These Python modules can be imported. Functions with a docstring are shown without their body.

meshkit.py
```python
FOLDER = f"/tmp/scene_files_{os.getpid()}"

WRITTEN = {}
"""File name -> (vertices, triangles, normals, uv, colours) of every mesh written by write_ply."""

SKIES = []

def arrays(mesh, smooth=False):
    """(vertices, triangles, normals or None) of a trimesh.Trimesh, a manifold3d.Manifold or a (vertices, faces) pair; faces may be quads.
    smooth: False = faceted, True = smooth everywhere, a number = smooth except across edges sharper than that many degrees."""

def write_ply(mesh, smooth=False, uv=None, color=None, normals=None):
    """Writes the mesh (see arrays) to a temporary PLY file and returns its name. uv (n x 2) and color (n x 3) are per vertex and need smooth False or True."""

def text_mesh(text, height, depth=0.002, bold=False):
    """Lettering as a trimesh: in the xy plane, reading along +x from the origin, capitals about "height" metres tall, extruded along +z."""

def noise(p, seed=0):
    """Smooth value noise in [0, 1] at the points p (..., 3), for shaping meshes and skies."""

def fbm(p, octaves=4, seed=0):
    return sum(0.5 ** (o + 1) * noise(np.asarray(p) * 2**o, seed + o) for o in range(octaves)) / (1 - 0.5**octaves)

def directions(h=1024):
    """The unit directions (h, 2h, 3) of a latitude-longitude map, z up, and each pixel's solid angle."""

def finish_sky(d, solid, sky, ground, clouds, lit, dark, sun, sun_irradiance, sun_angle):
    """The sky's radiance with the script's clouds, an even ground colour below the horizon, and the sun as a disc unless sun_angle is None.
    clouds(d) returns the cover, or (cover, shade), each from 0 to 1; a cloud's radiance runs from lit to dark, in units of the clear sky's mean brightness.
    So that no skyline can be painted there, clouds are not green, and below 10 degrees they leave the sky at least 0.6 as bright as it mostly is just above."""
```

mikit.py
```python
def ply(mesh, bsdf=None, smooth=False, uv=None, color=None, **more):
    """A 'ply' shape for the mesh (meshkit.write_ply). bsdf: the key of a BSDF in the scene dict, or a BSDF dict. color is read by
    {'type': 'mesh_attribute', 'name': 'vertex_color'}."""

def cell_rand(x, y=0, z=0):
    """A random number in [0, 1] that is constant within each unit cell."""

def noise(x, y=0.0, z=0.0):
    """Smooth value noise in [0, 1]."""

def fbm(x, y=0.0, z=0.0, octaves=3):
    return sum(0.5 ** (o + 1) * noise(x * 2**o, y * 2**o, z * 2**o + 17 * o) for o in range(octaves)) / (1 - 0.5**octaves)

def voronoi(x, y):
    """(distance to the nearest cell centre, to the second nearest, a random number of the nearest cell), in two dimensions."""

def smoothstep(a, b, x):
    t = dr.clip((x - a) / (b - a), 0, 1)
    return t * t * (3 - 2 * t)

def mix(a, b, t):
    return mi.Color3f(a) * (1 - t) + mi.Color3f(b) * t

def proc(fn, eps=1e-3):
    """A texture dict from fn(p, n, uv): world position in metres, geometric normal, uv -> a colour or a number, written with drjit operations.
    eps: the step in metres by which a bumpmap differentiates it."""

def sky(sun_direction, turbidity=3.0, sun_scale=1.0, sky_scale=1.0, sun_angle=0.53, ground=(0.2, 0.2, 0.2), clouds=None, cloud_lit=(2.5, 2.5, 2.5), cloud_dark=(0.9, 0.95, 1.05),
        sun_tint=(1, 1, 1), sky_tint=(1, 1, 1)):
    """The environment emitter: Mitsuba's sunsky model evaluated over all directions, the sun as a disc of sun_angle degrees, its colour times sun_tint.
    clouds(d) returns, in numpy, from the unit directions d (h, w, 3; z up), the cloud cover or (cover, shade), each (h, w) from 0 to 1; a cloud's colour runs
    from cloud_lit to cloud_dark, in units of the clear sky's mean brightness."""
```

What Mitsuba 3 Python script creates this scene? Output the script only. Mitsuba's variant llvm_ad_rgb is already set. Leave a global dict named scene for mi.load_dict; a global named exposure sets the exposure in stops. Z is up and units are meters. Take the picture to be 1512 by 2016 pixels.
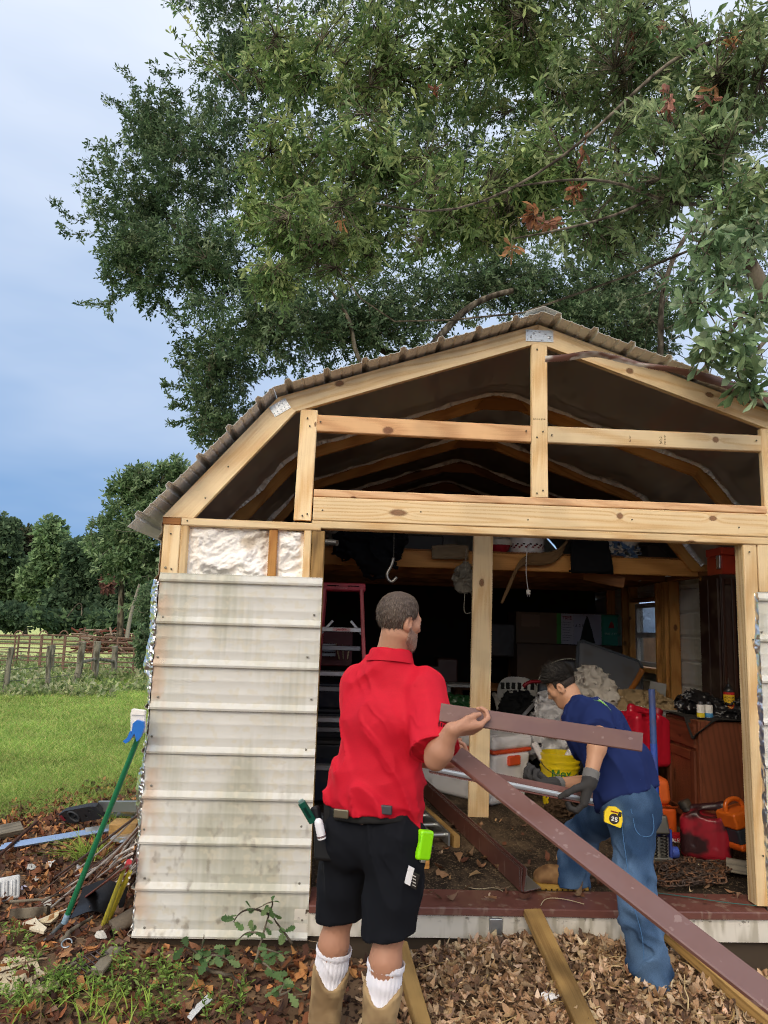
import math, random
import numpy as np, trimesh, drjit as dr, mitsuba as mi, mikit, meshkit
from scipy.spatial import cKDTree
from scipy.ndimage import gaussian_filter1d
from mikit import cell_rand, smoothstep, mix, proc
def noise(x, y=0.0, z=0.0):
    """smooth value noise in [0, 1]; arguments that are plain numbers cost no dimension"""
    h, T = mi.UInt32(0), []
    for v, k in zip((x, y, z), (374761393, 668265263, 2147483647)):
        if isinstance(v, (int, float)): h = h + mi.UInt32((int(round(v*7919)) * k) & 0xFFFFFFFF); continue
        v = mi.Float(v); f = dr.floor(v); t = v-f; h = h + mi.UInt32(mi.Int32(f))*mi.UInt32(k); T.append((t*t*(3-2*t), k))
    def rnd(h):
        h = (h ^ (h >> 13))*mi.UInt32(1274126177); return mi.Float((h ^ (h >> 16)) & 0xFFFFFF)*(1/16777215.0)
    def go(h, i):
        if i == len(T): return rnd(h)
        t, k = T[i]; return dr.lerp(go(h, i+1), go(h+mi.UInt32(k), i+1), t)
    return go(h, 0)
def fbm(x, y=0.0, z=0.0, octaves=3):
    octaves = min(octaves, 3)
    return sum(0.5**(o+1)*noise(x*2**o, y*2**o, z*2**o+17*o) for o in range(octaves))/(1-0.5**octaves)

scene, labels = {}, {}
RNG = np.random.default_rng(7)
# ---------------------------------------------------------------- camera (metres; x right along the gable, y into the shed, z up)
F, PITCH, YAW, ROLL = 1514.0, math.radians(8.6), math.radians(2.3), math.radians(1.75)
CAM = np.array([0, 0, 1.6])
FW = np.array([math.sin(YAW)*math.cos(PITCH), math.cos(YAW)*math.cos(PITCH), math.sin(PITCH)])
_r0 = np.array([math.cos(YAW), -math.sin(YAW), 0]); _u0 = np.cross(_r0, FW)
RT = math.cos(ROLL)*_r0 + math.sin(ROLL)*_u0
UP = math.cos(ROLL)*_u0 - math.sin(ROLL)*_r0
scene['camera'] = {'type': 'perspective', 'fov': 2*math.degrees(math.atan(756/F)), 'fov_axis': 'x', 'near_clip': 0.05, 'far_clip': 3000.0,
    'to_world': mi.ScalarTransform4f().look_at(origin=CAM.tolist(), target=(CAM+FW).tolist(), up=UP.tolist())}
exposure = 2.15
# ---------------------------------------------------------------- sky: overcast, bright overhead, a slate blue rain front low on the left
def clouds(d):
    x, y, z = d[..., 0], d[..., 1], d[..., 2]
    az = np.arctan2(x, y)
    el = np.degrees(np.arcsin(np.clip(z, -1, 1)))
    q = np.stack([d[..., 0]*3.2, d[..., 1]*3.2, d[..., 2]*8], -1)
    n = meshkit.fbm(q, 5, 3) - 0.5
    q2 = np.stack([d[..., 0]*7, d[..., 1]*7, d[..., 2]*26], -1)
    n2 = meshkit.fbm(q2, 5, 9) - 0.5
    front = 0.5 + 0.5*np.cos(az + 0.75)                  # the front fills the north-west
    shade = 1.12 - (el + 24*n + 6*n2)/44.0
    shade = shade*(0.25 + 0.75*front**1.1)
    return np.ones_like(z), np.clip(shade, 0, 1)
scene['sky_light'] = mikit.sky((-0.40, -1.0, 0.72), turbidity=4, sun_scale=0.43, sky_scale=1.0, sun_angle=40, clouds=clouds,
    cloud_lit=(2.4, 2.54, 2.82), cloud_dark=(0.56, 1.04, 1.82), ground=(0.12, 0.11, 0.08), sun_tint=(0.96, 1.0, 1.06))
# ---------------------------------------------------------------- helpers
def ray(px, py):
    return FW + RT*(px-756)/F - UP*(py-1008)/F
def at(px, py, Y):
    d = ray(px, py); return CAM + d*Y/d[1]
def atz(px, py, Z):
    d = ray(px, py); return CAM + d*(Z-CAM[2])/d[2]
def atx(px, py, X):
    d = ray(px, py); return CAM + d*X/d[0]
def lin_np(c):
    if isinstance(c, str):
        c = [int(c[i:i+2], 16)/255 for i in (0, 2, 4)]
    c = np.asarray(c, float)
    return np.where(c < 0.04045, c/12.92, ((c+0.055)/1.055)**2.4)
def lin(c):
    return tuple(float(x) for x in lin_np(c))
def unit(v):
    v = np.asarray(v, float); return v/np.linalg.norm(v)
def norm(v): return v/np.maximum(np.linalg.norm(v, axis=-1, keepdims=True), 1e-9)

class MB:
    """collects pieces (vertices, triangles, uv, colour) into one mesh"""
    def __init__(s): s.v, s.f, s.u, s.c, s.n = [], [], [], [], 0
    def add(s, v, f, col='888888', uv=None):
        v = np.asarray(v, float); f = np.asarray(f, int)
        if f.shape[1] == 4: f = np.vstack([f[:, [0, 1, 2]], f[:, [0, 2, 3]]])
        c = np.asarray(col, float) if isinstance(col, np.ndarray) and col.ndim == 2 else np.tile(lin(col) if isinstance(col, str) else np.asarray(col, float), (len(v), 1))
        s.v.append(v); s.f.append(f+s.n); s.c.append(c); s.u.append(np.zeros((len(v), 2)) if uv is None else uv); s.n += len(v)
        return s
    def tm(s, m, col='888888'):
        if hasattr(m, 'to_mesh'):
            q = m.to_mesh(); return s.add(q.vert_properties[:, :3], q.tri_verts, col)
        return s.add(m.vertices, m.faces, col)
    def all(s): return np.vstack(s.v), np.vstack(s.f), np.vstack(s.u), np.vstack(s.c)
    def xf(s, M):
        M = np.asarray(M); s.v = [v@M[:3, :3].T+M[:3, 3] for v in s.v]
        if np.linalg.det(M[:3, :3]) < 0: s.f = [f[:, ::-1] for f in s.f]
        return s

def key_for(name, parent=None):
    k = (parent + '__' + name) if parent else name
    if k not in scene and k not in labels and k not in USED: USED.add(k); return k
    i = 1
    while f'{k}_{i:03d}' in USED or f'{k}_{i:03d}' in scene: i += 1
    USED.add(f'{k}_{i:03d}'); return f'{k}_{i:03d}'
USED = set()
def put(name, mb, mat, parent=None, smooth=False, label=None, cat=None, group=None, kind=None):
    """one entry of the scene; returns its key"""
    k = key_for(name, parent)
    v, f, u, c = mb.all()
    w = next((i for i, q in enumerate(WOODS) if q[0] == mat), None)
    if w is not None: u = u+[100.0*w, 0]; mat = 'wood'
    if smooth is not False and smooth is not True:
        v, f, u, c = split_smooth(v, f, u, c, smooth); smooth = True
    scene[k] = mikit.ply((v, f), mat, smooth, uv=pack(c) if mat in VCMATS else u)
    tag(k, label, cat, group, kind); return k
def tag(k, label=None, cat=None, group=None, kind=None):
    d = {a: b for a, b in (('label', label), ('category', cat), ('group', group), ('kind', kind)) if b}
    if d: labels[k] = d
def thing(name, label, cat, group=None):
    k = key_for(name); tag(k, label, cat, group); return k
def split_smooth(v, f, u, c, ang):
    """splits vertices where faces meet sharper than ang degrees"""
    fn = norm(np.cross(v[f[:, 1]]-v[f[:, 0]], v[f[:, 2]]-v[f[:, 0]]))
    q = np.round(fn, 3)
    tri = f.ravel(); fid = np.repeat(np.arange(len(f)), 3)
    rp = np.round(v, 6)
    _, vid = np.unique(rp, axis=0, return_inverse=True); vid = vid.ravel()
    groups = {}
    newi = np.zeros(len(tri), int); out = []
    ca = math.cos(math.radians(ang))
    for t in range(len(tri)):
        lst = groups.setdefault(vid[tri[t]], [])
        for (n0, idx, src) in lst:
            if n0 @ fn[fid[t]] > ca and np.allclose(u[src], u[tri[t]]) and np.allclose(c[src], c[tri[t]]):
                newi[t] = idx; break
        else:
            lst.append((fn[fid[t]], len(out), tri[t])); newi[t] = len(out); out.append(tri[t])
    o = np.array(out)
    return v[o], newi.reshape(-1, 3), u[o], c[o]

_BN = [0]
def board(mb, a, b, w, t, side=(0, 1, 0), col='888888', ch=0.004, seed=None, taper=1.0):
    """a chamfered board from a to b: w wide, t thick along side; uv = metres along and round it, plus a jump per board"""
    a, b = np.asarray(a, float), np.asarray(b, float)
    L = np.linalg.norm(b-a); x = (b-a)/L
    z = unit(np.asarray(side, float) - x*np.dot(side, x)); y = np.cross(z, x)
    ch = min(ch, w*0.3, t*0.3)
    hw, ht = w/2, t/2
    ring = np.array([[-hw+ch, -ht], [hw-ch, -ht], [hw, -ht+ch], [hw, ht-ch], [hw-ch, ht], [-hw+ch, ht], [-hw, ht-ch], [-hw, -ht+ch]])
    _BN[0] += 1; s = _BN[0] if seed is None else seed
    off = np.array([(s*7.31) % 40, 10.0*s])
    per = np.concatenate([[0], np.cumsum(np.linalg.norm(np.diff(np.vstack([ring, ring[:1]]), axis=0), axis=1))])
    V, Fc, U = [], [], []; n = 0
    for i in range(8):
        j = (i+1) % 8
        for (xx, rr, uu, vv) in ((0, ring[i], 0, per[i]), (L, ring[i]*taper, L, per[i]), (L, ring[j]*taper, L, per[i+1]), (0, ring[j], 0, per[i+1])):
            V.append(a + x*xx + y*rr[0] + z*rr[1]); U.append(off + [uu, vv])
        Fc.append([n, n+3, n+2]); Fc.append([n, n+2, n+1]); n += 4
    for xx, rv, k in ((0, False, 1), (L, True, taper)):
        for p in ring: V.append(a + x*xx + y*p[0]*k + z*p[1]*k); U.append(off + [p[0]*0.15 + 3, p[1]])
        for i in range(1, 7): Fc.append([n, n+i+1, n+i] if rv else [n, n+i, n+i+1])
        n += 8
    # orientation check: faces outward
    V = np.array(V); Fc = np.array(Fc)
    ctr = (a+b)/2
    nn = np.cross(V[Fc[:, 1]]-V[Fc[:, 0]], V[Fc[:, 2]]-V[Fc[:, 0]]); cc = V[Fc].mean(1)-ctr
    bad = (nn*cc).sum(1) < 0; Fc[bad] = Fc[bad][:, ::-1]
    return mb.add(V, Fc, col, np.array(U))
def boxm(mb, lo, hi, col='888888', ch=0.004, ax=0):
    lo, hi = np.minimum(lo, hi), np.maximum(lo, hi)
    c = (np.asarray(lo, float)+hi)/2; e = np.asarray(hi, float)-lo
    d = np.zeros(3); d[ax] = 1; s = np.zeros(3); s[(ax+1) % 3] = 1
    o = 3-ax-((ax+1) % 3)
    return board(mb, c-d*e[ax]/2, c+d*e[ax]/2, e[o], e[(ax+1) % 3], s, col, ch)
def frame_from(d, up=(0, 0, 1)):
    d = unit(d); up = np.asarray(up, float)
    if abs(d@up) > 0.95: up = np.array([1.0, 0, 0])
    s = unit(np.cross(d, up)); return s, np.cross(s, d)
def tube(mb, pts, r, n=8, col='888888', caps=True, closed=False):
    p = np.asarray(pts, float); r = np.broadcast_to(np.asarray(r, float), (len(p),))
    t = np.gradient(p, axis=0) if not closed else np.roll(p, -1, 0)-np.roll(p, 1, 0)
    t = norm(t)
    s, u = frame_from(t[0]); S, Uu = [s], [u]
    for k in range(1, len(p)):
        s = S[-1]-t[k]*(S[-1]@t[k]); s = unit(s); S.append(s); Uu.append(np.cross(s, t[k]))
    S, Uu = np.array(S), np.array(Uu)
    a = np.arange(n)*2*math.pi/n
    v = (p[:, None]+r[:, None, None]*(np.cos(a)[None, :, None]*S[:, None]+np.sin(a)[None, :, None]*Uu[:, None])).reshape(-1, 3)
    i, j = np.meshgrid(np.arange(len(p) if closed else len(p)-1), np.arange(n), indexing='ij'); i2 = (i+1) % len(p)
    q = np.stack([i*n+j, i*n+(j+1) % n, i2*n+(j+1) % n, i2*n+j], -1).reshape(-1, 4)
    f = np.vstack([q[:, [0, 2, 1]], q[:, [0, 3, 2]]])
    L = np.concatenate([[0], np.cumsum(np.linalg.norm(np.diff(p, axis=0), axis=1))])
    uv = np.stack([np.repeat(L, n), np.tile(a*float(r.mean()), len(p))], -1)
    if caps and not closed:
        v = np.vstack([v, p[0], p[-1]]); k = len(v)-2; uv = np.vstack([uv, [0, 0], [L[-1], 0]])
        jj = np.arange(n); e = (len(p)-1)*n
        f = np.vstack([f, np.stack([jj*0+k, jj, (jj+1) % n], 1)[:, [0, 1, 2]], np.stack([jj*0+k+1, e+(jj+1) % n, e+jj], 1)])
    return mb.add(v, f, col, uv)
def lathe(mb, prof, n=28, col='888888', axis=((0, 0, 0), (0, 0, 1)), sx=1.0, sy=1.0):
    """prof: (r, h) pairs from the bottom axis point to the top"""
    prof = np.asarray(prof, float); o = np.asarray(axis[0], float); d = unit(axis[1]); s, u = frame_from(d)
    a = np.arange(n)*2*math.pi/n
    v = (o + prof[:, 1][:, None, None]*d + prof[:, 0][:, None, None]*(np.cos(a)[None, :, None]*s*sx+np.sin(a)[None, :, None]*u*sy)).reshape(-1, 3)
    i, j = np.meshgrid(np.arange(len(prof)-1), np.arange(n), indexing='ij')
    q = np.stack([i*n+j, i*n+(j+1) % n, (i+1)*n+(j+1) % n, (i+1)*n+j], -1).reshape(-1, 4)
    f = np.vstack([q[:, [0, 2, 1]], q[:, [0, 3, 2]]]); 
    m = trimesh.Trimesh(v, f, process=False); m.update_faces(m.area_faces > 1e-12); f = m.faces
    return mb.add(v, f, col)
def rbox(mb, c, e, r=0.02, col='888888', R=None, taper=1.0, ztap=None, n=4):
    """rounded box: centre c, full extents e; taper scales the bottom"""
    import manifold3d as m3
    e = np.asarray(e, float); h = e/2-r
    pts = []
    for sx in (-1, 1):
        for sy in (-1, 1):
            for sz in (-1, 1):
                k = taper if sz < 0 else 1.0
                pts.append((sx*h[0]*k, sy*h[1]*k, sz*h[2]))
    sp = m3.Manifold.sphere(r, 4*n)
    m = m3.Manifold.batch_hull([sp.translate(p) for p in pts]).to_mesh()
    v = m.vert_properties[:, :3]
    if R is not None: v = v@np.asarray(R).T
    return mb.add(v+np.asarray(c), m.tri_verts, col)
def prism(mb, poly, depth, R=None, o=(0, 0, 0), col='888888'):
    """polygon in the local xy plane, extruded along local z"""
    import shapely.geometry as sg
    m = trimesh.creation.extrude_polygon(poly if hasattr(poly, 'exterior') else sg.Polygon(poly), depth, engine='earcut')
    v = np.array(m.vertices)
    if R is not None: v = v@np.asarray(R).T
    return mb.add(v+np.asarray(o), m.faces, col)
def rot(axis, deg):
    return trimesh.transformations.rotation_matrix(math.radians(deg), axis)[:3, :3]
def basis(x, y):
    """columns: unit x, y made perpendicular, z"""
    x = unit(x); z = unit(np.cross(x, y)); return np.stack([x, np.cross(z, x), z], 1)
def grid_mesh(mb, P, col='888888', uv=None, both=False, flip=False):
    """P (n, m, 3) grid of points"""
    n, m = P.shape[:2]
    i, j = np.meshgrid(np.arange(n-1), np.arange(m-1), indexing='ij')
    q = np.stack([i*m+j, (i+1)*m+j, (i+1)*m+j+1, i*m+j+1], -1).reshape(-1, 4)
    if flip: q = q[:, ::-1]
    if uv is None: uv = np.stack(np.meshgrid(np.linspace(0, 1, n), np.linspace(0, 1, m), indexing='ij'), -1).reshape(-1, 2)
    return mb.add(P.reshape(-1, 3), q, col, uv)
def sheet(mb, P, th, col='888888'):
    """a grid of points given thickness th: closed thin slab"""
    n, m = P.shape[:2]
    du = np.gradient(P, axis=0); dv = np.gradient(P, axis=1)
    N = norm(np.cross(du, dv))
    A, B = P+N*th/2, P-N*th/2
    v = np.vstack([A.reshape(-1, 3), B.reshape(-1, 3)]); o = n*m
    i, j = np.meshgrid(np.arange(n-1), np.arange(m-1), indexing='ij')
    q = np.stack([i*m+j, (i+1)*m+j, (i+1)*m+j+1, i*m+j+1], -1).reshape(-1, 4)
    rim = np.concatenate([np.arange(m-1), np.arange(n-1)*m+m-1, (n-1)*m+np.arange(m-1, 0, -1), np.arange(n-1, 0, -1)*m])
    e = np.stack([rim, np.roll(rim, -1), np.roll(rim, -1)+o, rim+o], 1)
    uv = np.stack(np.meshgrid(np.linspace(0, 1, n), np.linspace(0, 1, m), indexing='ij'), -1).reshape(-1, 2)
    c = col
    if isinstance(col, np.ndarray) and col.ndim == 2: c = np.vstack([col, col])
    return mb.add(v, np.vstack([q, q[:, ::-1]+o, e]), c, np.vstack([uv, uv]))
def lettering(mb, text, h, o, x, y, col, depth=0.0015, bold=True, center=False):
    """text lying in the plane spanned by x (reading direction) and y (up)"""
    m = meshkit.text_mesh(text, h, depth, bold); v = np.array(m.vertices)
    if center: v[:, 0] -= v[:, 0].max()/2
    B = basis(x, y)
    return mb.add(v@B.T+np.asarray(o), m.faces, col)
def bez(p, n=12):
    """smooth curve through the points p"""
    from scipy.interpolate import CubicSpline, PchipInterpolator
    p = np.asarray(p, float)
    if len(p) == 2: return p[0]+(p[1]-p[0])*np.linspace(0, 1, n)[:, None]
    t = np.concatenate([[0], np.cumsum(np.linalg.norm(np.diff(p, axis=0), axis=1))])
    return CubicSpline(t, p, bc_type='natural')(np.linspace(0, t[-1], n))
# signed distance shapes for bodies, cloth bundles and soft things
def sd_cone(p, a, b, ra, rb):
    a, b = np.asarray(a, float), np.asarray(b, float)
    d = b-a; t = np.clip(((p-a)@d)/(d@d), 0, 1)
    return np.linalg.norm(p-a-t[:, None]*d, axis=1) - (ra+(rb-ra)*t)
def sd_ell(p, c, r, R=None):
    q = (p-np.asarray(c)) @ (np.eye(3) if R is None else np.asarray(R))
    r = np.asarray(r, float); k0 = np.linalg.norm(q/r, axis=1); k1 = np.linalg.norm(q/r**2, axis=1)
    return k0*(k0-1)/np.maximum(k1, 1e-9)
def sd_flat(p, a, b, ra, rb, side, k):
    """tapered limb, k times wider along side"""
    side = unit(side); M = np.eye(3) - (1-1/k)*np.outer(side, side)
    return sd_cone(p@M.T, M@np.asarray(a, float), M@np.asarray(b, float), ra, rb)
def smin(ds, k=0.03):
    d = ds[0]
    for e in ds[1:]:
        h = np.clip(0.5+0.5*(e-d)/k, 0, 1); d = e*(1-h)+d*h-k*h*(1-h)
    return d
def nets(fn, lo, hi, h):
    """surface nets: (vertices, triangles) of the zero surface of fn on a grid of step h"""
    lo = np.asarray(lo, float); n = np.ceil((np.asarray(hi)-lo)/h).astype(int)+1
    ax = [lo[i]+h*np.arange(n[i]) for i in range(3)]
    P = np.stack(np.meshgrid(*ax, indexing='ij'), -1).reshape(-1, 3)
    D = np.concatenate([fn(P[i:i+400000]) for i in range(0, len(P), 400000)]).reshape(n)
    ins = D < 0
    c8 = [(a, b, c) for a in (0, 1) for b in (0, 1) for c in (0, 1)]
    S = lambda A, o: A[o[0]:n[0]-1+o[0], o[1]:n[1]-1+o[1], o[2]:n[2]-1+o[2]]
    cnt = sum(S(ins, o).astype(int) for o in c8)
    act = (cnt > 0) & (cnt < 8)
    idx = np.argwhere(act); vid = -np.ones(act.shape, int); vid[act] = np.arange(len(idx))
    acc, w = np.zeros((len(idx), 3)), np.zeros(len(idx))
    for i in range(8):
        for j in range(i+1, 8):
            a, b = np.array(c8[i]), np.array(c8[j])
            if abs(a-b).sum() != 1: continue
            da, db = D[tuple((idx+a).T)], D[tuple((idx+b).T)]
            x = (da < 0) != (db < 0); t = np.where(x, da/np.where(x, da-db, 1), 0)
            acc += np.where(x[:, None], a+t[:, None]*(b-a), 0); w += x
    V = lo + h*(idx+acc/w[:, None])
    Fs = []
    for k in range(3):
        a, b = [(1, 2), (2, 0), (0, 1)][k]
        e = np.zeros(3, int); e[k] = 1
        s0 = [slice(0, n[i]) for i in range(3)]; s0[k] = slice(0, n[k]-1); s1 = list(s0); s1[k] = slice(1, n[k])
        A, B = ins[tuple(s0)], ins[tuple(s1)]
        for flip, m in ((0, A & ~B), (1, ~A & B)):
            q = np.argwhere(m); q = q[(q[:, a] > 0) & (q[:, b] > 0) & (q[:, a] < n[a]-1) & (q[:, b] < n[b]-1)]
            ea, eb = np.zeros(3, int), np.zeros(3, int); ea[a] = 1; eb[b] = 1
            g = [vid[tuple((q-o).T)] for o in (0*ea, ea, ea+eb, eb)]
            f = np.stack(g, 1)
            Fs.append(f[:, ::-1] if flip else f)
    Fq = np.vstack(Fs); Fq = Fq[(Fq >= 0).all(1)]
    return V, np.vstack([Fq[:, [0, 1, 2]], Fq[:, [0, 2, 3]]])
def taubin(v, f, it=4):
    from scipy.sparse import coo_matrix
    e = np.vstack([f[:, [0, 1]], f[:, [1, 2]], f[:, [2, 0]]]); e = np.unique(np.sort(e, 1), axis=0); n = len(v)
    A = coo_matrix((np.ones(2*len(e)), (np.r_[e[:, 0], e[:, 1]], np.r_[e[:, 1], e[:, 0]])), shape=(n, n)).tocsr(); w = np.maximum(np.asarray(A.sum(1)).ravel(), 1)[:, None]
    v = v.copy()
    for _ in range(it):
        for k in (0.5, -0.52): v = v+k*(A@v/w-v)
    return v, f
# ---------------------------------------------------------------- materials
def bs(name, d, two=True): scene[name] = {'type': 'twosided', 'bsdf': d} if two else d
VCMATS = ('paint', 'gloss', 'matte', 'rubber', 'metal', 'print', 'cloth', 'leafy', 'litter', 'skin', 'hair')
def pack(c):
    """a piece's own flat colour, written into its uv so that meshes of one material stay mergeable"""
    q = np.sqrt(np.clip(c, 0, 1)); return np.stack([np.floor(q[:, 0]*1000)+0.1+0.8*q[:, 1], q[:, 2]], 1)
def unpack(p, n, uv):
    r = dr.floor(uv.x); return mi.Color3f(dr.square(r*0.001), dr.square((uv.x-r-0.1)*1.25), dr.square(uv.y))
VC = proc(unpack)
def rgb(c): return {'type': 'rgb', 'value': [float(x) for x in (lin(c) if isinstance(c, str) else c)]}
def pr(col, rough=0.6, **k): return {'type': 'principled', 'base_color': col, 'roughness': rough, **k}
WOODS = [('wood', lin('efd9b0'), lin('d2a970'), lin('7a4a2a'), 0.13), ('wood_red', lin('e8c196'), lin('c6946a'), lin('6e3f28'), 0.2), ('wood_orange', lin('cf9a56'), lin('aa6f33'), lin('5e331c'), 0.2), ('wood_old', lin('a2703f'), lin('7d4d28'), lin('402413'), 0.35), ('wood_treated', lin('a88a58'), lin('7b5f38'), lin('44301c'), 0.55), ('wood_grey', lin('7d786c'), lin('56514a'), lin('33302c'), 0.4), ('wood_cabinet', lin('74402a'), lin('56301c'), lin('4b2512'), 0.1)]
def wood_fn(p, n, uv):
    ty = dr.floor(uv.x/100); uv = mi.Point2f(uv.x-100*ty, uv.y)
    c0, c1, kc = [mi.Color3f(*WOODS[0][k]) for k in (1, 2, 3)]; stain = mi.Float(WOODS[0][4])
    for i, w in enumerate(WOODS[1:]):
        on = ty == i+1; c0, c1, kc, stain = dr.select(on, mi.Color3f(*w[1]), c0), dr.select(on, mi.Color3f(*w[2]), c1), dr.select(on, mi.Color3f(*w[3]), kc), dr.select(on, w[4], stain)
    bd = dr.floor(uv.y/10 + 0.3); x, y = uv.x, uv.y-bd*10
    r1, r2, r3 = cell_rand(bd, 3), cell_rand(bd, 5), cell_rand(bd, 9)
    y = y + 0.035*(noise(x*1.3, bd*3.7)-0.5) + 0.012*(noise(x*5, bd)-0.5)
    # knots: one cell of 0.55 m along the board
    cx = dr.floor(x/0.55); kx = (cx+0.2+0.6*cell_rand(cx, bd, 4))*0.55; ky = 0.045+0.07*(cell_rand(cx, bd, 6)-0.3)
    dx, dy = (x-kx)*(0.35+0.6*cell_rand(cx, bd, 12)), y-ky
    kd = dr.sqrt(dx*dx+dy*dy); has = dr.select(cell_rand(cx, bd, 8) < 0.45, 1.0, 0.0)
    warp = has*0.02*dr.exp(-kd*kd/(2*0.018*0.018))
    yy = y + warp*dr.select(dy > 0, 1.0, -1.0)
    cath = dr.sqrt(dr.square((x - 2*r1)*0.035*(0.5+r2)) + dr.square(yy-0.05-0.05*r3) + 1e-6)
    g = 0.5+0.5*dr.sin((cath*(330+200*r2)) + 4*fbm(x*1.2, yy*30, bd))
    g = g*g
    fine = fbm(x*6, yy*420, bd, octaves=2)
    t = dr.clip(0.60*g + 0.55*(fine-0.45) + 0.25*(noise(x*0.8, yy*8, bd+5)-0.5), 0, 1)
    c = mix(c0, c1, t)*(0.78+0.36*r1)*mix((1.0, 1.0, 1.0), (1.0, 0.93, 0.82), cell_rand(bd, 11))
    rk = 0.005+0.013*cell_rand(cx, bd, 7)
    kk = has*(1-smoothstep(rk*0.75, rk*1.35, kd))
    c = mix(c, kc*(0.6+0.5*noise(kd*900, 0, bd)), kk*0.85)
    return c*(1-stain*smoothstep(0.45, 0.75, fbm(p.x*5, p.y*5, p.z*5)))
bs('wood', pr(proc(wood_fn), 0.58, specular=0.35))
dirtc = rgb('5d5142')
def dirty(col, rough, amt=0.35, **k):
    def wf(p, n, uv): return amt*smoothstep(0.48, 0.78, fbm(p.x*9, p.y*9, p.z*9, octaves=4))
    return {'type': 'blendbsdf', 'weight': proc(wf), 'a': pr(col, rough, **k), 'b': {'type': 'diffuse', 'reflectance': dirtc}}
bs('paint', dirty(VC, 0.45))
bs('gloss', pr(VC, 0.24, specular=0.5))
bs('matte', pr(VC, 0.9, specular=0.15))
bs('rubber', pr(VC, 0.6, specular=0.3))
bs('metal', pr(VC, 0.38, metallic=0.9))
bs('print', pr(VC, 0.5, specular=0.3))
def ridge(v): return dr.square(dr.clip(1-dr.abs(v-0.5)/0.16, 0, 1))
def clothbump(p, n, uv):
    w = 0.6*noise(p.x*9, p.y*9, p.z*9)
    return 0.0009*fbm(p.x*420, p.y*420, p.z*420, octaves=2) + 0.0042*ridge(fbm((p.x+p.z*0.6)*15+w, p.y*13, (p.z-0.6*p.x)*4.0+w, octaves=1))*smoothstep(0.35, 0.6, noise(p.x*5, p.y*5, p.z*5+3))
bs('cloth', {'type': 'bumpmap', 'arbitrary': proc(clothbump, 5e-4), 'scale': 1.0, 'b': pr(VC, 0.88, sheen=0.25, specular=0.15)})
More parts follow.
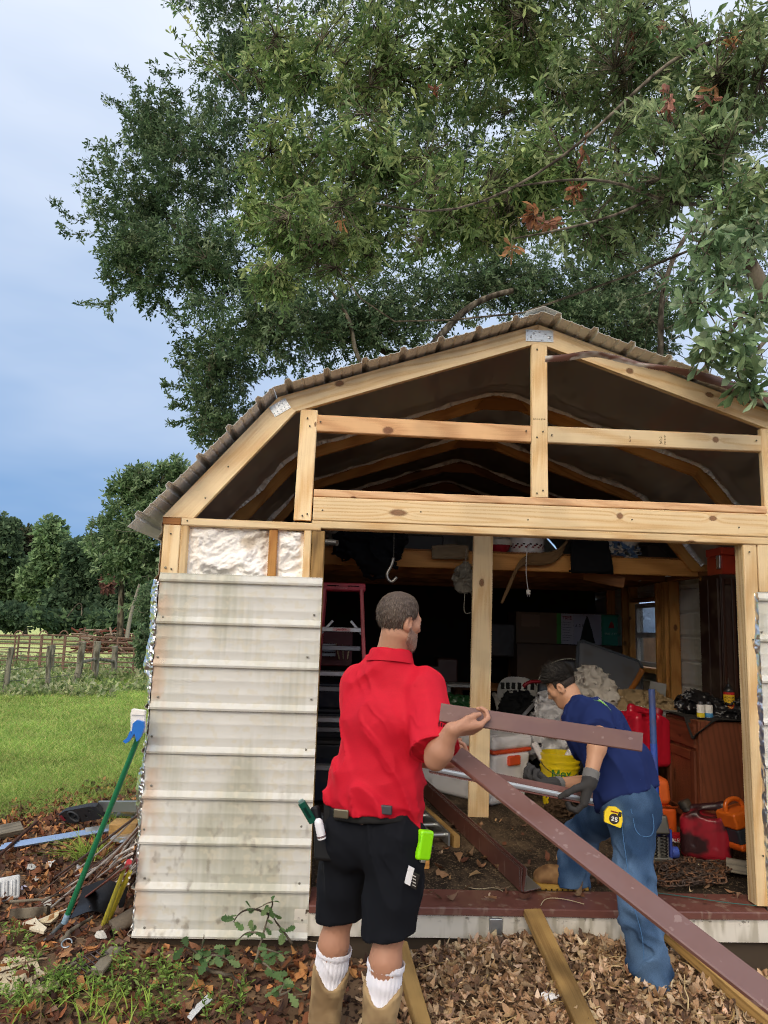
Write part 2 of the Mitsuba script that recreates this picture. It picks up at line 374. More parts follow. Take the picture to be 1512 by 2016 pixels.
bs('leafy', {'type': 'principledthin', 'base_color': VC, 'roughness': 0.36, 'diff_trans': 0.7, 'eta': 1.45}, False)
bs('litter', pr(VC, 0.75, specular=0.25))
def barkf(p, n, uv):
    g = fbm(p.x*14, p.y*14, p.z*5, octaves=4); return mix(lin('3d362e'), lin('7a7264'), smoothstep(0.35, 0.7, g))
bs('bark', pr(proc(barkf), 0.9, specular=0.15))
# ---------------------------------------------------------------- ground
def gz(x, y):
    x, y = np.asarray(x, float), np.asarray(y, float)
    ss = lambda a, b, t: (lambda q: q*q*(3-2*q))(np.clip((t-a)/(b-a), 0, 1))
    near = ss(2.0, 3.5, y)*ss(-3.2, -1.5, x)*(1-ss(9, 13, y))
    m = 0.085*near
    m = m + 0.15*np.exp(-((x-1.05)/0.62)**2-((y-3.62)/0.42)**2)*(1-ss(3.66, 3.8, y))      # raked leaf heap against the skirt
    m = m + 0.05*np.exp(-((x-0.5)/0.3)**2-((y-3.5)/0.3)**2) + 0.05*np.exp(-((x-1.75)/0.3)**2-((y-3.3)/0.4)**2)
    m = m - 0.10*np.exp(-((x-2.35)/0.45)**2-((y-3.6)/0.5)**2)
    m = m + 0.05*np.exp(-((x+1.15)/0.22)**2-((y-3.8)/0.9)**2) + 0.075*ss(2.9, 3.55, y)*(1-ss(-0.1, 0.15, x))*ss(-1.6, -1.0, x)
    m = m + 0.03*(meshkit.fbm(np.stack([x*2.3, y*2.3, x*0], -1), 3, 4)-0.5)*ss(60, 20, np.hypot(x, y)) 
    return m
def soilf(p, n, uv):
    w = fbm(p.x*3, p.y*3, 0, octaves=4)
    soil = mix(lin('4e3d30'), lin('7d6650'), fbm(p.x*22, p.y*22, 3, octaves=4))
    soil = mix(soil, lin('33271f'), smoothstep(0.55, 0.7, fbm(p.x*60, p.y*60, 8)))
    g = mix(lin('7f9148'), lin('9cab60'), fbm(p.x*1.6, p.y*1.6, 1, octaves=4))
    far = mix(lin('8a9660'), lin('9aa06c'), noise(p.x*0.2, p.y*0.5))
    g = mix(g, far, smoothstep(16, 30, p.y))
    edge = p.y - dr.minimum(5.9 + 1.2*(p.x+3.1), 8.2) + 2.4*(w-0.5)
    return mix(soil, g, smoothstep(-0.25, 0.5, edge)*smoothstep(-1.0, -1.45, p.x + 0.3*(w-0.5)))
bs('soil', pr(proc(soilf), 0.95, specular=0.1))
def ground():
    a = np.linspace(-1, 1, 190); xs = np.sinh(a*6.2)/np.sinh(6.2)*700+0.3
    b = np.linspace(-1, 1, 230); ys = np.sinh(b*6.4)/np.sinh(6.4)*900+3.2
    X, Y = np.meshgrid(xs, ys, indexing='ij')
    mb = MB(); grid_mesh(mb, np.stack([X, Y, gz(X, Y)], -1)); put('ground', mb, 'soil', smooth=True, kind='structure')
ground()
# ---------------------------------------------------------------- the shed
WX0, WX1, RX = -0.92, 2.744, 0.912           # outer wall faces, ridge
Y0, Y1, FZ, PZ = 3.72, 8.6, 0.365, 2.10      # front face, back face, floor, top of plate
SHED = thing('shed', 'small gambrel roofed shed with its pine front framing stripped open and ribbed cream siding', 'shed')
def sidingf(p, n, uv):
    h = dr.select(dr.abs(n.y) > 0.3, p.x, p.y)
    q = fbm(h*7, p.z*7, 1, octaves=4); streak = fbm(h*60, p.z*3, 2, octaves=3)
    c = mix(lin('d4d4cf'), lin('c5c5bf'), q)
    alg = smoothstep(0.40, 0.70, fbm(h*3.2+2, p.z*1.6, 4, octaves=4)+0.16*(streak-0.5)+0.10*smoothstep(-0.75, -0.5, h)*smoothstep(-0.14, -0.3, h))
    c = mix(c, lin('a6a692'), alg*0.75)
    c = mix(c, lin('c9c3b0'), smoothstep(0.5, 0.75, fbm(h*35, p.z*35, 7))*0.5)
    rust = smoothstep(-0.80, -0.915, p.x)*smoothstep(0.35, 0.62, fbm(h*16, p.z*9, 5, octaves=4))
    c = mix(c, lin('c0a389'), rust*0.75)
    low = smoothstep(0.62, 0.85, fbm(h*25, p.z*18, 6))*smoothstep(1.2, 0.2, p.z)
    return mix(c, lin('7f776a'), low*0.7)
bs('siding', pr(proc(sidingf), 0.42, specular=0.4))
def skirtf(p, n, uv):
    c = mix(lin('d8d4ca'), lin('c4bfb3'), fbm(p.x*6, p.z*6, 1))
    drip = smoothstep(0.5, 0.75, fbm(p.x*26, p.z*5, 3, octaves=4))
    c = mix(c, lin('9c9684'), drip*0.7)
    spots = smoothstep(0.70, 0.76, fbm(p.x*55, p.z*55, 9, octaves=3))*smoothstep(0.28, 0.33, p.z)
    return mix(c, lin('4a4034'), spots)
bs('skirtpaint', pr(proc(skirtf), 0.5))
def roofm(p, n, uv):
    return mix(lin('dcdedd'), lin('cccdca'), fbm(p.x*5, p.y*5, p.z*5, octaves=4))
bs('roofmetal', pr(proc(roofm), 0.42, specular=0.45))
def foilbump(p, n, uv): return 0.006*fbm(p.x*30, p.y*30, p.z*30, octaves=4)
bs('foil', {'type': 'bumpmap', 'arbitrary': proc(foilbump, 1e-3), 'scale': 1.0, 'b': pr(rgb('d9d9da'), 0.22, metallic=0.95)})
bs('foil_dull', pr(rgb('dcdad2'), 0.45, metallic=0.5))
def linerbump(p, n, uv): return 0.0016*dr.sin(p.y*330) + 0.004*fbm(p.x*14, p.y*30, p.z*14)
bs('liner', {'type': 'bumpmap', 'arbitrary': proc(linerbump, 1e-3), 'scale': 1.0, 'b': pr(rgb('b2aea6'), 0.36, metallic=0.85)})
def woolf(p, n, uv):
    q = fbm(p.x*10, p.z*10, p.y*10, octaves=5)
    c = mix(lin('fbfaf7'), lin('efece6'), q)
    return mix(c, lin('b5a690'), smoothstep(0.64, 0.8, fbm(p.x*7+3, p.z*7, 4, octaves=4))*0.75)
bs('wool', {'type': 'bumpmap', 'arbitrary': proc(lambda p, n, uv: 0.004*fbm(p.x*170, p.z*170, p.y*170, octaves=3), 1e-3), 'scale': 1.0, 'b': pr(proc(woolf), 0.97, specular=0.02, sheen=0.4)})
def floorf(p, n, uv):
    q = fbm(p.x*4, p.y*4, 2, octaves=5); fine = fbm(p.x*60, p.y*12, 2, octaves=3)
    c = mix(lin('2a231e'), lin('57493a'), smoothstep(0.3, 0.75, q*0.6+fine*0.4))
    c = mix(c, lin('221c18'), smoothstep(0.5, 0.62, fbm(p.x*2.1, p.y*3, 5, octaves=4))*0.8)
    crumb = smoothstep(0.70, 0.74, fbm(p.x*120, p.y*120, 5, octaves=2))
    return mix(c, lin('8d7a5f'), crumb*0.6)
bs('floorboard', pr(proc(floorf), 0.85, specular=0.2))
def trimf(p, n, uv):
    c = mix(lin('5e3a34'), lin('6e473f'), fbm(p.x*9, p.y*9, p.z*9, octaves=4))
    return mix(c, lin('8d7a6c'), smoothstep(0.62, 0.8, fbm(p.x*30, p.y*30, p.z*8, octaves=4))*0.5)
bs('trim_brown', pr(proc(trimf), 0.33, specular=0.55))
def trimr(p, n, uv): return 0.20+0.22*smoothstep(0.4, 0.7, fbm(p.x*12, p.y*12, p.z*12, octaves=4))+0.1*noise(p.x*300, p.y*9, p.z*300)
def trimc(p, n, uv): return mix(mix(lin('613f38'), lin('6d4a42'), fbm(p.x*6, p.y*6, p.z*6)), lin('a3918a'), 0.25*smoothstep(0.68, 0.76, fbm(p.x*34, p.y*34, p.z*34, octaves=4)))
bs('trim_clean', pr(proc(trimc), proc(trimr), specular=0.75, clearcoat=0.6, clearcoat_gloss=0.8))
bs('galv', pr(rgb('bcc0c2'), 0.36, metallic=0.9))
bs('glass', {'type': 'thindielectric'}, False)

def side_wall_profile(z0, z1, first):
    """outward height of the ribbed sheet against z"""
    zs, hs = [z0], [0.0]
    z = first
    while z < z1+0.3:
        for dz, hh in ((-0.002, 0), (0.003, 0.017), (0.012, 0.0195), (0.036, 0.0), (0.062, 0), (0.070, 0.0028), (0.082, 0.003), (0.092, 0), (0.124, 0), (0.132, 0.0028), (0.144, 0.003), (0.154, 0)):
            if z0 < z+dz < z1: zs.append(z+dz); hs.append(hh)
        z += 0.198
    zs.append(z1); hs.append(0.0)
    return np.array(zs), np.array(hs)
def siding_sheet(a, b, z0, z1, out, dent=0.0, first=0.205, nx=60):
    """ribbed sheet between plan points a and b; out = outward direction"""
    zs, hs = side_wall_profile(z0, z1, first)
    t = np.linspace(0, 1, nx); a, b, out = [np.array([*q, 0.0]) for q in (a, b, out)]
    P = a + t[:, None, None]*(b-a) + np.array([0, 0, 1.0])*zs[None, :, None]
    w = meshkit.fbm(P*np.array([2.2, 2.2, 6])+3, 3, 5)-0.5
    crush = np.clip((meshkit.fbm(P*np.array([9, 9, 5])+9, 3, 8)-0.56)*4, 0, 1)
    H = hs[None, :]*(1-dent*0.40*crush) + 0.006*dent*w
    mb = MB(); sheet(mb, P+out*H[..., None], 0.0012)
    return mb
zm = 0.205+4*0.198
first = 0.205
for (a, b) in (((WX0+0.004, Y0), (-0.137, Y0)), ((1.995, Y0), (WX1, Y0))):
    put('siding_sheet', siding_sheet(a, b, 0.203, zm-0.004, (0, -1), 1.0, first), 'siding', SHED, smooth=28)
    put('siding_sheet', siding_sheet((a[0]+0.004, a[1]+0.0035), (b[0], b[1]+0.0035), zm-0.02, 1.832, (0, -1), 1.0, first), 'siding', SHED, smooth=28)
# corner flashing on top of the sheets, screws
mb = MB()
for z in np.arange(0.235, 1.82, 0.198):
    for x in (-0.175, -0.88, 2.03):
        if RNG.random() < 0.85:
            zz = z + RNG.uniform(-0.01, 0.06)
            lathe(mb, [(0.0055, 0), (0.0055, 0.002), (0.003, 0.004), (0, 0.0045)], 8, '8e8a80', ((x+RNG.uniform(-.02, .02), Y0-0.002, zz), (0, -1, 0)))
put('screw', mb, 'metal', SHED, label='small screws dotted over the siding', kind='stuff')
for (ya, yb) in ((Y0+0.006, Y1),):
    for x, o in ((WX0, -1), (WX1, 1)):
        segs = [(ya, yb)] if o < 0 else [(ya, 6.66), (7.24, yb)]
        for s0, s1 in segs:
            put('siding_sheet', siding_sheet((x, s0), (x, s1), 0.203, 2.10, (o, 0), 0.3, first, 20), 'siding', SHED, smooth=28)
        if o > 0:
            put('siding_sheet', siding_sheet((x, 6.66), (x, 7.24), 0.203, 1.31, (o, 0), 0.3, first, 12), 'siding', SHED, smooth=28)
            put('siding_sheet', siding_sheet((x, 6.66), (x, 7.24), 1.92, 2.10, (o, 0), 0.3, first, 12), 'siding', SHED, smooth=28)
mb = MB(); boxm(mb, (WX0, Y1, 0.2), (WX1, Y1+0.02, 2.1)); 
prism(mb, [(WX0+0.03, 2.1), (WX1-0.03, 2.1), (2.19, 2.68), (RX, 3.1), (-0.37, 2.68)], 0.02, np.array([[1, 0, 0], [0, 0, -1], [0, 1, 0]]).astype(float), (0, Y1+0.02, 0))
put('back_wall', mb, 'siding', SHED)
# torn foil lining along the left corner
def foil_edge():
    n = 420; zs = np.linspace(0.235, 1.80, n); m = 9
    P = np.zeros((n, m, 3))
    for j in range(m):
        t = j/(m-1)
        wd = 0.004+0.030*np.clip(meshkit.fbm(np.stack([zs*5, zs*0, zs*0+3], -1), 3, 2)*2.2-.45, 0, 1.3) + 0.05*np.clip(meshkit.fbm(np.stack([zs*3.1, zs*0, zs*0], -1), 2, 8)-0.55, 0, 1)
        x = WX0+0.006 - wd*t
        k = 0.016*(meshkit.fbm(np.stack([zs*62, zs*0+t*5, zs*0], -1), 3, 5)-0.5)
        P[:, j] = np.stack([x + 0.007*(meshkit.noise(np.stack([zs*55, zs*0+t*3, zs*0], -1), 6)-0.5), Y0-0.006+0.03*t**2+k, zs+0.012*(meshkit.noise(np.stack([zs*20, zs*0+t*5, zs*0], -1), 7)-.5)], -1)
    mb = MB(); sheet(mb, P, 0.001); put('foil_lining', mb, 'foil', SHED, smooth=35, label='crumpled silver foil lining sticking out of the left wall corner')
foil_edge()
# framing helpers in the front plane: pieces lie between y = Y0+a and Y0+a+t
def fb(name, p, q, w, mat='wood', y=0.0, t=0.036, **k):
    mb = MB(); board(mb, (p[0], Y0+y+t/2, p[1]), (q[0], Y0+y+t/2, q[1]), w, t, (0, 1, 0)); return put(name, mb, mat, SHED, **k)
def upboard(name, x, z0, z1, w, mat='wood', y=0.0, t=0.036, lean=0.0, **k):
    return fb(name, (x, z0), (x+lean, z1), w, mat, y, t, **k)
# corner post, studs and plate of the left wall above the sheets
upboard('corner_post', -0.872, 1.80, PZ-0.037, 0.082, y=0.004, t=0.085)
upboard('wall_stud', -0.812, 1.80, PZ-0.037, 0.034, y=0.006, t=0.08)
upboard('wall_stud', -0.385, 1.80, PZ-0.04, 0.040, 'wood_orange', 0.012, 0.075)
upboard('wall_stud', -0.218, 1.80, PZ-0.04, 0.036, 'wood', 0.006, 0.08)
upboard('jamb_stud', -0.166, 0.37, PZ-0.04, 0.062, 'wood_treated', 0.008, 0.085)
for x in (-0.86,): upboard('corner_post', x, 0.37, 1.80, 0.06, y=0.03, t=0.08)
fb('top_plate', (-0.828, PZ-0.018), (-0.156, PZ-0.022), 0.036, 'wood', 0.0, 0.085)
mb = MB(); board(mb, (-0.917, Y0+0.045, PZ-0.018), (-0.832, Y0+0.045, PZ-0.018), 0.036, 0.085, (0, 1, 0)); put('plate_end', mb, 'wood_old', SHED)
# insulation batts
V3 = lambda *a: np.array(a, float)
def rnd_u(n, rg): return norm(rg.normal(size=(n, 3)))
def batt(x0, x1, z0, z1, seed):
    nx, nz = int((x1-x0)/0.004), int((z1-z0)/0.004)
    X, Z = np.meshgrid(np.linspace(x0, x1, nx), np.linspace(z0, z1, nz), indexing='ij')
    q = np.stack([X*9, Z*9, X*0+seed], -1)
    wx = meshkit.fbm(q, 3, 21)-0.5
    h = meshkit.fbm(np.stack([X*8+1.2*wx, Z*11+1.5*wx, X*0+seed], -1), 5, seed)
    ridge = np.abs(meshkit.fbm(np.stack([X*14+2*wx, Z*22+2*wx, X*0], -1), 4, seed+3)-0.5)*2
    edge = np.minimum(np.minimum(X-x0, x1-X), np.minimum(Z-z0, z1-Z))
    H = 0.105*h+0.020*ridge - 0.050 + 0.013*meshkit.fbm(np.stack([X*75, Z*75, X*0], -1), 3, 5)
    H = H*np.clip(edge/0.02, 0.15, 1)
    zz = Z - 0.02*(Z > z1-0.02)*meshkit.fbm(np.stack([X*20, X*0, X*0], -1), 3, 9)
    mb = MB(); grid_mesh(mb, np.stack([X, Y0+0.045-H, zz], -1)); put('insulation_batt', mb, 'wool', SHED, smooth=True, label='white fluffy insulation batt')
batt(-0.795, -0.405, 1.79, 2.075, 3); batt(-0.365, -0.236, 1.79, 2.07, 8)
mb = MB(); boxm(mb, (-0.80, Y0+0.07, 1.3), (-0.2, Y0+0.085, 2.05), '3a322b'); put('wall_backing', mb, 'matte', SHED)
# header: a tall board between two flat ones, above the door opening
fb('header_board', (-0.197, 2.168), (2.068, 2.165), 0.115, 'wood', -0.002, 0.04)
fb('header_strip', (-0.197, 2.2465), (2.068, 2.2455), 0.037, 'wood_red', 0.0, 0.085)
fb('header_strip', (-0.2, 2.0905), (2.30, 2.0865), 0.036, 'wood', 0.0, 0.085)
# gable studs, king post, rail
fb('gable_stud', (-0.248, 2.11), (-0.238, 2.665), 0.085, 'wood', 0.004)
fb('gable_stud', (2.105, 2.11), (2.100, 2.665), 0.085, 'wood', 0.004)
fb('king_post', (0.922, 2.267), (0.918, 3.065), 0.082, 'wood', 0.002)
fb('gable_rail', (-0.196, 2.600), (0.877, 2.588), 0.085, 'wood_red', 0.006)
fb('gable_rail', (0.960, 2.590), (2.058, 2.588), 0.085, 'wood', 0.006)
def pt(x, z): return np.array([x, z])
def truss(y, mat, front=False):
    nm = 'front_rafter' if front else 'rafter'
    for s in (-1, 1):
        e, k, r = pt(RX+s*1.832, 2.10), pt(RX+s*1.306, 2.722), pt(RX+s*0.001, 3.165)
        for (p, q, w) in ((e, k, 0.112 if front else 0.125), (k, r, 0.094 if front else 0.125)):
            d = unit(q-p); nrm = np.array([-d[1], d[0]])*s; nrm = nrm if nrm[1] < 0 else -nrm
            # mitred ends: polygon
            o = np.array([0, 0])
            def meet(pp, dd, qq, d2, off1, off2):
                n1 = np.array([-dd[1], dd[0]]); n1 = n1 if n1[1] < 0 else -n1
                n2 = np.array([-d2[1], d2[0]]); n2 = n2 if n2[1] < 0 else -n2
                A = np.stack([dd, -d2], 1); t = np.linalg.solve(A, (qq+n2*off2)-(pp+n1*off1)); return pp+n1*off1+dd*t[0]
            dl, du = unit(k-e), unit(r-k)
            w1, w2 = (0.112, 0.094) if front else (0.125, 0.125)
            kin = meet(e, dl, k, du, w1, w2)
            if q is k:
                lo = np.array([p[0]-s*w1/abs(dl[1]), 2.10])
                poly = [p, q, kin, lo]
            else:
                zr = np.array([RX+s*0.001, r[1]-w2/abs(du[0])]); poly = [p, q, zr, kin]
            mb = MB(); y0 = y
            P = np.array(poly)
            _BN[0] += 1; sd = _BN[0]
            v = np.vstack([np.c_[P[:, 0], np.full(4, y0), P[:, 1]], np.c_[P[:, 0], np.full(4, y0+0.036), P[:, 1]]])
            tri = np.array([[0, 1, 2], [0, 2, 3], [4, 6, 5], [4, 7, 6]] + [t for i in range(4) for t in ([i, i+4, (i+1) % 4], [(i+1) % 4, i+4, (i+1) % 4+4])])
            vv = v[tri].reshape(-1, 3); nn = np.cross(vv[1::3]-vv[::3], vv[2::3]-vv[::3]); cc = vv.reshape(-1, 3, 3).mean(1)-v.mean(0)
            fl = (nn*cc).sum(1) < 0; T = np.arange(len(vv)).reshape(-1, 3); T[fl] = T[fl][:, ::-1]
            rel = vv-np.array([p[0], 0, p[1]]); u = rel[:, 0]*d[0]+rel[:, 2]*d[1]; w_ = rel[:, 0]*nrm[0]+rel[:, 2]*nrm[1]+(rel[:, 1]-y0)
            mb.add(vv, T, '888888', np.stack([u+(sd*3.1) % 30, w_+10*sd], -1))
            put(nm, mb, mat, SHED)
truss(Y0+0.001, 'wood', True)
for i, y in enumerate((4.68, 5.72, 6.66, 7.6)):
    truss(y, 'wood_orange' if i < 2 else 'wood_old')
    mb = MB(); prism(mb, [(RX-0.17, 2.985), (RX+0.17, 2.985), (RX+0.11, 3.06), (RX-0.11, 3.06)], 0.012, np.array([[1, 0, 0], [0, 0, -1], [0, 1, 0]]).astype(float), (0, y-0.002, 0), '9a6a3c')
    put('gusset', mb, 'matte', SHED)
# metal plates
def plate(c, w, h, ang, holes):
    mb = MB(); R = rot((0, 1, 0), ang); ex, ez = R@np.array([1, 0, 0]), R@np.array([0, 0, 1])
    boxm(mb, (-w/2, -0.0016, -h/2), (w/2, 0, h/2), 'c3cbd2', 0.0006); mb.v = [v@R.T + np.array([c[0], Y0-0.001, c[1]]) for v in mb.v]
    for a, b, r in holes:
        lathe(mb, [(r, 0), (r, 0.002), (r*0.5, 0.004), (0, 0.004)], 8, '3c3a38' if r < 0.004 else '70747a', (np.array([c[0], Y0-0.0025, c[1]])+ex*a+ez*b, (0, -1, 0)))
    return mb
hl = [(x, z, 0.0022) for x in np.linspace(-0.062, 0.062, 7) for z in (-0.022, 0, 0.022)]
big = [(-0.03, 0.012, 0.006), (0.0, 0.02, 0.006), (0.03, 0.012, 0.006), (-0.045, -0.008, 0.006), (0.05, -0.008, 0.008), (0.01, -0.022, 0.005), (-0.06, 0.025, 0.004), (0.06, 0.025, 0.004)]
put('connector_plate', plate((0.918, 3.103), 0.142, 0.062, 0, hl+big), 'galv', SHED, label='galvanised plate with screws at the ridge', smooth=30)
tg = [(x, z, 0.0032) for x in np.linspace(-0.04, 0.04, 5) for z in (-0.022, -0.011, 0.011, 0.022)]
for s in (-1, 1): put('connector_plate', plate((RX+s*1.295, 2.668), 0.092, 0.058, s*34, tg), 'galv', SHED, smooth=30)
# roof sheets: the ribs run the depth of the shed, so the front edge shows their profile
def roof_profile():
    base = [np.array([WX0-0.125, 2.045])]
    kL, r, kR = np.array([RX-1.318, 2.735]), np.array([RX, 3.185]), np.array([RX+1.318, 2.735])
    return np.array([WX0-0.125, 2.03]), kL, r, kR, np.array([WX1+0.125, 2.03])
def roof_strip(a, b, bow0=0, bow1=0):
    L = np.linalg.norm(b-a); d = (b-a)/L; n = np.array([-d[1], d[0]]); n = n if n[1] > 0 else -n
    ss, hs = [0.0], [0.0]
    s = 0.075
    while s < L-0.03:
        for ds, h in ((-0.021, 0), (-0.012, 0.019), (0.010, 0.021), (0.020, 0.0), (0.062, 0), (0.067, 0.004), (0.075, 0.004), (0.08, 0), (0.118, 0), (0.123, 0.004), (0.131, 0.004), (0.136, 0)):
            if 0.002 < s+ds < L-0.002: ss.append(s+ds); hs.append(h)
        s += 0.196
    ss.append(L); hs.append(0)
    ss, hs = np.array(ss), np.array(hs)
    return a + d*ss[:, None] + n*hs[:, None]
A, kL, rr, kR, B = roof_profile()
ys = np.concatenate([[Y0-0.115, Y0-0.08], np.linspace(Y0, Y1+0.06, 12)])
for k, (p, q) in enumerate(((A, kL), (kL, rr), (rr, kR), (kR, B))):
    C = roof_strip(p, q)
    P = np.stack([np.stack([C[:, 0]+0.004*np.sin(yy*3+k), np.full(len(C), yy), C[:, 1]+0.006*(meshkit.noise(np.stack([C[:, 0]*3, C[:, 0]*0+yy, C[:, 0]*0], -1), 4)-0.5)], -1) for yy in ys], 1)
    mb = MB(); sheet(mb, P, 0.0016); put('roof_sheet', mb, 'roofmetal', SHED, smooth=25)
mb = MB()
P = np.stack([np.stack([np.array([RX-0.09, RX-0.02, RX, RX+0.02, RX+0.09]), np.full(5, yy), np.array([3.178, 3.204, 3.212, 3.204, 3.178])], -1) for yy in np.linspace(Y0-0.12, Y1, 6)], 1)
sheet(mb, P, 0.0016); put('ridge_cap', mb, 'roofmetal', SHED)
# torn brown rake trim dangling across the right slope
def rake_trim():
    # leaves the gable at the king post, twists, then lies along the right slope
    px = [(1073, 707), (1120, 703), (1165, 697), (1215, 706), (1262, 718), (1320, 727), (1400, 747), (1520, 785)]
    ce = bez([at(a, b, 3.60 if i < 5 else 3.585) for i, (a, b) in enumerate(px)], 60)
    ce = np.vstack([ce, ce[-1]+np.array([[0.35, 0, -0.12]])])
    t = np.gradient(ce, axis=0); t = norm(t)
    n = len(ce); tw = np.interp(np.arange(n), [0, 14, 24, 34, 44, n], [20, 55, 5, 60, 0, 0])
    w = np.interp(np.arange(n), [0, 10, 25, 40, n], [0.030, 0.038, 0.022, 0.042, 0.058])
    P = np.zeros((n, 5, 3))
    for i in range(n):
        up = unit(np.cross(np.array([0, 1, 0]), t[i])); up = -up if up[2] < 0 else up
        d = math.cos(math.radians(tw[i]))*up + math.sin(math.radians(tw[i]))*np.array([0, -1, 0.0])
        for j in range(5): P[i, j] = ce[i]+d*w[i]*(j/4-0.5) + np.array([0, -0.006*math.cos((j/4-0.5)*3), 0])
    mb = MB(); sheet(mb, P, 0.0012); put('rake_trim', mb, 'rake', SHED, smooth=30, label='bent brown metal edging hanging loose across the right gable slope')
def rakef(p, n, uv):
    g = smoothstep(0.5, 0.62, fbm(p.x*9+5, p.z*18, p.y*9, octaves=3))*smoothstep(1.75, 1.2, p.x)
    return mix(lin('6b4b42'), lin('b9b5ae'), g)
bs('rake', pr(proc(rakef), 0.35, specular=0.5)); rake_trim()
# roof lining: reflective sheet sagging between the trusses, gathered at each
def liner():
    tr = [3.76, 4.68, 5.72, 6.66, 7.6, 8.58]
    prof = []
    for p, q, n in ((A+[0.16, 0.12], kL+[0.012, -0.02], 46), (kL+[0.012, -0.02], rr+[0, -0.025], 80), (rr+[0, -0.025], kR+[-0.012, -0.02], 80), (kR+[-0.012, -0.02], B+[-0.16, 0.12], 46)):
        t = np.linspace(0, 1, n, endpoint=False); prof.append(p+(q-p)*t[:, None])
    prof = np.vstack(prof+[np.array([B+[-0.16, 0.12]])])
    prof = gaussian_filter1d(prof, 5, axis=0, mode='nearest')
    tt = norm(np.gradient(prof, axis=0)); nn = np.stack([-tt[:, 1], tt[:, 0]], 1)
    yy, dd = [], []
    for a, b in zip(tr[:-1], tr[1:]):
        t = np.linspace(0, 1, 26, endpoint=False)
        yy += list(a+(b-a)*t)
        bulge = np.clip((1-t)/0.07, 0, 1)*np.clip(t/0.10, 0, 1)
        dd += list(0.012+0.02*np.sin(math.pi*t)+0.036*np.exp(-((t-0.93)/0.05)**2)*np.clip((1-t)/0.02, 0, 1))
    yy.append(tr[-1]); dd.append(0.012)
    yy, dd = np.array(yy), np.array(dd)
    P = np.zeros((len(prof), len(yy), 3))
    cr = meshkit.fbm(np.stack(np.broadcast_arrays(prof[:, 0:1]*9, yy[None]*3, prof[:, 1:2]*9), -1), 4, 12)-0.5
    D = dd[None]+0.045*cr
    P[..., 0] = prof[:, 0:1]-nn[:, 0:1]*D; P[..., 2] = prof[:, 1:2]-nn[:, 1:2]*D; P[..., 1] = yy
    mb = MB(); grid_mesh(mb, P); put('roof_lining', mb, 'liner', SHED, smooth=True, label='silvery reflective lining sagging under the roof between rafters')
    # crinkled bright edge where the lining is gathered over each truss
    for y in tr[1:-1]:
        n = len(prof)*3; i = np.linspace(0, len(prof)-1, n)
        pc = np.stack([np.interp(i, np.arange(len(prof)), prof[:, k]) for k in (0, 1)], 1)
        nc = np.stack([np.interp(i, np.arange(len(prof)), nn[:, k]) for k in (0, 1)], 1)
        m = 5; Q = np.zeros((n, m, 3)); s = np.arange(n)*0.013
        env = 0.6+0.8*meshkit.fbm(np.stack([s*2, s*0, s*0+y], -1), 3, 3)
        for j in range(m):
            t = j/(m-1)
            k = 0.016*(meshkit.noise(np.stack([s*45, s*0+t*2, s*0+y], -1), 4)-0.5)
            off = 0.006+0.058*t*env
            Q[:, j] = np.stack([pc[:, 0]-nc[:, 0]*off, y-0.022-0.010*math.sin(math.pi*t)+k, pc[:, 1]-nc[:, 1]*off], -1)
        mb = MB(); sheet(mb, Q, 0.001); put('lining_edge', mb, 'foil_dull', SHED, smooth=30)
liner()
# floor, door sill trim, skirt
mb = MB(); boxm(mb, (WX0+0.02, Y0+0.17, 0.30), (WX1-0.02, Y1, FZ), ch=0.002); put('floor_deck', mb, 'floorboard', SHED)
mb = MB(); xs = np.linspace(-0.135, 1.985, 40)
prof = np.array([(0.185, FZ+0.004), (0.12, FZ+0.002), (0.03, FZ-0.004), (-0.016, FZ-0.010), (-0.02, FZ-0.014), (-0.021, FZ-0.040), (-0.016, FZ-0.043)])
P = np.zeros((len(xs), len(prof), 3)); P[..., 0] = xs[:, None]; P[..., 1] = Y0+prof[None, :, 0]; P[..., 2] = prof[None, :, 1]+0.006*(meshkit.fbm(np.stack(np.broadcast_arrays(xs[:, None]*3, prof[None, :, 0]*6, 0*xs[:, None]), -1), 3, 2)-0.5)
sheet(mb, P, 0.0016); put('sill_trim', mb, 'trim_brown', SHED, smooth=30, label='brown metal trim capping the door sill')
mb = MB(); xs = np.linspace(-0.20, 2.02, 60); zs = np.linspace(0.222, FZ-0.03, 6)
P = np.zeros((60, 6, 3)); P[..., 0] = xs[:, None]; P[..., 2] = zs[None]; P[..., 1] = Y0-0.004+0.008*(meshkit.fbm(np.stack(np.broadcast_arrays(xs[:, None]*2, zs[None]*3, 0*xs[:, None]), -1), 3, 6)-0.5)
sheet(mb, P, 0.002); put('skirt_panel', mb, 'skirtpaint', SHED, smooth=True, label='stained white metal skirt under the door sill')
mb = MB(); boxm(mb, (-0.9, Y0+0.03, 0.06), (2.7, Y0+0.12, 0.21), '4a4036'); put('skid_beam', mb, 'matte', SHED)
mb = MB(); boxm(mb, (-0.9, 6.0, 0.0), (2.7, 6.1, 0.3), '4a4036'); put('skid_beam', mb, 'matte', SHED)
mb = MB()
lathe(mb, [(0.006, 0), (0.006, 0.003), (0.003, 0.005), (0, 0.005)], 10, '9c9a92', ((1.43, Y0-0.008, 0.31), (0, -1, 0))); put('skirt_bolt', mb, 'metal', SHED)
for x in (0.715, 0.905):
    mb = MB(); rbox(mb, (x, Y0-0.011, 0.277), (0.062, 0.014, 0.07), 0.006, '8d959b'); put('hinge_plate', mb, 'galv', SHED, smooth=30)
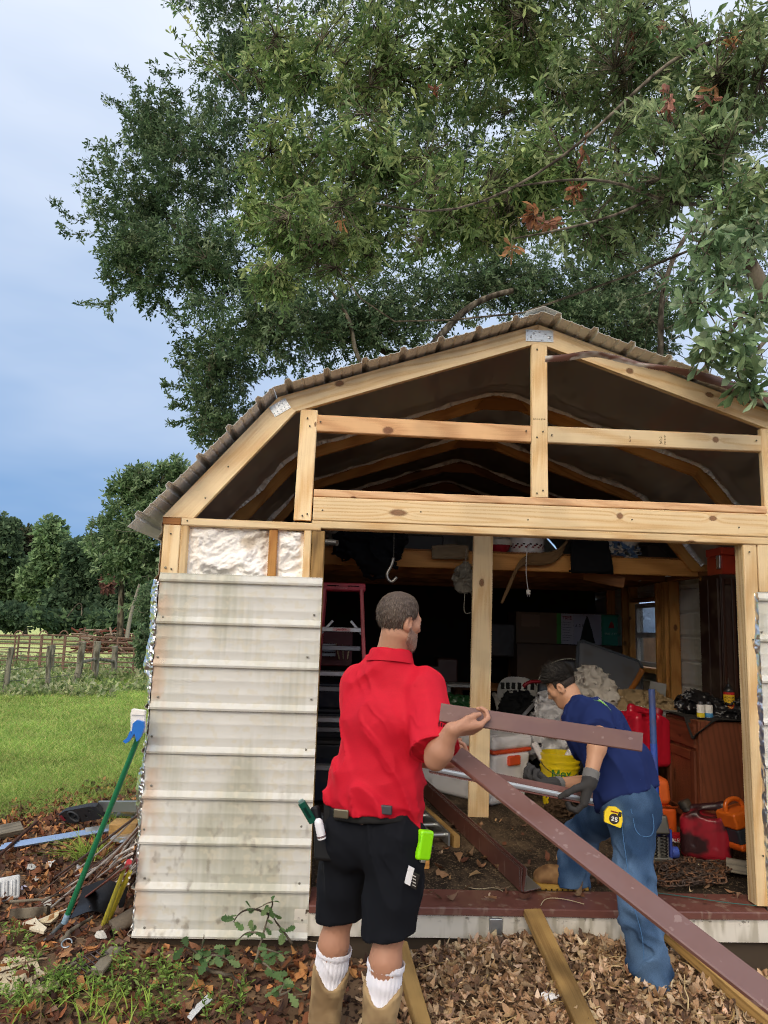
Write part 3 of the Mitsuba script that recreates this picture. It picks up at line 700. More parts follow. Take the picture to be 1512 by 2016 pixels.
# right jamb, right wall studs in front
upboard('jamb_stud', 1.978, 0.375, PZ-0.03, 0.070, 'wood', 0.010, 0.086, label='pale pine post on the right of the door opening')
upboard('jamb_stud', 2.060, 1.835, PZ-0.03, 0.085, 'wood', 0.006, 0.05)
mb = MB(); board(mb, (2.0, Y0+0.005, 0.21), (2.0, Y0+0.005, 1.80), 0.02, 0.0012, (0, 1, 0)); 
zs = np.linspace(0.22, 1.83, 160); P = np.zeros((160, 4, 3))
for j in range(4):
    P[:, j] = np.stack([2.0 - 0.014*j/3*(0.2+1.3*meshkit.fbm(np.stack([zs*7, zs*0, zs*0], -1), 3, 9)), Y0-0.008+0.02*j/3+0.007*(meshkit.noise(np.stack([zs*38, zs*0+j, zs*0], -1), 3)-.5), zs], -1)
mb = MB(); sheet(mb, P, 0.001); put('foil_lining', mb, 'foil', SHED, smooth=35)
# interior: left, right studs, right window, back studs, loft
def stud(p, q, w, t, side, mat='wood_orange'):
    mb = MB(); board(mb, p, q, w, t, side); put('interior_stud', mb, mat, SHED)
for y in (4.35, 5.0, 5.74, 6.34, 6.62, 7.27, 7.45, 7.9): stud((WX1-0.05, y, FZ), (WX1-0.05, y, PZ-0.04), 0.036, 0.085, (1, 0, 0), 'wood_orange')
stud((WX1-0.06, 6.45, FZ), (WX1-0.06, 6.45, PZ-0.04), 0.09, 0.08, (1, 0, 0), 'wood_orange')
for y in (4.4, 5.0, 5.6, 6.2, 6.8, 7.4): stud((WX0+0.05, y, FZ), (WX0+0.05, y, PZ-0.04), 0.036, 0.085, (1, 0, 0), 'wood_old')
for x in (-0.5, 0.1, 0.7, 1.3, 1.9, 2.4): stud((x, Y1-0.06, FZ), (x, Y1-0.06, PZ), 0.036, 0.085, (0, 1, 0), 'wood_old')
for x in (WX0+0.05, WX1-0.05): stud((x, Y0+0.1, PZ-0.018), (x, Y1, PZ-0.018), 0.036, 0.085, (1, 0, 0), 'wood_old')
# window in the right wall
WIN = key_for('window', SHED); tag(WIN, 'small sash window in the right inside wall')
mb = MB(); yA, yB, zA, zM, zB = 6.68, 7.22, 1.33, 1.61, 1.90; xW = WX1-0.02
for lo, hi in (((xW-0.03, yA, zA), (xW+0.03, yA+0.04, zB)), ((xW-0.03, yB-0.04, zA), (xW+0.03, yB, zB)), ((xW-0.028, yA+0.042, zA), (xW+0.028, yB-0.042, zA+0.04)), ((xW-0.028, yA+0.042, zB-0.04), (xW+0.028, yB-0.042, zB)), ((xW-0.036, yA+0.042, zM-0.02), (xW+0.02, yB-0.042, zM+0.025))):
    boxm(mb, lo, hi, 'b9bab6')
put('frame', mb, 'paint', WIN)
for a, b in ((zA+0.04, zM-0.02), (zM+0.025, zB-0.04)):
    mb = MB(); mb.add([(xW, yA+.04, a), (xW, yB-.04, a), (xW, yB-.04, b), (xW, yA+.04, b)], [[0, 1, 2, 3]]); put('pane', mb, 'glasspane', WIN)
def paneW(p, n, uv): return 0.55+0.3*fbm(p.y*30, p.z*30, 2, octaves=3)
scene['glasspane'] = {'type': 'blendbsdf', 'weight': proc(paneW), 'a': {'type': 'thindielectric'}, 'b': {'type': 'diffuse', 'reflectance': rgb('8d9188')}}
stud((WX1-0.05, 6.66, 1.30), (WX1-0.05, 7.24, 1.30), 0.036, 0.085, (1, 0, 0)); stud((WX1-0.05, 6.66, 1.93), (WX1-0.05, 7.24, 1.93), 0.036, 0.085, (1, 0, 0), 'wood_old')
# loft: front joist, deck, ceiling board
mb = MB(); board(mb, (WX0+0.1, 5.78, 2.125), (WX1-0.1, 5.78, 2.125), 0.125, 0.036, (0, 1, 0)); put('loft_joist', mb, 'wood_orange', SHED, label='orange brown joist carrying the loft inside')
for y in (6.4, 7.0, 7.6, 8.2):
    mb = MB(); board(mb, (WX0+0.1, y, 2.125), (WX1-0.1, y, 2.125), 0.125, 0.036, (0, 1, 0)); put('loft_joist', mb, 'wood_old', SHED)
for k in range(6):
    mb = MB(); boxm(mb, (WX0+0.15+k*0.57, 5.77, 2.189), (WX0+0.715+k*0.57, 8.5, 2.202), '6f5436'); put('loft_board', mb, 'wood_old', SHED)
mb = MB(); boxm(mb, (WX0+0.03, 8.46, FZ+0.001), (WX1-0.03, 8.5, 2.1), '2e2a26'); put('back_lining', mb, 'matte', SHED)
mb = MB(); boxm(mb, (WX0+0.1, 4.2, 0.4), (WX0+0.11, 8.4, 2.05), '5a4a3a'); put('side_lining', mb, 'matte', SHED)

# nail heads and grade stamps on the new lumber
mb = MB()
for x, z in ((-0.248, 2.13), (-0.225, 2.14), (-0.245, 2.62), (-0.232, 2.58), (0.905, 2.285), (0.935, 2.30), (0.905, 2.57), (0.935, 2.60), (0.905, 3.03), (-0.15, 2.16), (0.33, 2.17), (0.86, 2.15), (1.38, 2.17), (1.92, 2.15), (-0.86, 1.85), (-0.875, 2.02), (1.97, 2.03), (1.985, 1.1), (1.975, 0.6), (1.97, 1.6), (2.03, 2.6), (0.98, 2.585), (0.85, 2.60), (-0.18, 2.605), (-0.80, 2.085), (-0.72, 2.20), (-0.62, 2.36)):
    lathe(mb, [(0.0042, -0.004), (0.0042, 0.001), (0.002, 0.002), (0, 0.002)], 8, '5a534b', ((x, Y0-0.003, z), (0, -1, 0)))
put('nail_head', mb, 'metal', SHED, label='nail heads in the new pine framing', kind='stuff')
for (x, z, tx, h, ex, ey) in ((1.545, 2.562, 'NO.2', 0.012, (0, 0, 1), (-1, 0, 0)), (1.565, 2.560, 'KD SYP', 0.010, (0, 0, 1), (-1, 0, 0)), (1.385, 2.565, 'A1007', 0.008, (0, 0, 1), (-1, 0, 0)), (0.885, 2.66, 'KD 19 SYP', 0.009, (1, 0, 0), (0, 0, 1))):
    mb = MB(); lettering(mb, tx, h, (x, Y0+0.0015 if x < 1 else Y0+0.0055, z), ex, ey, '5a3a22', 0.0006, False); put('grade_stamp', mb, 'print', SHED, kind='stuff')
# ---------------------------------------------------------------- vegetation
def rnd_unit(n, rng):
    return norm(rng.normal(size=(n, 3)))
def leaf_arrays(base, d, nrm, L, W, col, kind='quad', curl=0.0):
    """leaf blades from base along d; 'quad' 2 triangles folded on the midrib, 'obov' 6 triangles"""
    d = norm(d); s = norm(np.cross(d, nrm)); n = np.cross(s, d)
    L, W = L[:, None], W[:, None]
    if kind == 'quad':
        pts = [base, base+d*L*0.6+s*W*0.5+n*W*0.12, base+d*L-n*L*0.05, base+d*L*0.6-s*W*0.5+n*W*0.12]
        T = [[0, 1, 2], [0, 2, 3]]
    elif kind == 'obov':
        k = curl
        pts = [base, base+d*L*0.42+s*W*0.30+n*W*0.1, base+d*L*0.42-n*W*0.05, base+d*L*0.42-s*W*0.30+n*W*0.1,
               base+d*L*0.76+s*W*0.5+n*(W*0.16-L*k*0.5), base+d*L*0.78-n*(W*0.02+L*k*0.5), base+d*L*0.76-s*W*0.5+n*(W*0.16-L*k*0.5), base+d*L*1.0-n*L*k]
        T = [[0, 1, 2], [0, 2, 3], [1, 4, 5], [1, 5, 2], [2, 5, 6], [2, 6, 3], [4, 7, 5], [5, 7, 6]]
    P = np.stack(pts, 1); m = P.shape[1]; N = len(base)
    f = (np.array(T)[None]+(np.arange(N)*m)[:, None, None]).reshape(-1, 3)
    return P.reshape(-1, 3), f, np.repeat(col, m, 0)
def palette(n, cols, rng, j=0.25):
    c = np.array([lin(x) for x in cols])[rng.integers(0, len(cols), n)]
    return c*(1+j*(rng.random((n, 1))*2-1))*(1+0.06*(rng.random((n, 3))*2-1))
SAT = 0.84
def spray(centers, outward, per, L, W, cols, rng, kind='quad', twigL=0.18, droop=0.25, jl=0.35, curl=0.05, up=0.5):
    """leafy twig tips: 'per' leaves round each centre"""
    n = len(centers); dirs = norm(outward+0.7*rnd_unit(n, rng)+[0, 0, -droop])
    c = np.repeat(centers, per, 0); dd = np.repeat(dirs, per, 0)
    s = (rng.random(len(c))**0.7)*twigL
    base = c - dd*s[:, None] + rng.normal(size=c.shape)*L*0.08
    rad = rnd_unit(len(c), rng)
    d = norm(dd*0.75+rad*0.95)
    nr = norm(rnd_unit(len(c), rng)*0.8+[0, 0, up])
    l = L*(1+jl*(rng.random(len(c))*2-1)); w = W*(1+jl*(rng.random(len(c))*2-1))
    col = palette(n, cols, rng, 0.22).repeat(per, 0)*(1+0.25*(rng.random((len(c), 1))*2-1))
    lum = (col@np.array([.3, .6, .1]))[:, None]; col = np.maximum(lum+SAT*(col-lum), .004)
    return base, d, nr, l, w, col, dirs
def limb_pts(a, b, rng, sag=0.12, n=7):
    t = np.linspace(0, 1, n)[:, None]; L = np.linalg.norm(b-a)
    m = rng.normal(size=3)*L*sag
    return a+(b-a)*t+np.sin(t*math.pi)*m+0.03*L*rng.normal(size=(n, 3))*np.sin(t*math.pi)
V_ = lambda *a: np.array(a, float)
class Tree:
    def __init__(s, name, label, trunk, seed, r0=0.25, group=None, ls=0.55):
        s.ls = ls
        s.key = thing(name, label, 'tree', group); s.rng = np.random.default_rng(seed); s.wood = MB(); s.limbs = []; s.r0 = r0
        tr = bez(trunk, 14); rr = np.linspace(r0, r0*0.55, 14); rr[0] *= 1.25
        mb = MB(); tube(mb, tr, rr, 10); put('trunk', mb, 'bark', s.key, smooth=True)
        s.nodes = [tr[5:]]; s.rad = [rr[5:]]; s.leaf = []
    def nearest(s, p, k=1):
        N = np.vstack(s.nodes); R = np.concatenate(s.rad); d, i = cKDTree(N).query(p); return N[i], R[i]
    def limb(s, b, scale=0.5, n=8, sag=0.1):
        a, r = s.nearest(np.asarray(b, float)); p = limb_pts(a, np.asarray(b, float), s.rng, sag, n)
        r1 = max(r*scale, 0.004); rr = np.linspace(r1, r1*0.35, n); tube(s.wood, p, rr, 5, caps=False); s.nodes.append(p[2:]); s.rad.append(rr[2:])
    def blob(s, c, r, n, per, L, W, cols, kind='quad', branches=10, twigs=0.5, th=0.42, freq=1.1, shell=0.45, sprigs=0, **kw):
        c, r = np.asarray(c, float), np.asarray(r, float); rng = s.rng
        s.limb(c+rng.normal(size=3)*r*0.15, s.ls)
        for k in range(branches): s.limb(c+rnd_unit(1, rng)[0]*r*rng.uniform(0.5, 0.95), 0.5, 6)
        m = int(n*2.6); u = rnd_unit(m, rng); rad = rng.random(m)**shell
        bump = 0.72+0.56*meshkit.fbm(u*2.6+c, 3, 5)
        p = c+u*(rad*bump)[:, None]*r
        q = meshkit.fbm(p*freq+7, 4, 31); p = p[q > th][:n]
        out = norm((p-c)/r)
        b = spray(p, out, per, L, W, cols, rng, kind, **kw)
        s.leaf.append((leaf_arrays(*b[:6], kind, kw.get('curl', 0.05)), b[0], kind, b))
        for k in range(sprigs):
            u0 = unit(rnd_unit(1, rng)[0]*[1, .7, 1]); a0 = c+u0*r*0.85; ln = rng.uniform(.35, .8); d0 = unit(u0+.5*rng.normal(size=3)*[1, 1, .6]+V_(0, 0, .25)); q0 = limb_pts(a0, a0+d0*ln, rng, .08, 9)
            tube(s.wood, q0, np.linspace(.007, .0025, 9), 3, caps=False); q1 = q0[2:].repeat(3, 0)+rng.normal(size=(21, 3))*.025; b1 = spray(q1, np.tile(d0, (21, 1)), 6, L, W, cols, rng, kind, twigL=.12, droop=0, up=.3); s.leaf.append((leaf_arrays(*b1[:6], kind, kw.get('curl', 0.05)), b1[0], kind, b1))
        pick = rng.random(len(p)) < twigs
        if pick.any():
            N = np.vstack(s.nodes); dist, i = cKDTree(N).query(p[pick])
            for a, e in zip(N[i], p[pick]):
                ln = np.linalg.norm(e-a)
                if ln < 2.5: tube(s.wood, limb_pts(a, e, rng, 0.08, 4), np.linspace(0.0045, 0.0018, 4)*max(1, L/0.08), 3, caps=False)
    def done(s, label=None, near=0, bark='bark'):
        if s.wood.n: put('branch', s.wood, bark, s.key, smooth=True, kind='stuff')
        mb = MB()
        for (v, f, c), *_ in s.leaf: mb.add(v, f, c)
        if near:
            v, f, u, c = mb.all()
            cut = s.cut_nearest(near)
            keep = np.ones(len(f), bool)
            for (v0, v1) in cut:
                pass
        put('foliage', mb, 'leafy', s.key, kind='stuff')
def blobs(tree, spec, Y=None, **kw):
    for (px, py, rx, ry, D, dr_, n) in spec:
        c = at(px, py, D); k = D/F
        tree.blob(c, (rx*k, dr_, ry*k), n, **kw)
DARK = ['57714e', '648058', '728c62', '5a7551', '8aa078', '4b6545']
MID = ['7a9656', '8aa45e', '9ab26a', '6d8b4c', 'a6ba7c', '5f7c46', 'b0bf72']
# the big oak behind the shed
T1 = Tree('oak_tree', 'big dark green oak behind the shed, its crown spreading left of the roof', [(2.3, 13.0, -0.1), (2.25, 12.9, 2.0), (2.1, 12.8, 4.2), (1.6, 12.6, 6.0)], 11, 0.30)
spec = [(290, 400, 150, 150, 12.5, 1.2, 820), (300, 250, 75, 85, 12.7, 0.8, 330), (420, 300, 130, 150, 12.4, 1.2, 680), (265, 520, 85, 80, 12.2, 0.9, 380), (400, 520, 150, 110, 12.0, 1.3, 760),
    (430, 720, 100, 95, 12.6, 1.0, 520), (440, 830, 85, 80, 12.8, 0.9, 380), (530, 640, 150, 110, 11.6, 1.2, 700), (670, 640, 140, 110, 12.2, 1.2, 600), (470, 90, 100, 130, 12.8, 1.1, 520),
    (620, 150, 180, 180, 13.0, 1.4, 700), (620, 420, 160, 150, 12.5, 1.3, 700), (820, 250, 220, 210, 13.2, 1.4, 880), (830, 580, 150, 110, 12.6, 1.2, 430), (1000, 540, 150, 120, 12.8, 1.2, 430),
    (1060, 250, 220, 230, 13.2, 1.4, 820), (1230, 560, 130, 150, 13.2, 1.2, 640), (1320, 230, 220, 240, 13.0, 1.5, 760), (1440, 500, 120, 110, 13.4, 1.0, 160), (1560, 300, 160, 220, 13.0, 1.4, 380), (1180, 640, 130, 60, 12.4, 1.0, 380),
    (420, -60, 150, 110, 12.6, 1.2, 420), (750, -60, 260, 110, 12.8, 1.4, 700), (1150, -80, 300, 130, 12.8, 1.5, 700)]
spec += [(760, 640, 130, 70, 12.2, 1.0, 420), (1120, 600, 140, 90, 13.0, 1.1, 560), (1260, 650, 110, 90, 12.8, 1.1, 480), (960, 560, 120, 60, 13.0, 1.0, 260)]
blobs(T1, spec, per=15, L=0.078, W=0.031, cols=DARK, twigs=0.14, th=0.43, freq=1.9, branches=7, twigL=0.26, droop=0.1, up=0.3, sprigs=9)
T1.done()
# the nearer oak to the right, its branches hanging over the gable
T2 = Tree('oak_tree', 'nearer oak with larger yellowish green leaves, its branches hanging over the gable from the right', [(4.6, 6.9, 0), (4.5, 6.8, 2.0), (4.1, 6.6, 3.9), (3.3, 6.3, 5.2)], 23, 0.12, None, 0.2)
spec = [(640, 470, 170, 90, 7.4, 0.9, 430), (560, 330, 110, 110, 7.8, 0.8, 260), (760, 330, 170, 120, 7.2, 0.9, 430), (900, 430, 180, 80, 6.8, 0.9, 430), (760, 130, 190, 130, 7.6, 0.9, 430), (1010, 130, 200, 150, 7.0, 0.9, 520), (1060, 370, 170, 100, 6.4, 0.8, 420), (540, 560, 70, 60, 7.4, 0.5, 120), (560, 120, 120, 120, 8.0, 0.7, 240), (480, 420, 60, 50, 7.6, 0.5, 90)]
blobs(T2, spec, per=8, L=0.105, W=0.031, cols=MID, kind='obov', twigs=0.8, th=0.42, freq=2.2, branches=8, twigL=0.20, droop=0.35, up=0.45, curl=0.12)
spec = [(1230, 130, 190, 150, 6.2, 0.8, 400), (1430, 160, 150, 170, 5.6, 0.7, 330), (1300, 330, 180, 110, 5.4, 0.7, 300), (1460, 420, 90, 110, 5.0, 0.5, 140), (1200, 450, 130, 80, 6.0, 0.6, 150), (1000, -60, 400, 90, 6.4, 0.9, 420)]
blobs(T2, spec, per=8, L=0.105, W=0.031, cols=['6c8854', '7a945e', '88a066', '98ac72', '607a4c', 'a9ba84'], kind='obov', twigs=0.9, th=0.42, freq=2.3, branches=9, twigL=0.20, droop=0.35, up=0.45, curl=0.12)
# hanging leafy tips close in front of the right slope
spec = [(1415, 545, 60, 60, 3.9, 0.16, 26), (1370, 610, 45, 45, 3.7, 0.14, 16), (1405, 690, 35, 45, 3.4, 0.12, 13), (1455, 690, 45, 60, 3.35, 0.12, 16), (1480, 760, 30, 30, 3.3, 0.1, 8), (1380, 480, 60, 50, 4.0, 0.2, 22), (1490, 620, 40, 70, 3.6, 0.15, 14), (1350, 560, 40, 40, 4.2, 0.12, 12), (1480, 470, 50, 60, 4.0, 0.15, 18)]
blobs(T2, spec, per=7, L=0.088, W=0.030, cols=['6d8a5c', '7d9868', '8ba676', '617e50', 'a0b68c'], kind='obov', twigs=1.0, th=0.0, branches=3, twigL=0.05, droop=0.7, up=0.3, curl=0.10)
NEARB = [len(T2.leaf)-k for k in range(1, 10)]
# dead brown bunches and yellowed leaves
spec = [(1055, 425, 26, 22, 5.6, 0.1, 8), (1130, 375, 16, 18, 5.7, 0.08, 4), (1315, 205, 20, 26, 5.2, 0.08, 5), (1010, 490, 10, 20, 5.4, 0.05, 2), (1270, 60, 60, 30, 5.8, 0.2, 5), (1440, 80, 16, 16, 5.2, 0.1, 4), (855, 180, 8, 10, 6.6, 0.05, 2), (1080, 445, 16, 14, 5.5, 0.08, 4), (1400, 190, 14, 14, 5.0, 0.1, 4), (670, 440, 8, 8, 6.6, 0.05, 1), (1150, 300, 8, 12, 5.6, 0.1, 2)]
blobs(T2, spec, per=6, L=0.095, W=0.032, cols=['a9705a', '8d5438', 'b07a4e', 'c08a78'], kind='obov', twigs=1.0, th=0.0, branches=0, twigL=0.05, droop=1.2, up=0.2, curl=0.2)
# a long whip standing out of the crown on the left
def whip(t, px, D, cols, per=5, L=0.09):
    p = bez([at(a, b, D) for a, b in px], 14); tube(t.wood, p, np.linspace(0.008, 0.002, 14), 4, caps=False)
    b = spray(p[3:].repeat(1, 0), norm(np.gradient(p, axis=0))[3:], per, L, 0.03, cols, t.rng, 'obov', twigL=0.1, droop=0.0)
    t.leaf.append((leaf_arrays(*b[:6], 'obov', 0.05), b[0], 'obov', b))
whip(T2, [(480, 190), (420, 110), (370, 45), (325, -10)], 7.6, MID); whip(T2, [(440, 160), (385, 105), (335, 60)], 7.8, MID, 4); whip(T2, [(470, 160), (420, 130), (340, 115)], 7.7, MID, 4)
whip(T2, [(760, 260), (700, 200), (640, 115)], 6.6, MID, 4); whip(T2, [(1110, 300), (1070, 220), (1060, 150)], 5.4, MID, 6)
for a in ([(1500, 250), (1300, 380), (1190, 430), (1010, 470)], [(1500, 360), (1330, 400), (1210, 360), (1000, 370)], [(1512, 60), (1340, 110), (1130, 290), (870, 415), (740, 400)]):
    p = bez([at(x, y, 5.9-0.4*k) if k else at(x, y, 6.0) for k, (x, y) in enumerate(a)], 20); tube(T2.wood, p, np.linspace(0.022, 0.005, 20), 6, caps=False)
# the limbs that show bare against the sky at the right
for a, D, r in (([(1330, 800), (1385, 730), (1420, 680), (1470, 610), (1530, 550)], 8.8, 0.04), ([(1290, 780), (1300, 690), (1302, 600), (1330, 500), (1400, 400)], 9.0, 0.045), ([(1430, 800), (1460, 740), (1490, 690), (1530, 650)], 8.8, 0.04)):
    p = bez([at(x, y, D) for x, y in a], 14); tube(T2.wood, p, np.linspace(r, r*0.5, 14), 7, caps=False)
    for k in range(26):
        q = p[T2.rng.integers(2, 14)]; e = q+rnd_unit(1, T2.rng)[0]*[0.7, 0.5, 0.7]; tube(T2.wood, limb_pts(q, e, T2.rng, 0.15, 6), np.linspace(0.008, 0.002, 6), 4, caps=False)
for a, D, r in (([(800, 740), (862, 668), (905, 620), (950, 590), (1010, 572)], 11.0, 0.07), ([(745, 760), (700, 690), (690, 640), (640, 560)], 11.5, 0.04)):
    p = bez([at(x, y, D) for x, y in a], 14); tube(T2.wood, p, np.linspace(r, r*0.6, 14), 7, caps=False)
# the largest leaves in view become parts of their own, the rest of the crown one part
def finish_near(t, count):
    cand = []
    for bi in NEARB:
        (v, f, c), b0, kind, b = t.leaf[bi]
        m = 8; V = v.reshape(-1, m, 3); C = c.reshape(-1, m, 3); Fp = f.reshape(-1, 8, 3)
        for i in range(len(V)):
            w = V[i]-CAM; z = w@FW; x, y = 756+F*(w@RT)/z, 1008-F*(w@UP)/z
            if x.max() < 0 or x.min() > 1512 or y.max() < 0 or y.min() > 2016: continue
            cand.append(((x.max()-x.min())*(y.max()-y.min()), bi, i))
    cand.sort(key=lambda q: -q[0]); pick = {}
    for s, bi, i in cand[:count]: pick.setdefault(bi, set()).add(i)
    for bi, ids in pick.items():
        (v, f, c), b0, kind, b = t.leaf[bi]
        V = v.reshape(-1, 8, 3); C = c.reshape(-1, 8, 3); T = f.reshape(-1, 8, 3)[0]-f.min()
        T = np.array([[0, 1, 2], [0, 2, 3], [1, 4, 5], [1, 5, 2], [2, 5, 6], [2, 6, 3], [4, 7, 5], [5, 7, 6]])
        for i in sorted(ids):
            mb = MB(); mb.add(V[i], T, C[i]); put('leaf', mb, 'leafy', t.key, smooth=True)
        keep = np.array([i for i in range(len(V)) if i not in ids], int)
        V, C = V[keep], C[keep]
        t.leaf[bi] = ((V.reshape(-1, 3), (T[None]+(np.arange(len(V))*8)[:, None, None]).reshape(-1, 3), C.reshape(-1, 3)), b0, kind, b)
finish_near(T2, 300)
T2.done()
# mid-distance tree with a grey trunk left of the shed
T3 = Tree('oak_tree', 'middle distance tree with a slim grey trunk just left of the shed wall', [at(236, 1256, 24), at(238, 1200, 24), at(242, 1120, 24), at(262, 1030, 24)], 37, 0.10)
spec = [(300, 950, 65, 55, 24, 1.1, 380), (345, 935, 50, 45, 24.3, 0.9, 210), (250, 980, 50, 60, 24, 1.0, 240), (300, 1040, 90, 70, 24, 1.3, 480), (215, 1060, 55, 60, 24.5, 1.0, 280), (330, 1120, 80, 80, 24, 1.3, 420), (240, 1110, 60, 50, 23.6, 1.0, 220), (300, 1190, 60, 50, 23.5, 1.0, 220)]
blobs(T3, spec, per=9, L=0.17, W=0.07, cols=['5f7c50', '6f8c5a', '7f9a68', '557048', '92aa7c'], twigs=0.06, th=0.40, freq=1.0, branches=6, twigL=0.3, droop=0.1, up=0.3)
p = bez([at(196*1.0+54, 1256, 22), at(258, 1210, 22), at(275, 1150, 22)], 8); tube(T3.wood, p, np.linspace(0.06, 0.035, 8), 7, caps=False)
T3.done(bark='bark_pale')
def bark2(p, n, uv): return mix(lin('6f6a60'), lin('9a968a'), fbm(p.x*9, p.y*9, p.z*2.5, octaves=4))
bs('bark_pale', pr(proc(bark2), 0.9, specular=0.15))
S1 = Tree('shrub', 'bushy shrub growing against the left wall of the shed behind the gate', [at(285, 1305, 17), at(285, 1290, 17), at(286, 1270, 17), at(288, 1250, 17)], 41, 0.05)
blobs(S1, [(292, 1200, 26, 60, 16.5, 0.5, 190), (285, 1270, 24, 50, 16.2, 0.5, 170)], per=9, L=0.11, W=0.045, cols=DARK[:4]+['6d8060'], twigs=0.1, th=0.3, branches=3, twigL=0.2)
S1.done()
labels[S1.key]['category'] = 'shrub'
S2 = Tree('shrub', 'leafy shrub standing outside the right inside window', [V_(4.0, 6.7, -.05), V_(4.0, 6.7, .4), V_(4.02, 6.7, .8), V_(4.0, 6.72, 1.2)], 43, 0.04)
for c_ in ((4.1, 6.3, 1.2), (4.2, 7.1, 1.5), (4.6, 6.8, 2.0)): S2.blob(c_, (.55, .6, .7), 240, 9, .10, .04, DARK, twigs=.05, th=.3, branches=3)
S2.done(); labels[S2.key]['category'] = 'shrub'
# the tree line beyond the paddock
far = [('broad rounded tree at the far left edge of the tree line', [(-30, 1090, 70, 70), (5, 1060, 40, 50), (20, 1150, 70, 60), (-20, 1190, 80, 50)], 62, ['4f6f3f', '608149', '44643c', '6c8e56']),
    ('tall olive brown tree with dark bare limbs in the tree line', [(55, 1070, 34, 34), (75, 1110, 40, 40), (50, 1150, 40, 40)], 66, ['736f47', '626f44', '836f4b', '586f40']),
    ('light green round topped tree in the middle of the tree line', [(102, 1055, 36, 40), (110, 1100, 50, 50), (90, 1150, 60, 50), (130, 1170, 60, 50)], 60, ['6b944b', '7ba656', '5d8444', '8cb464']),
    ('darker green tree right of the light one in the tree line', [(160, 1085, 36, 40), (175, 1130, 50, 50), (150, 1190, 70, 50), (200, 1170, 60, 60)], 56, ['41643d', '4f7447', '3a5937', '5c814f']),
    ('tree behind the slim grey trunk at the right of the tree line', [(210, 1090, 50, 60), (260, 1120, 60, 60), (240, 1190, 70, 50), (310, 1160, 80, 70)], 52, ['476a3f', '567b4b', '3d5d39', '6a8d59']),
    ('low dark bush at the foot of the tree line on the left', [(30, 1215, 60, 28), (-40, 1215, 60, 30)], 50, ['385839', '446740', '517649']),
    ('low dark bush at the foot of the tree line in the middle', [(110, 1220, 55, 26), (160, 1222, 50, 24)], 49, ['365639', '41643d', '5d8444']),
    ('low green bush at the foot of the slim grey trunk', [(215, 1225, 50, 24), (275, 1225, 60, 26)], 47, ['3c5d3c', '4b6f44', '648b49'])]
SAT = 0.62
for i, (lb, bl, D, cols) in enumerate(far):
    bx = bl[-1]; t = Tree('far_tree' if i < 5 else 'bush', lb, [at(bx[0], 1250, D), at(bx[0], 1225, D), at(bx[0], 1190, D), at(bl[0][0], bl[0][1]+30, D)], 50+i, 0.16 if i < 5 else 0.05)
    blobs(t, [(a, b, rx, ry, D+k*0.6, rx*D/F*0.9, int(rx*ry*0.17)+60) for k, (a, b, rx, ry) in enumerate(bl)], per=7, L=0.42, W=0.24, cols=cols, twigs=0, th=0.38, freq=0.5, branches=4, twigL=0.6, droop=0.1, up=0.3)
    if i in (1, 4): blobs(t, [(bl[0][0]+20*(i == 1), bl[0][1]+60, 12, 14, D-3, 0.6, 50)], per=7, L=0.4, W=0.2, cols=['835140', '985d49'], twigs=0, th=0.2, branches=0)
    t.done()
    if i >= 5: labels[t.key]['category'] = 'bush'
SAT = 0.84
# ---------------------------------------------------------------- grass
def grass():
    rng = np.random.default_rng(5); N = 230000
    y = 4.4+rng.random(N)**1.9*17; x = -1.05-rng.random(N)*(0.62*y)
    w = meshkit.fbm(np.stack([x*3, y*3, 0*x], -1), 4, 1)
    edge = y-np.minimum(5.9+1.2*(x+3.1), 8.2)+2.4*(w-0.5)
    k = (edge > -0.5+0.9*rng.random(N)) & (x < -1.15-0.4*rng.random(N)*(y < 9)); x, y = x[k], y[k]
    n = len(x); z = gz(x, y); fat = np.clip(y/7, 0.8, 3.2)
    clump = meshkit.fbm(np.stack([x*1.1, y*1.1, 0*x], -1), 3, 6)
    L = (0.045+0.055*rng.random(n))*(0.6+0.9*clump); d = norm(rnd_unit(n, rng)*[1, 1, 0.3]*0.75+[0, 0, 0.9])
    base = np.stack([x, y, z-0.004], -1); s = norm(np.cross(d, rnd_unit(n, rng)))*(0.0022*fat)[:, None]
    tip = base+d*L[:, None]; mid = base+d*L[:, None]*0.5+[0, 0, 0.006]
    V = np.stack([base-s, base+s, mid+s*0.8, mid-s*0.8, tip+norm(d*[1, 1, 0])*L[:, None]*0.25], 1)
    f = (np.array([[0, 1, 2], [0, 2, 3], [3, 2, 4]])[None]+(np.arange(n)*5)[:, None, None]).reshape(-1, 3)
    col = palette(n, ['86a552', '97b65f', 'a9c46e', '76964a', 'b8c67c', 'b8b276'], rng, 0.2)*(0.55+0.9*clump[:, None])
    mb = MB(); mb.add(V.reshape(-1, 3), f, np.repeat(col, 5, 0)); put('grass', mb, 'leafy', kind='stuff', label='mown green grass covering the field left of the shed', cat='grass')
grass()
def weeds_far():
    rng = np.random.default_rng(8); mb = MB()
    n = 9000; y = 15+rng.random(n)*16; x = -1.8-rng.random(n)*(0.60*y-1)
    k = (meshkit.fbm(np.stack([x*0.5, y*0.35, 0*x], -1), 3, 2) > 0.42) & (y > 17.2+0.16*x); x, y = x[k], y[k]
    p = np.stack([x, y, 0.03+0.24*rng.random(len(x))**1.5], -1)
    b = spray(p, np.tile([0, 0, 1.0], (len(p), 1)), 6, 0.13, 0.07, ['98aa66', '869a58', 'a8b078', '76904e', 'b4b88c'], rng, 'quad', twigL=0.25, droop=-0.3)
    mb.add(*leaf_arrays(*b[:6], 'quad')); put('tall_weeds', mb, 'leafy', kind='stuff', label='pale tall weeds standing behind the wooden fence posts', cat='weeds')
weeds_far()
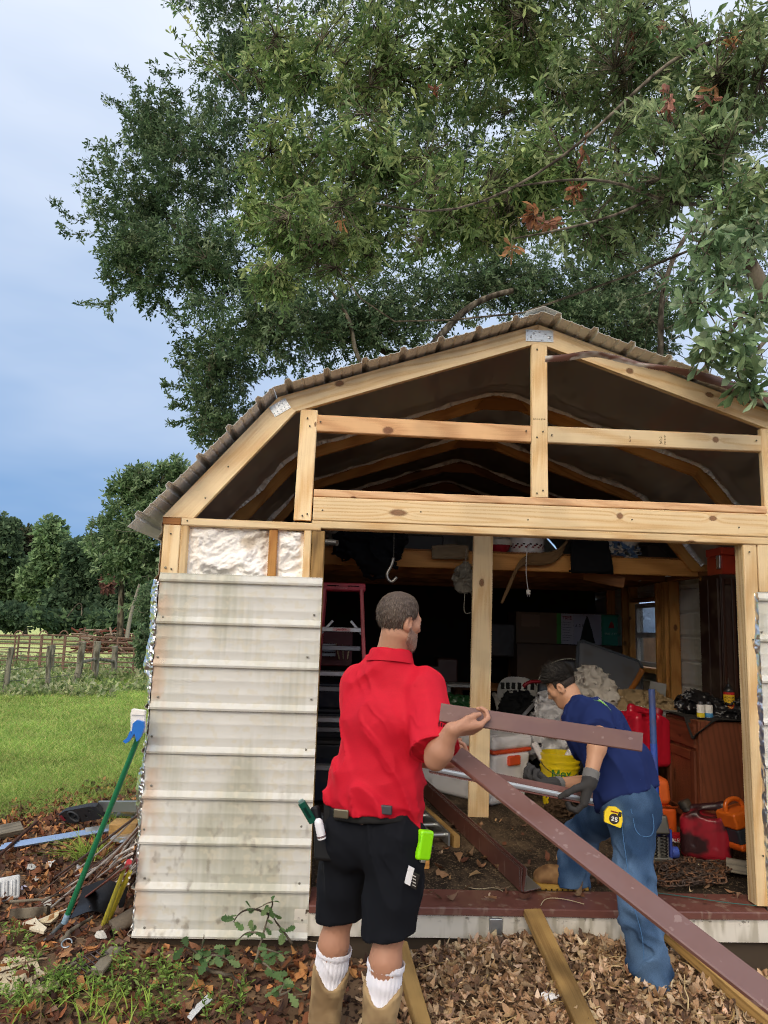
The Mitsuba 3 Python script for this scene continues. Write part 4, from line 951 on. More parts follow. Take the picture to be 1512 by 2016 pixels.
# ---------------------------------------------------------------- fallen leaves
def fallen(n, area, cols, seed, name, label, Ls, lift, keepf, gz=gz):
    rng = np.random.default_rng(seed)
    x = area[0]+(area[1]-area[0])*rng.random(n); y = area[2]+(area[3]-area[2])*rng.random(n); k = keepf(x, y, rng); x, y = x[k], y[k]; n = len(x)
    L = Ls*(0.45+1.15*rng.random(n)**1.4); W = L*(0.34+0.25*rng.random(n))
    a = rng.random(n)*2*math.pi; tilt = rng.normal(size=n)*0.42
    d = np.stack([np.cos(a)*np.cos(tilt), np.sin(a)*np.cos(tilt), np.sin(tilt)], -1); s = norm(np.stack([-np.sin(a), np.cos(a), rng.normal(size=n)*0.55], -1)); nr = np.cross(d, s)
    nr[nr[:, 2] < 0] *= -1
    base = np.stack([x, y, gz(x, y)+lift*rng.random(n)], -1)-d*L[:, None]/2
    cu, cv = rng.normal(size=n)*0.28+0.12, rng.normal(size=n)*0.5+0.2
    P = []
    for t, wd in ((0, .06), (0.22, .5), (0.5, 1.0), (0.72, .78), (0.88, .92), (1.0, .12)):
        for q in (-1, 0, 1):
            wv = wd*(1+0.25*rng.normal(size=n)) if q else 0
            off = q*W*0.5*wv if q else 0*W
            lift_ = L*cu*(4*(t-0.5)**2)+np.abs(off)*cv
            P.append(base+d*(L*t)[:, None]+s*off[:, None]+nr*lift_[:, None])
    P = np.stack(P, 1)
    T = []
    for i in range(5):
        for j in range(2): o = i*3+j; T += [[o, o+3, o+4], [o, o+4, o+1]]
    f = (np.array(T)[None]+(np.arange(n)*18)[:, None, None]).reshape(-1, 3)
    col = palette(n, cols, rng, 0.25)
    lo = P[..., 2].min(1)-gz(x, y); P[..., 2] -= np.minimum(lo-0.002, 0)[:, None]*0.6
    mb = MB(); mb.add(P.reshape(-1, 3), f, np.repeat(col, 18, 0)); return put(name, mb, 'litter', smooth=True, kind='stuff', label=label, cat='leaves')
TAN = ['b89c7c', 'a98c6c', 'c2a788', '98795c', '86694d', 'ac8866', '6f5744', 'c8b092', '5b483a', '7d6550']
RED = ['6b4432', '7d4f36', '59392c', '8d6244', '4a3128', '9a7350', '6f5546', 'b07c4c', '3d2a24']
bank = lambda x, y, r: r.random(len(x)) < np.clip((x-0.16+0.35*(r.random(len(x))-.5))/0.12, 0, 1)
fallen(27000, (0.1, 2.9, 1.9, 3.71), TAN, 61, 'leaf_heap', 'thick heap of dry tan oak leaves in front of the door sill', 0.041, 0.028, lambda x, y, r: bank(x, y, r) & (x < 0.6*y+0.1) & ((x < 2.0+0.3*r.random(len(x))) | (y < 3.0+.3*r.random(len(x)))))
fallen(15000, (-3.4, 0.45, 1.9, 8.0), RED, 62, 'leaf_litter', 'damp reddish brown leaf litter left of the standing man', 0.054, 0.014, lambda x, y, r: (x > -0.62*y-0.2) & (y < np.minimum(5.9+1.2*(x+3.1), 8.2)+0.4+0.9*r.random(len(x))) & ~((x > -0.93) & (y > 3.68)) & (r.random(len(x)) < 1-0.75*np.clip((x-0.1)/0.3, 0, 1)))
fallen(9000, (-3.2, 0.45, 1.9, 6.5), RED[:6]+['3b2a22', '2f221c'], 66, 'leaf_crumbs', 'small broken leaf crumbs and bark scraps between the fallen leaves on the left', 0.030, 0.012, lambda x, y, r: (x > -0.62*y-0.2) & ~((x > -0.93) & (y > 3.68)))
def sticks(name, label, n, area, seed, cols, L):
    rng = np.random.default_rng(seed); mb = MB()
    for k in range(n):
        x, y = rng.uniform(*area[:2]), rng.uniform(*area[2:]); a = rng.random()*6.3; l = L*rng.uniform(0.4, 1.6)
        p = np.stack([x+np.cos(a)*np.linspace(-l/2, l/2, 5), y+np.sin(a)*np.linspace(-l/2, l/2, 5), np.zeros(5)], 1)+rng.normal(size=(5, 3))*l*0.03
        p[:, 2] = gz(p[:, 0], p[:, 1])+0.012+0.02*rng.random()+0.01*rng.random(5)
        tube(mb, p, rng.uniform(0.0012, 0.004)*np.linspace(1, 0.6, 5), 5, cols[k % len(cols)])
    put(name, mb, 'matte', smooth=True, kind='stuff', label=label, cat='twigs')
sticks('fallen_twigs', 'thin broken twigs lying over the leaf litter on the left', 120, (-2.2, 0.3, 2.0, 4.6), 71, ['5d4a3a', '3f3129', '8d7c66', '6f5a44'], 0.16)
sticks('pine_straw', 'pale dry straws lying over the tan leaf heap', 130, (0.35, 2.3, 2.1, 3.6), 72, ['b99f70', 'a88c5c', 'c8b184'], 0.13)
# ---------------------------------------------------------------- loose boards, trims and ladders in the doorway
def V(*a): return np.array(a, float)
def item(name, mb, mat, label, cat, smooth=30, group=None): return put(name, mb, mat, None, smooth, label, cat, group)
mb = MB(); board(mb, (0.915, 5.40, FZ), tuple(at(951, 1052, 5.40)), 0.140, 0.036, (0, 1, 0)); item('prop_post', mb, 'wood', 'single pale pine board standing upright inside the doorway as a prop', 'post')
def G0(px, py, h):
    p = atz(px, py, .05)
    for _ in range(5): p = atz(px, py, float(gz(p[0], p[1]))+h)
    return p
def ramp(p, q, label, w=0.082, t=0.036, mat='wood_treated'):
    mb = MB(); board(mb, p, q, w, t, (0, 0, 1)); return item('ramp_board', mb, mat, label, 'board')
ramp(at(1048, 1796, 3.69), G0(1162, 2040, .02), 'weathered board sloping down from the hinge plates across the leaf heap')
ramp(at(788, 1866, 3.60), G0(836, 2040, .03), 'weathered board lying on the leaves just right of the standing man\'s boots', 0.06, 0.06)
ramp(at(1318, 1838, 3.62), G0(1560, 2050, .03), 'weathered board half hidden under the long brown trim at the right', 0.07, 0.05)
def angle_strip(a, b, wa, wb, da, db, th=0.0012, bow=0.0, n=14, lip=0.0):
    """folded metal strip: two legs wa along da and wb along db"""
    a, b = V(*a), V(*b); t = np.linspace(0, 1, n); da, db = unit(da), unit(db)
    prof = [da*wa+db*lip, da*wa] if lip else [da*wa]
    prof += [da*wa*0.5, da*0.003, db*0.003, db*wb*0.5, db*wb]
    P = np.zeros((n, len(prof), 3))
    for j, q in enumerate(prof): P[:, j] = a+(b-a)*t[:, None]+q+np.sin(t*math.pi)[:, None]*V(0, 0, -bow)
    mb = MB(); sheet(mb, P, th); return mb
# the long trim carried by the man in red, towards the lower right of the view
LA, LB = at(878, 1487, 2.80), at(1600, 2058, 1.86)
d = unit(LB-LA); side = unit(np.cross(d, unit(LA-CAM))); side = side if side[2] > 0 else -side
back = unit(np.cross(d, side)); back = back if back[1] > 0 else -back
vw = unit(np.cross(d, side)); vw = vw if vw[1] > 0 else -vw; side = unit(side*math.cos(.75)+vw*math.sin(.75)); back = unit(V(0, 0, -1)+.2*vw)
put('metal_trim', angle_strip(LA, LB, 0.057/math.cos(.75), 0.012, side, back), 'trim_clean', None, 20, 'long brown metal trim slanting from the standing man down to the lower right corner', 'metal trim', 'lengths of brown metal trim')
# the upper length, held in his right hand
UA, UB = at(864, 1420, 2.66), at(1264, 1480, 2.58)
d = unit(UB-UA); side = unit(np.cross(d, unit(UA-CAM))); side = side if side[2] > 0 else -side
back = unit(np.cross(d, side)); back = back if back[1] > 0 else -back
put('metal_trim', angle_strip(UA, UB, 0.060, 0.03, side, back), 'trim_clean', None, 20, 'shorter brown metal trim in the hand of the man in red, pointing at the man in blue', 'metal trim', 'lengths of brown metal trim')
# the angle held by the man in blue: brown outside, bright galvanised inside
HA, HB = at(845, 1512, 3.55), at(1166, 1577, 3.45)
d = unit(HB-HA); up = unit(V(0.1, 0.15, 1)-d*(V(0.1, 0.15, 1)@d)); fwd = unit(np.cross(d, up)); fwd = fwd if fwd[1] < 0 else -fwd
k = thing('metal_trim', 'dark angle trim with a bright inner face held in the gloves of the man in blue', 'metal trim', 'lengths of brown metal trim')
put('outer_face', angle_strip(HA, HB, 0.035, 0.045, up, fwd*0.8-V(0, 0, .35)), 'trim_brown', k, 20)
put('inner_face', angle_strip(HA+fwd*0.0045+V(0, 0, .002), HB+fwd*0.0045+V(0, 0, .002), 0.008, 0.030, up, fwd*0.8-V(0, 0, .35)), 'galv', k, 20)
# nested angles lying on the floor
for i in range(4):
    o = V(0.004*i, 0.012*i*(-1)**i, 0.003*i)
    a, b = V(0.555, 6.3, FZ+0.006)+o, V(0.862, 3.885, FZ+0.006)+o
    k = thing('angle_trim', ['outermost brown angle trim of the pile lying on the shed floor', 'second angle trim nested in the pile on the shed floor', 'third angle trim nested in the pile on the shed floor', 'innermost angle trim of the pile with its bright galvanised inside showing'][i], 'metal trim', 'angle trims nested in a pile on the floor')
    lean = unit(V(0.30-0.02*i, 0.03, 1)); fl = unit(V(1, 0.127, 0.10+0.03*i))
    put('outer_face', angle_strip(a, b, 0.108, 0.088, lean*0+unit(V(-0.02+0.05*i, 0, 1)), fl), 'trim_brown', k, 20)
    put('inner_face', angle_strip(a+V(0.003, 0.002, 0.003), b+V(0.003, 0.002, 0.003), 0.105, 0.085, unit(V(-0.02+0.05*i, 0, 1)), fl), 'galv', k, 20)
# aluminium extension ladder lying on edge and a treated stud beside it
k = thing('extension_ladder', 'aluminium extension ladder lying on the shed floor behind the man in red', 'ladder')
a, b = V(0.20, 6.6, FZ), V(0.515, 4.62, FZ)
dd = unit(b-a); sd = unit(V(dd[1], -dd[0], 0)); sd = sd if sd[0] > 0 else -sd
for o in (0.0, 0.105):
    mb = MB(); board(mb, a+sd*(o)+V(0, 0, 0.045), b+sd*(o)+V(0, 0, 0.045), 0.075, 0.012, sd, 'b9bcbc'); put('side_rail', mb, 'metal', k)
mb = MB(); board(mb, a-sd*0.035+V(0, 0, 0.008), b-sd*0.035+V(0, 0, 0.008), 0.095, 0.006, (0, 0, 1), 'a9adad'); put('side_rail', mb, 'metal', k)
for i in range(9):
    c = a+(b-a)*(0.04+i*0.115); mb = MB(); tube(mb, [c-sd*0.08+V(0, 0, .05), c+sd*0.105+V(0, 0, .05)], 0.014, 10, 'c2c5c5'); put('rung', mb, 'metal', k, 40)
mb = MB(); board(mb, V(0.36, 6.5, FZ+0.03), V(0.665, 4.64, FZ+0.03), 0.075, 0.036, sd); item('treated_stud', mb, 'wood_treated', 'greenish treated stud lying against the ladder on the shed floor', 'board')
mb = MB(); board(mb, V(0.36, 4.75, FZ+0.045), V(0.42, 4.22, FZ+0.045), 0.085, 0.085, (0, 0, 1)); item('timber_block', mb, 'wood_orange', 'short orange brown timber block on the floor near the sill', 'timber')
# red fibreglass step ladder on the left inside
k = thing('step_ladder', 'red fibreglass step ladder with aluminium steps standing just inside on the left', 'ladder')
lx0, lx1, ly = at(636, 1160, 5.35), at(716, 1160, 5.35), 5.35
zt = lx0[2]
bl, br = V(lx0[0]-0.075, 5.05, FZ), V(lx1[0]+0.085, 5.05, FZ)
tl, tr = V(lx0[0]+0.01, 5.35, zt), V(lx1[0]-0.015, 5.35, zt)
for p, q in ((bl, tl), (br, tr)):
    mb = MB(); board(mb, p, q, 0.026, 0.07, (0, 1, 0), 'b0424f'); put('front_rail', mb, 'paint', k)
    mb = MB(); board(mb, p+V(0.012, 0.85, 0), q+V(0.006, 0.10, 0), 0.022, 0.05, (0, 1, 0), '9a3a46'); put('rear_rail', mb, 'paint', k)
mb = MB(); rbox(mb, (tl+tr)/2+V(0, 0.06, 0.02), (0.31, 0.17, 0.055), 0.012, 'b83a4e'); put('top_cap', mb, 'paint', k, 30)
mb = MB()
for xx in (-0.07, 0.07): boxm(mb, (tl+tr)/2+V(xx-0.04, -0.027, 0.022), (tl+tr)/2+V(xx+0.04, -0.02, 0.03), '2a1518')
lettering(mb, 'LADDER', 0.012, (tl+tr)/2+V(-0.03, -0.026, 0.005), (1, 0, 0), (0, 0, 1), 'c98a90'); put('cap_slots', mb, 'matte', k, kind='stuff')
for i, z in enumerate(np.arange(FZ+0.05, zt-0.15, 0.292)[::-1]):
    t = (z-FZ)/(zt-FZ); p, q = bl+(tl-bl)*t, br+(tr-br)*t
    mb = MB(); board(mb, p+V(0, 0.03, 0), q+V(0, 0.03, 0), 0.085, 0.032, (0, 0, 1), 'b4b6b8'); s = put('step', mb, 'metal', k)
    if i == 0:
        mb = MB(); boxm(mb, (p+q)/2+V(-0.06, -0.0155, -0.011), (p+q)/2+V(0.06, -0.014, 0.011), 'c3a0a2', 0.0003)
        lettering(mb, 'DANGER', 0.013, (p+q)/2+V(-0.04, -0.016, -0.006), (1, 0, 0), (0, 0, 1), 'a02a30'); put('warning_label', mb, 'print', s)
    p2, q2 = p+V(0.01, 0.10+0.75*(1-t), -0.13), q+V(-0.01, 0.10+0.75*(1-t), -0.13)
    mb = MB(); board(mb, p2, q2, 0.035, 0.02, (0, 1, 0), '8d8f92'); put('rear_brace', mb, 'metal', k)
for s, p in ((1, bl+(tl-bl)*0.80), (-1, br+(tr-br)*0.80)):
    mb = MB(); board(mb, p+V(s*0.01, 0.02, -0.0), p+V(s*0.085, 0.02, 0.085), 0.018, 0.006, (0, 1, 0), 'aeb0b2'); put('corner_brace', mb, 'metal', k)
# ---------------------------------------------------------------- stored things inside the shed
def at_floor(px, py, h=0.0): return atz(px, py, FZ+h)
# cooler
k = thing('cooler', 'big white cooler with an orange band and handle on the shed floor', 'cooler')
c = V(0.985, 6.10, FZ); Rz = rot((0, 0, 1), 38)
def cb(ctr, e, r, col, name, mat='paint', taper=1.0, parent=None):
    mb = MB(); rbox(mb, V(0, 0, 0), e, r, col, None, taper); mb.v = [(v+V(*ctr))@Rz.T+c for v in mb.v]; return put(name, mb, mat, parent or k, 35)
cb((0, 0, 0.185), (0.42, 0.80, 0.37), 0.04, 'e9e9ec', 'tub', taper=0.92)
cb((0, 0, 0.375), (0.428, 0.81, 0.028), 0.012, 'd9512c', 'band')
ld = cb((0, 0, 0.435), (0.44, 0.82, 0.095), 0.03, 'efeff2', 'lid')
for i in range(9): cb((-0.13+0.0*i, -0.30+0.075*i, 0.483), (0.13, 0.03, 0.01), 0.004, 'dcdce0', 'ridge', parent=ld)
cb((0, -0.41, 0.31), (0.13, 0.03, 0.07), 0.012, 'd9512c', 'handle'); cb((-0.212, -0.18, 0.22), (0.012, 0.2, 0.1), 0.005, 'dfdfe3', 'side_handle'); cb((-0.212, 0.2, 0.22), (0.012, 0.2, 0.1), 0.005, 'dfdfe3', 'side_handle')
# yellow bucket with white pipes
bk = at_floor(1102, 1583)
k = thing('bucket', 'yellow plastic bucket on the shed floor holding white pipe ends', 'bucket')
mb = MB(); lathe(mb, [(0, 0), (0.118, 0), (0.122, 0.01), (0.138, 0.26), (0.145, 0.262), (0.145, 0.275), (0.139, 0.277), (0.140, 0.30), (0.148, 0.302), (0.148, 0.315), (0.142, 0.317), (0.143, 0.345), (0.150, 0.347), (0.150, 0.368), (0.138, 0.368), (0.115, 0.02), (0, 0.02)], 36, 'd8c11f', (bk, (0, 0, 1))); put('shell', mb, 'gloss', k, 30)
mb = MB(); tube(mb, bez([bk+V(-0.152, -0.02, 0.31), bk+V(-0.10, -0.16, 0.25), bk+V(0.06, -0.165, 0.23), bk+V(0.152, -0.03, 0.31)], 16), 0.0028, 6, '6c6a66'); put('wire_handle', mb, 'metal', k, True)
mb = MB()
for i, (tx, h, z) in enumerate((('Mex', 0.05, 0.21), ('mix', 0.022, 0.10))):
    m = meshkit.text_mesh(tx, h, 0.002, True); v = np.array(m.vertices); v[:, 0] -= v[:, 0].max()*0.5; th = -1.75+v[:, 0]/0.135; r = 0.131+0.12*(z-0.16)*0+v[:, 2]+ (z+v[:, 1])*0.062-0.006
    mb.add(np.stack([bk[0]+r*np.cos(th), bk[1]+r*np.sin(th), bk[2]+z+v[:, 1]], 1), m.faces, '3d7a2c')
put('printed_word', mb, 'print', k, kind='stuff')
for p, q, lb in ((bk+V(-0.01, 0.02, 0.10), at(1052, 1463, bk[1]), 'straight white plastic pipe standing in the yellow bucket'), (bk+V(0.05, 0.0, 0.10), at(1122, 1480, bk[1]-0.02), 'white plastic pipe with an elbow in the yellow bucket')):
    mb = MB(); pts = [p, q] if 'straight' in lb else [p, (p+q)/2, q, q+V(0.05, -0.02, 0.03)]
    P = bez(pts, 12); tube(mb, P, 0.024, 14, 'e4e4e6'); item('pipe', mb, 'gloss', lb, 'pipe', 40)
mb = MB(); rbox(mb, at_floor(1045, 1545)+V(0, 0.1, 0.10), (0.26, 0.3, 0.2), 0.02, '4a443f'); item('tool_box', mb, 'paint', 'dull brown box on the floor between the cooler and the yellow bucket', 'box')
TZ = FZ+0.735
# base cabinet on the right
cx0, cy0 = 2.20, 4.86
k = thing('base_cabinet', 'brown wooden base cabinet with one drawer against the right wall', 'cabinet')
mb = MB(); boxm(mb, (cx0+0.018, cy0, FZ+0.002), (2.66, cy0+0.5, FZ+0.72), ch=0.003, ax=2); put('carcass', mb, 'wood_cabinet', k)
mb = MB(); boxm(mb, (cx0, cy0-0.004, FZ+0.09), (cx0+0.018, cy0+0.5, FZ+0.72), ax=2); put('face_frame', mb, 'wood_cabinet', k)
mb = MB(); boxm(mb, (cx0-0.018, cy0+0.03, FZ+0.55), (cx0, cy0+0.46, FZ+0.70), ch=0.006, ax=1); put('drawer', mb, 'wood_cabinet', k)
dk = key_for('door', k); mb = MB()
for lo, hi, ax in (((cy0+0.03, FZ+0.10), (cy0+0.09, FZ+0.53), 2), ((cy0+0.40, FZ+0.10), (cy0+0.46, FZ+0.53), 2), ((cy0+0.091, FZ+0.10), (cy0+0.399, FZ+0.16), 1), ((cy0+0.091, FZ+0.47), (cy0+0.399, FZ+0.53), 1)):
    mb = MB(); boxm(mb, (cx0-0.018, lo[0], lo[1]), (cx0, hi[0], hi[1]), ch=0.005, ax=ax); put('rail', mb, 'wood_cabinet', dk)
mb = MB(); boxm(mb, (cx0-0.008, cy0+0.088, FZ+0.157), (cx0-0.002, cy0+0.402, FZ+0.473), ax=2); put('panel', mb, 'wood_cabinet', dk)
mb = MB(); P = np.array([[(x, y, FZ+0.724+0.012*math.sin(9*x+5*y)-(0.12*max(0, (2.30-x))/0.12 if (y < cy0+0.1) else 0)*max(0, 1-abs(y-cy0-0.02)/0.12)) for y in np.linspace(cy0-0.03, cy0+0.52, 18)] for x in np.linspace(cx0-0.03, 2.68, 18)])
sheet(mb, P, 0.004, '2c2a28'); item('shelf_liner', mb, 'matte', 'dark curled sheet lying on top of the base cabinet', 'sheet')
# tall dark cabinet and red tool box on it
k = thing('tall_cabinet', 'tall very dark cabinet with panelled doors standing on the brown base cabinet', 'cabinet')
tc0, tc1 = atx(1384, 1300, 2.36), None
X0, Yc = 2.46, 5.08
mb = MB(); boxm(mb, (X0+0.02, Yc, TZ+.005), (2.68, Yc+0.28, 2.03), '2b1710', ax=2); put('carcass', mb, 'paint', k)
for y0, y1 in ((Yc+0.003, Yc+0.137), (Yc+0.143, Yc+0.277)):
    mb = MB(); boxm(mb, (X0, y0, TZ+0.03), (X0+0.018, y1, 2.0), '2a160f', ch=0.006, ax=2); put('door', mb, 'paint', k)
for x0, x1 in ((2.482, 2.572), (2.58, 2.672)):
    for a, b, z0, z1 in ((x0, x0+0.022, TZ+0.02, 2.0), (x1-0.022, x1, TZ+0.02, 2.0), (x0+0.023, x1-0.023, 1.96, 2.0), (x0+0.023, x1-0.023, TZ+0.02, TZ+0.06)):
        mb = MB(); boxm(mb, (a, Yc-0.016, z0), (b, Yc-0.002, z1), '331c13', ch=0.004, ax=2 if z1-z0 > 0.1 else 0); put('moulding', mb, 'gloss', k)
k = thing('tool_chest', 'bright red metal tool box on top of the tall dark cabinet', 'tool box')
tb = at(1440, 1103, 5.2); tb[2] = 2.03+.086
mb = MB(); boxm(mb, tb+V(-0.115, -0.1, -0.085), tb+V(0.16, 0.12, 0.045), 'b03a26', 0.006); put('body', mb, 'gloss', k)
mb = MB(); boxm(mb, tb+V(-0.12, -0.105, 0.048), tb+V(0.165, 0.125, 0.10), 'b8402a', 0.006); put('lid', mb, 'gloss', k)
mb = MB(); rbox(mb, tb+V(-0.122, -0.06, 0.0), (0.012, 0.05, 0.09), 0.004, 'd6d6d6'); put('latch', mb, 'metal', k, 30)
# cans on the cabinet
def can(px, py, Y, r, prof, cols, label, cat='can', scale=1.0):
    o = at(px, py, Y); o[2] = TZ; kk = thing('can', label, cat)
    for (nm, pf, col, mat) in prof:
        mb = MB(); lathe(mb, np.array(pf)*[r, scale], 24, col, (o, (0, 0, 1))); put(nm, mb, mat, kk, 30)
    return kk, o
kk, o = can(1436, 1400, 4.98, 0.033, [('body', [(0, 0), (1, 0.002), (1, 0.165), (0.86, 0.178)], '2d2a2a', 'gloss'), ('shoulder', [(0.87, 0.176), (0.6, 0.19), (0.42, 0.195), (0.40, 0.21), (0, 0.212)], '4a4a4c', 'metal'), ('nozzle', [(0.2, 0.21), (0.2, 0.235), (0.1, 0.236), (0.1, 0.25), (0, 0.25)], '1d1d1f', 'paint')], None, 'tall black spray can with a yellow and red label on the base cabinet', 'spray can')
for z0, z1, col in ((0.045, 0.085, 'c8321f'), (0.085, 0.145, 'e3b62a'), (0.145, 0.162, 'b52a2a')):
    mb = MB(); lathe(mb, np.array([(0.0335, z0), (0.0338, z0+0.001), (0.0338, z1-0.001), (0.0335, z1)]), 24, col, (o, (0, 0, 1))); put('label_band', mb, 'print', kk, 30)
mb = MB()
for tx, z, col in (('BIG GAP', 0.122, '2a2a2a'), ('FILLER', 0.105, '2a2a2a'), ('FOAM', 0.062, 'f0d060')):
    m = meshkit.text_mesh(tx, 0.011, 0.0006, True); v = np.array(m.vertices); v[:, 0] -= v[:, 0].max()*0.5; th = -1.95+v[:, 0]/0.034; r = 0.0338+v[:, 2]
    mb.add(np.stack([o[0]+r*np.cos(th), o[1]+r*np.sin(th), o[2]+z+v[:, 1]], 1), m.faces, col)
put('printed_words', mb, 'print', kk, kind='stuff')
for px, col, top, lb in ((1380, 'd9c52e', 'b9b9b9', 'small white and yellow can on the base cabinet'), (1396, '4a8fc0', 'a9a9ab', 'small white and blue can beside the yellow one')):
    kk, o = can(px, 1412, 4.95, 0.024, [('body', [(0, 0), (1, 0.001), (1, 0.075), (0.95, 0.08)], 'e6e4de', 'print'), ('cap', [(0.95, 0.079), (0.7, 0.083), (0.6, 0.085), (0.6, 0.098), (0, 0.099)], '8f8f90', 'metal')], None, lb)
    mb = MB(); lathe(mb, np.array([(0.0242, 0.002), (0.0245, 0.003), (0.0245, 0.028), (0.0242, 0.029)]), 24, col, (o, (0, 0, 1))); put('label_band', mb, 'print', kk, 30)
# soft bundles: bags, cloths
def bundle(name, ells, label, cat, col, mat='cloth', amp=0.03, fr=9, h=0.011, seed=1, k=0.05, rid=0.0):
    cs = np.array([e[0] for e in ells]); rs = np.array([e[1] for e in ells])
    lo, hi = (cs-rs).min(0)-0.06, (cs+rs).max(0)+0.06
    def fn(p):
        d = smin([sd_ell(p, c, r) for c, r in ells], k)
        n = meshkit.fbm(p*fr, 3, seed)-0.5; fold = np.abs(meshkit.fbm(p*fr*0.7+5, 3, seed+3)-0.5)
        r2 = np.abs(meshkit.fbm(p*fr*1.5+np.array([2, 7, 1]), 2, seed+9)-0.5); return d + amp*n*1.6 - amp*(0.18-fold)*1.6 - amp*0.9*np.clip(1-r2/.14, 0, 1)**1.5
    v, f = nets(fn, lo, hi, h); mb = MB(); mb.add(v, f, col); return item(name, mb, mat, label, cat, True)
bundle('plastic_bag', [(V(2.52, 5.00, TZ+0.04), V(0.14, 0.06, 0.06)), (V(2.35, 5.16, TZ+0.05), V(0.10, 0.12, 0.055)), (V(2.60, 4.96, TZ+0.03), V(0.06, 0.07, 0.05))], 'crumpled black plastic bag behind the cans on the base cabinet', 'bag', '1e1d1e', 'gloss', 0.05, 12)
# gas cans
def gas_can(name, c, e, Rm, col, label, dirt=None, cap='1c1c1c'):
    k = thing(name, label, 'gas can'); e = V(*e); Rm = np.asarray(Rm)
    def fn(p):
        q = (p-c)@Rm; h = e/2-0.035; d = np.abs(q-V(0, 0, -0.02))-h*V(1, 1, 0.86)+0.0
        b = np.linalg.norm(np.maximum(d, 0), axis=1)+np.minimum(d.max(1), 0)-0.035
        slope = (q@unit(V(0, 0.55, 1)))-e[2]*0.40
        b = np.maximum(b, slope)
        hole = sd_ell(q, V(0, -e[1]*0.10, e[2]*0.33), V(0.5, e[1]*0.22, e[2]*0.075))
        hnd = sd_cone(q, V(0, e[1]*0.28, e[2]*0.36), V(0, -e[1]*0.34, e[2]*0.47), 0.022, 0.022)
        hn2 = sd_cone(q, V(0, -e[1]*0.34, e[2]*0.47), V(0, -e[1]*0.38, e[2]*0.25), 0.022, 0.026)
        body = np.maximum(b, -hole)
        groove = 0.004*np.clip(1-np.abs(np.abs(q[:, 1])-e[1]*0.22)/0.02, 0, 1)*(np.abs(q[:, 2]) < e[2]*0.28)
        return smin([body+groove, hnd, hn2], 0.02)
    v, f = nets(fn, c-e*0.85, c+e*0.85, 0.009); v, f = taubin(v, f, 3); mb = MB(); mb.add(v, f, col); put('body', mb, 'redplastic' if dirt else 'gloss', k, True)
    o = c+Rm@V(0, e[1]*0.36, e[2]*0.30); ax = Rm@unit(V(0, 0.45, 1)); mb = MB(); lathe(mb, [(0, 0), (0.03, 0), (0.03, 0.02), (0.036, 0.02), (0.036, 0.055), (0.03, 0.06), (0, 0.06)], 20, cap, (o, ax)); put('cap', mb, 'paint', k, 30)
def redp(p, n, uv): return mix(lin('8e1a28'), lin('2e1719'), smoothstep(0.42, 0.62, fbm(p.x*9, p.y*9, p.z*9, octaves=4)))
bs('redplastic', pr(proc(redp), 0.35, specular=0.5))
g1 = at_floor(1398, 1695); gas_can('gas_can', V(g1[0]+0.02, g1[1]+0.08, FZ+0.15), (0.19, 0.27, 0.30), rot((0, 0, 1), 60), 'a01c2c', 'grimy dark red gas can with a black cap on the floor before the base cabinet', True)
gas_can('gas_can', V(2.02, 5.30, 0.935), (0.22, 0.30, 0.40), rot((0, 0, 1), -70), 'b01a2e', 'bright red upright gas can resting on the orange case', None, '8a1424')
# orange tool case, chain, jack, other floor things
k = thing('tool_case', 'orange plastic tool case standing on end beside the jack handle', 'case')
o = V(1.93, 5.02, FZ)
mb = MB(); rbox(mb, o+V(0.02, 0.12, 0.09), (0.30, 0.36, 0.18), 0.03, 'd4591c'); put('base', mb, 'paint', k, 35)
mb = MB(); rbox(mb, o+V(0.0, 0.13, 0.265), (0.28, 0.33, 0.165), 0.04, 'd9642a', None, 1.06); put('lid', mb, 'paint', k, 35)
mb = MB(); boxm(mb, o+V(-0.13, -0.064, 0.174), o+V(0.17, -0.058, 0.186), '7a3212'); put('seam', mb, 'matte', k)
k = thing('floor_jack', 'floor jack with a long blue upright handle behind the man in blue', 'jack')
jb = at_floor(1297, 1690); jt = at(1283, 1357, jb[1]+0.02)
mb = MB(); tube(mb, [jb+V(-0.01, 0.0, 0.25), (jb+V(-0.01, 0, .25))*0.45+jt*0.55], 0.0205, 14, '3550a8'); put('handle', mb, 'paint', k, 40)
mb = MB(); tube(mb, [(jb+V(-0.01, 0, .25))*0.45+jt*0.55, jt], 0.019, 14, '3d5590'); put('upper_handle', mb, 'paint', k, 40)
mb = MB(); rbox(mb, jb+V(-0.01, 0.0, 0.19), (0.10, 0.09, 0.10), 0.012, '9b9a92', None, 1.25); put('socket', mb, 'metal', k, 30)
for s in (-1, 1): mb = MB(); boxm(mb, jb+V(-0.01+s*0.075-0.006, -0.02, 0.0), jb+V(-0.01+s*0.075+0.006, 0.5, 0.16), '3148a0', ax=1); put('side_plate', mb, 'paint', k)
for s in (-1, 1):
    t = np.linspace(0, 7*2*math.pi, 110); mb = MB(); tube(mb, np.stack([jb[0]-0.01+s*0.028+0.017*np.cos(t), jb[1]-0.035+0.017*np.sin(t), jb[2]+0.02+0.12*t/t[-1]], 1), 0.0035, 6, '4e4d4a'); put('spring', mb, 'metal', k, True)
mb = MB(); boxm(mb, jb+V(-0.075, -0.055, 0.0), jb+V(0.055, -0.02, 0.016), 'b8b6ae'); boxm(mb, jb+V(-0.07, -0.018, 0.0), jb+V(0.05, -0.012, 0.12), 'b8b6ae'); put('base_plate', mb, 'metal', k)
for s in (-0.1, 0.1): mb = MB(); lathe(mb, [(0, -0.02), (0.03, -0.018), (0.032, 0), (0.03, 0.018), (0, 0.02)], 18, '3550a8', (jb+V(s-0.01, -0.0, 0.034), (1, 0, 0))); put('wheel', mb, 'paint', k, 30)
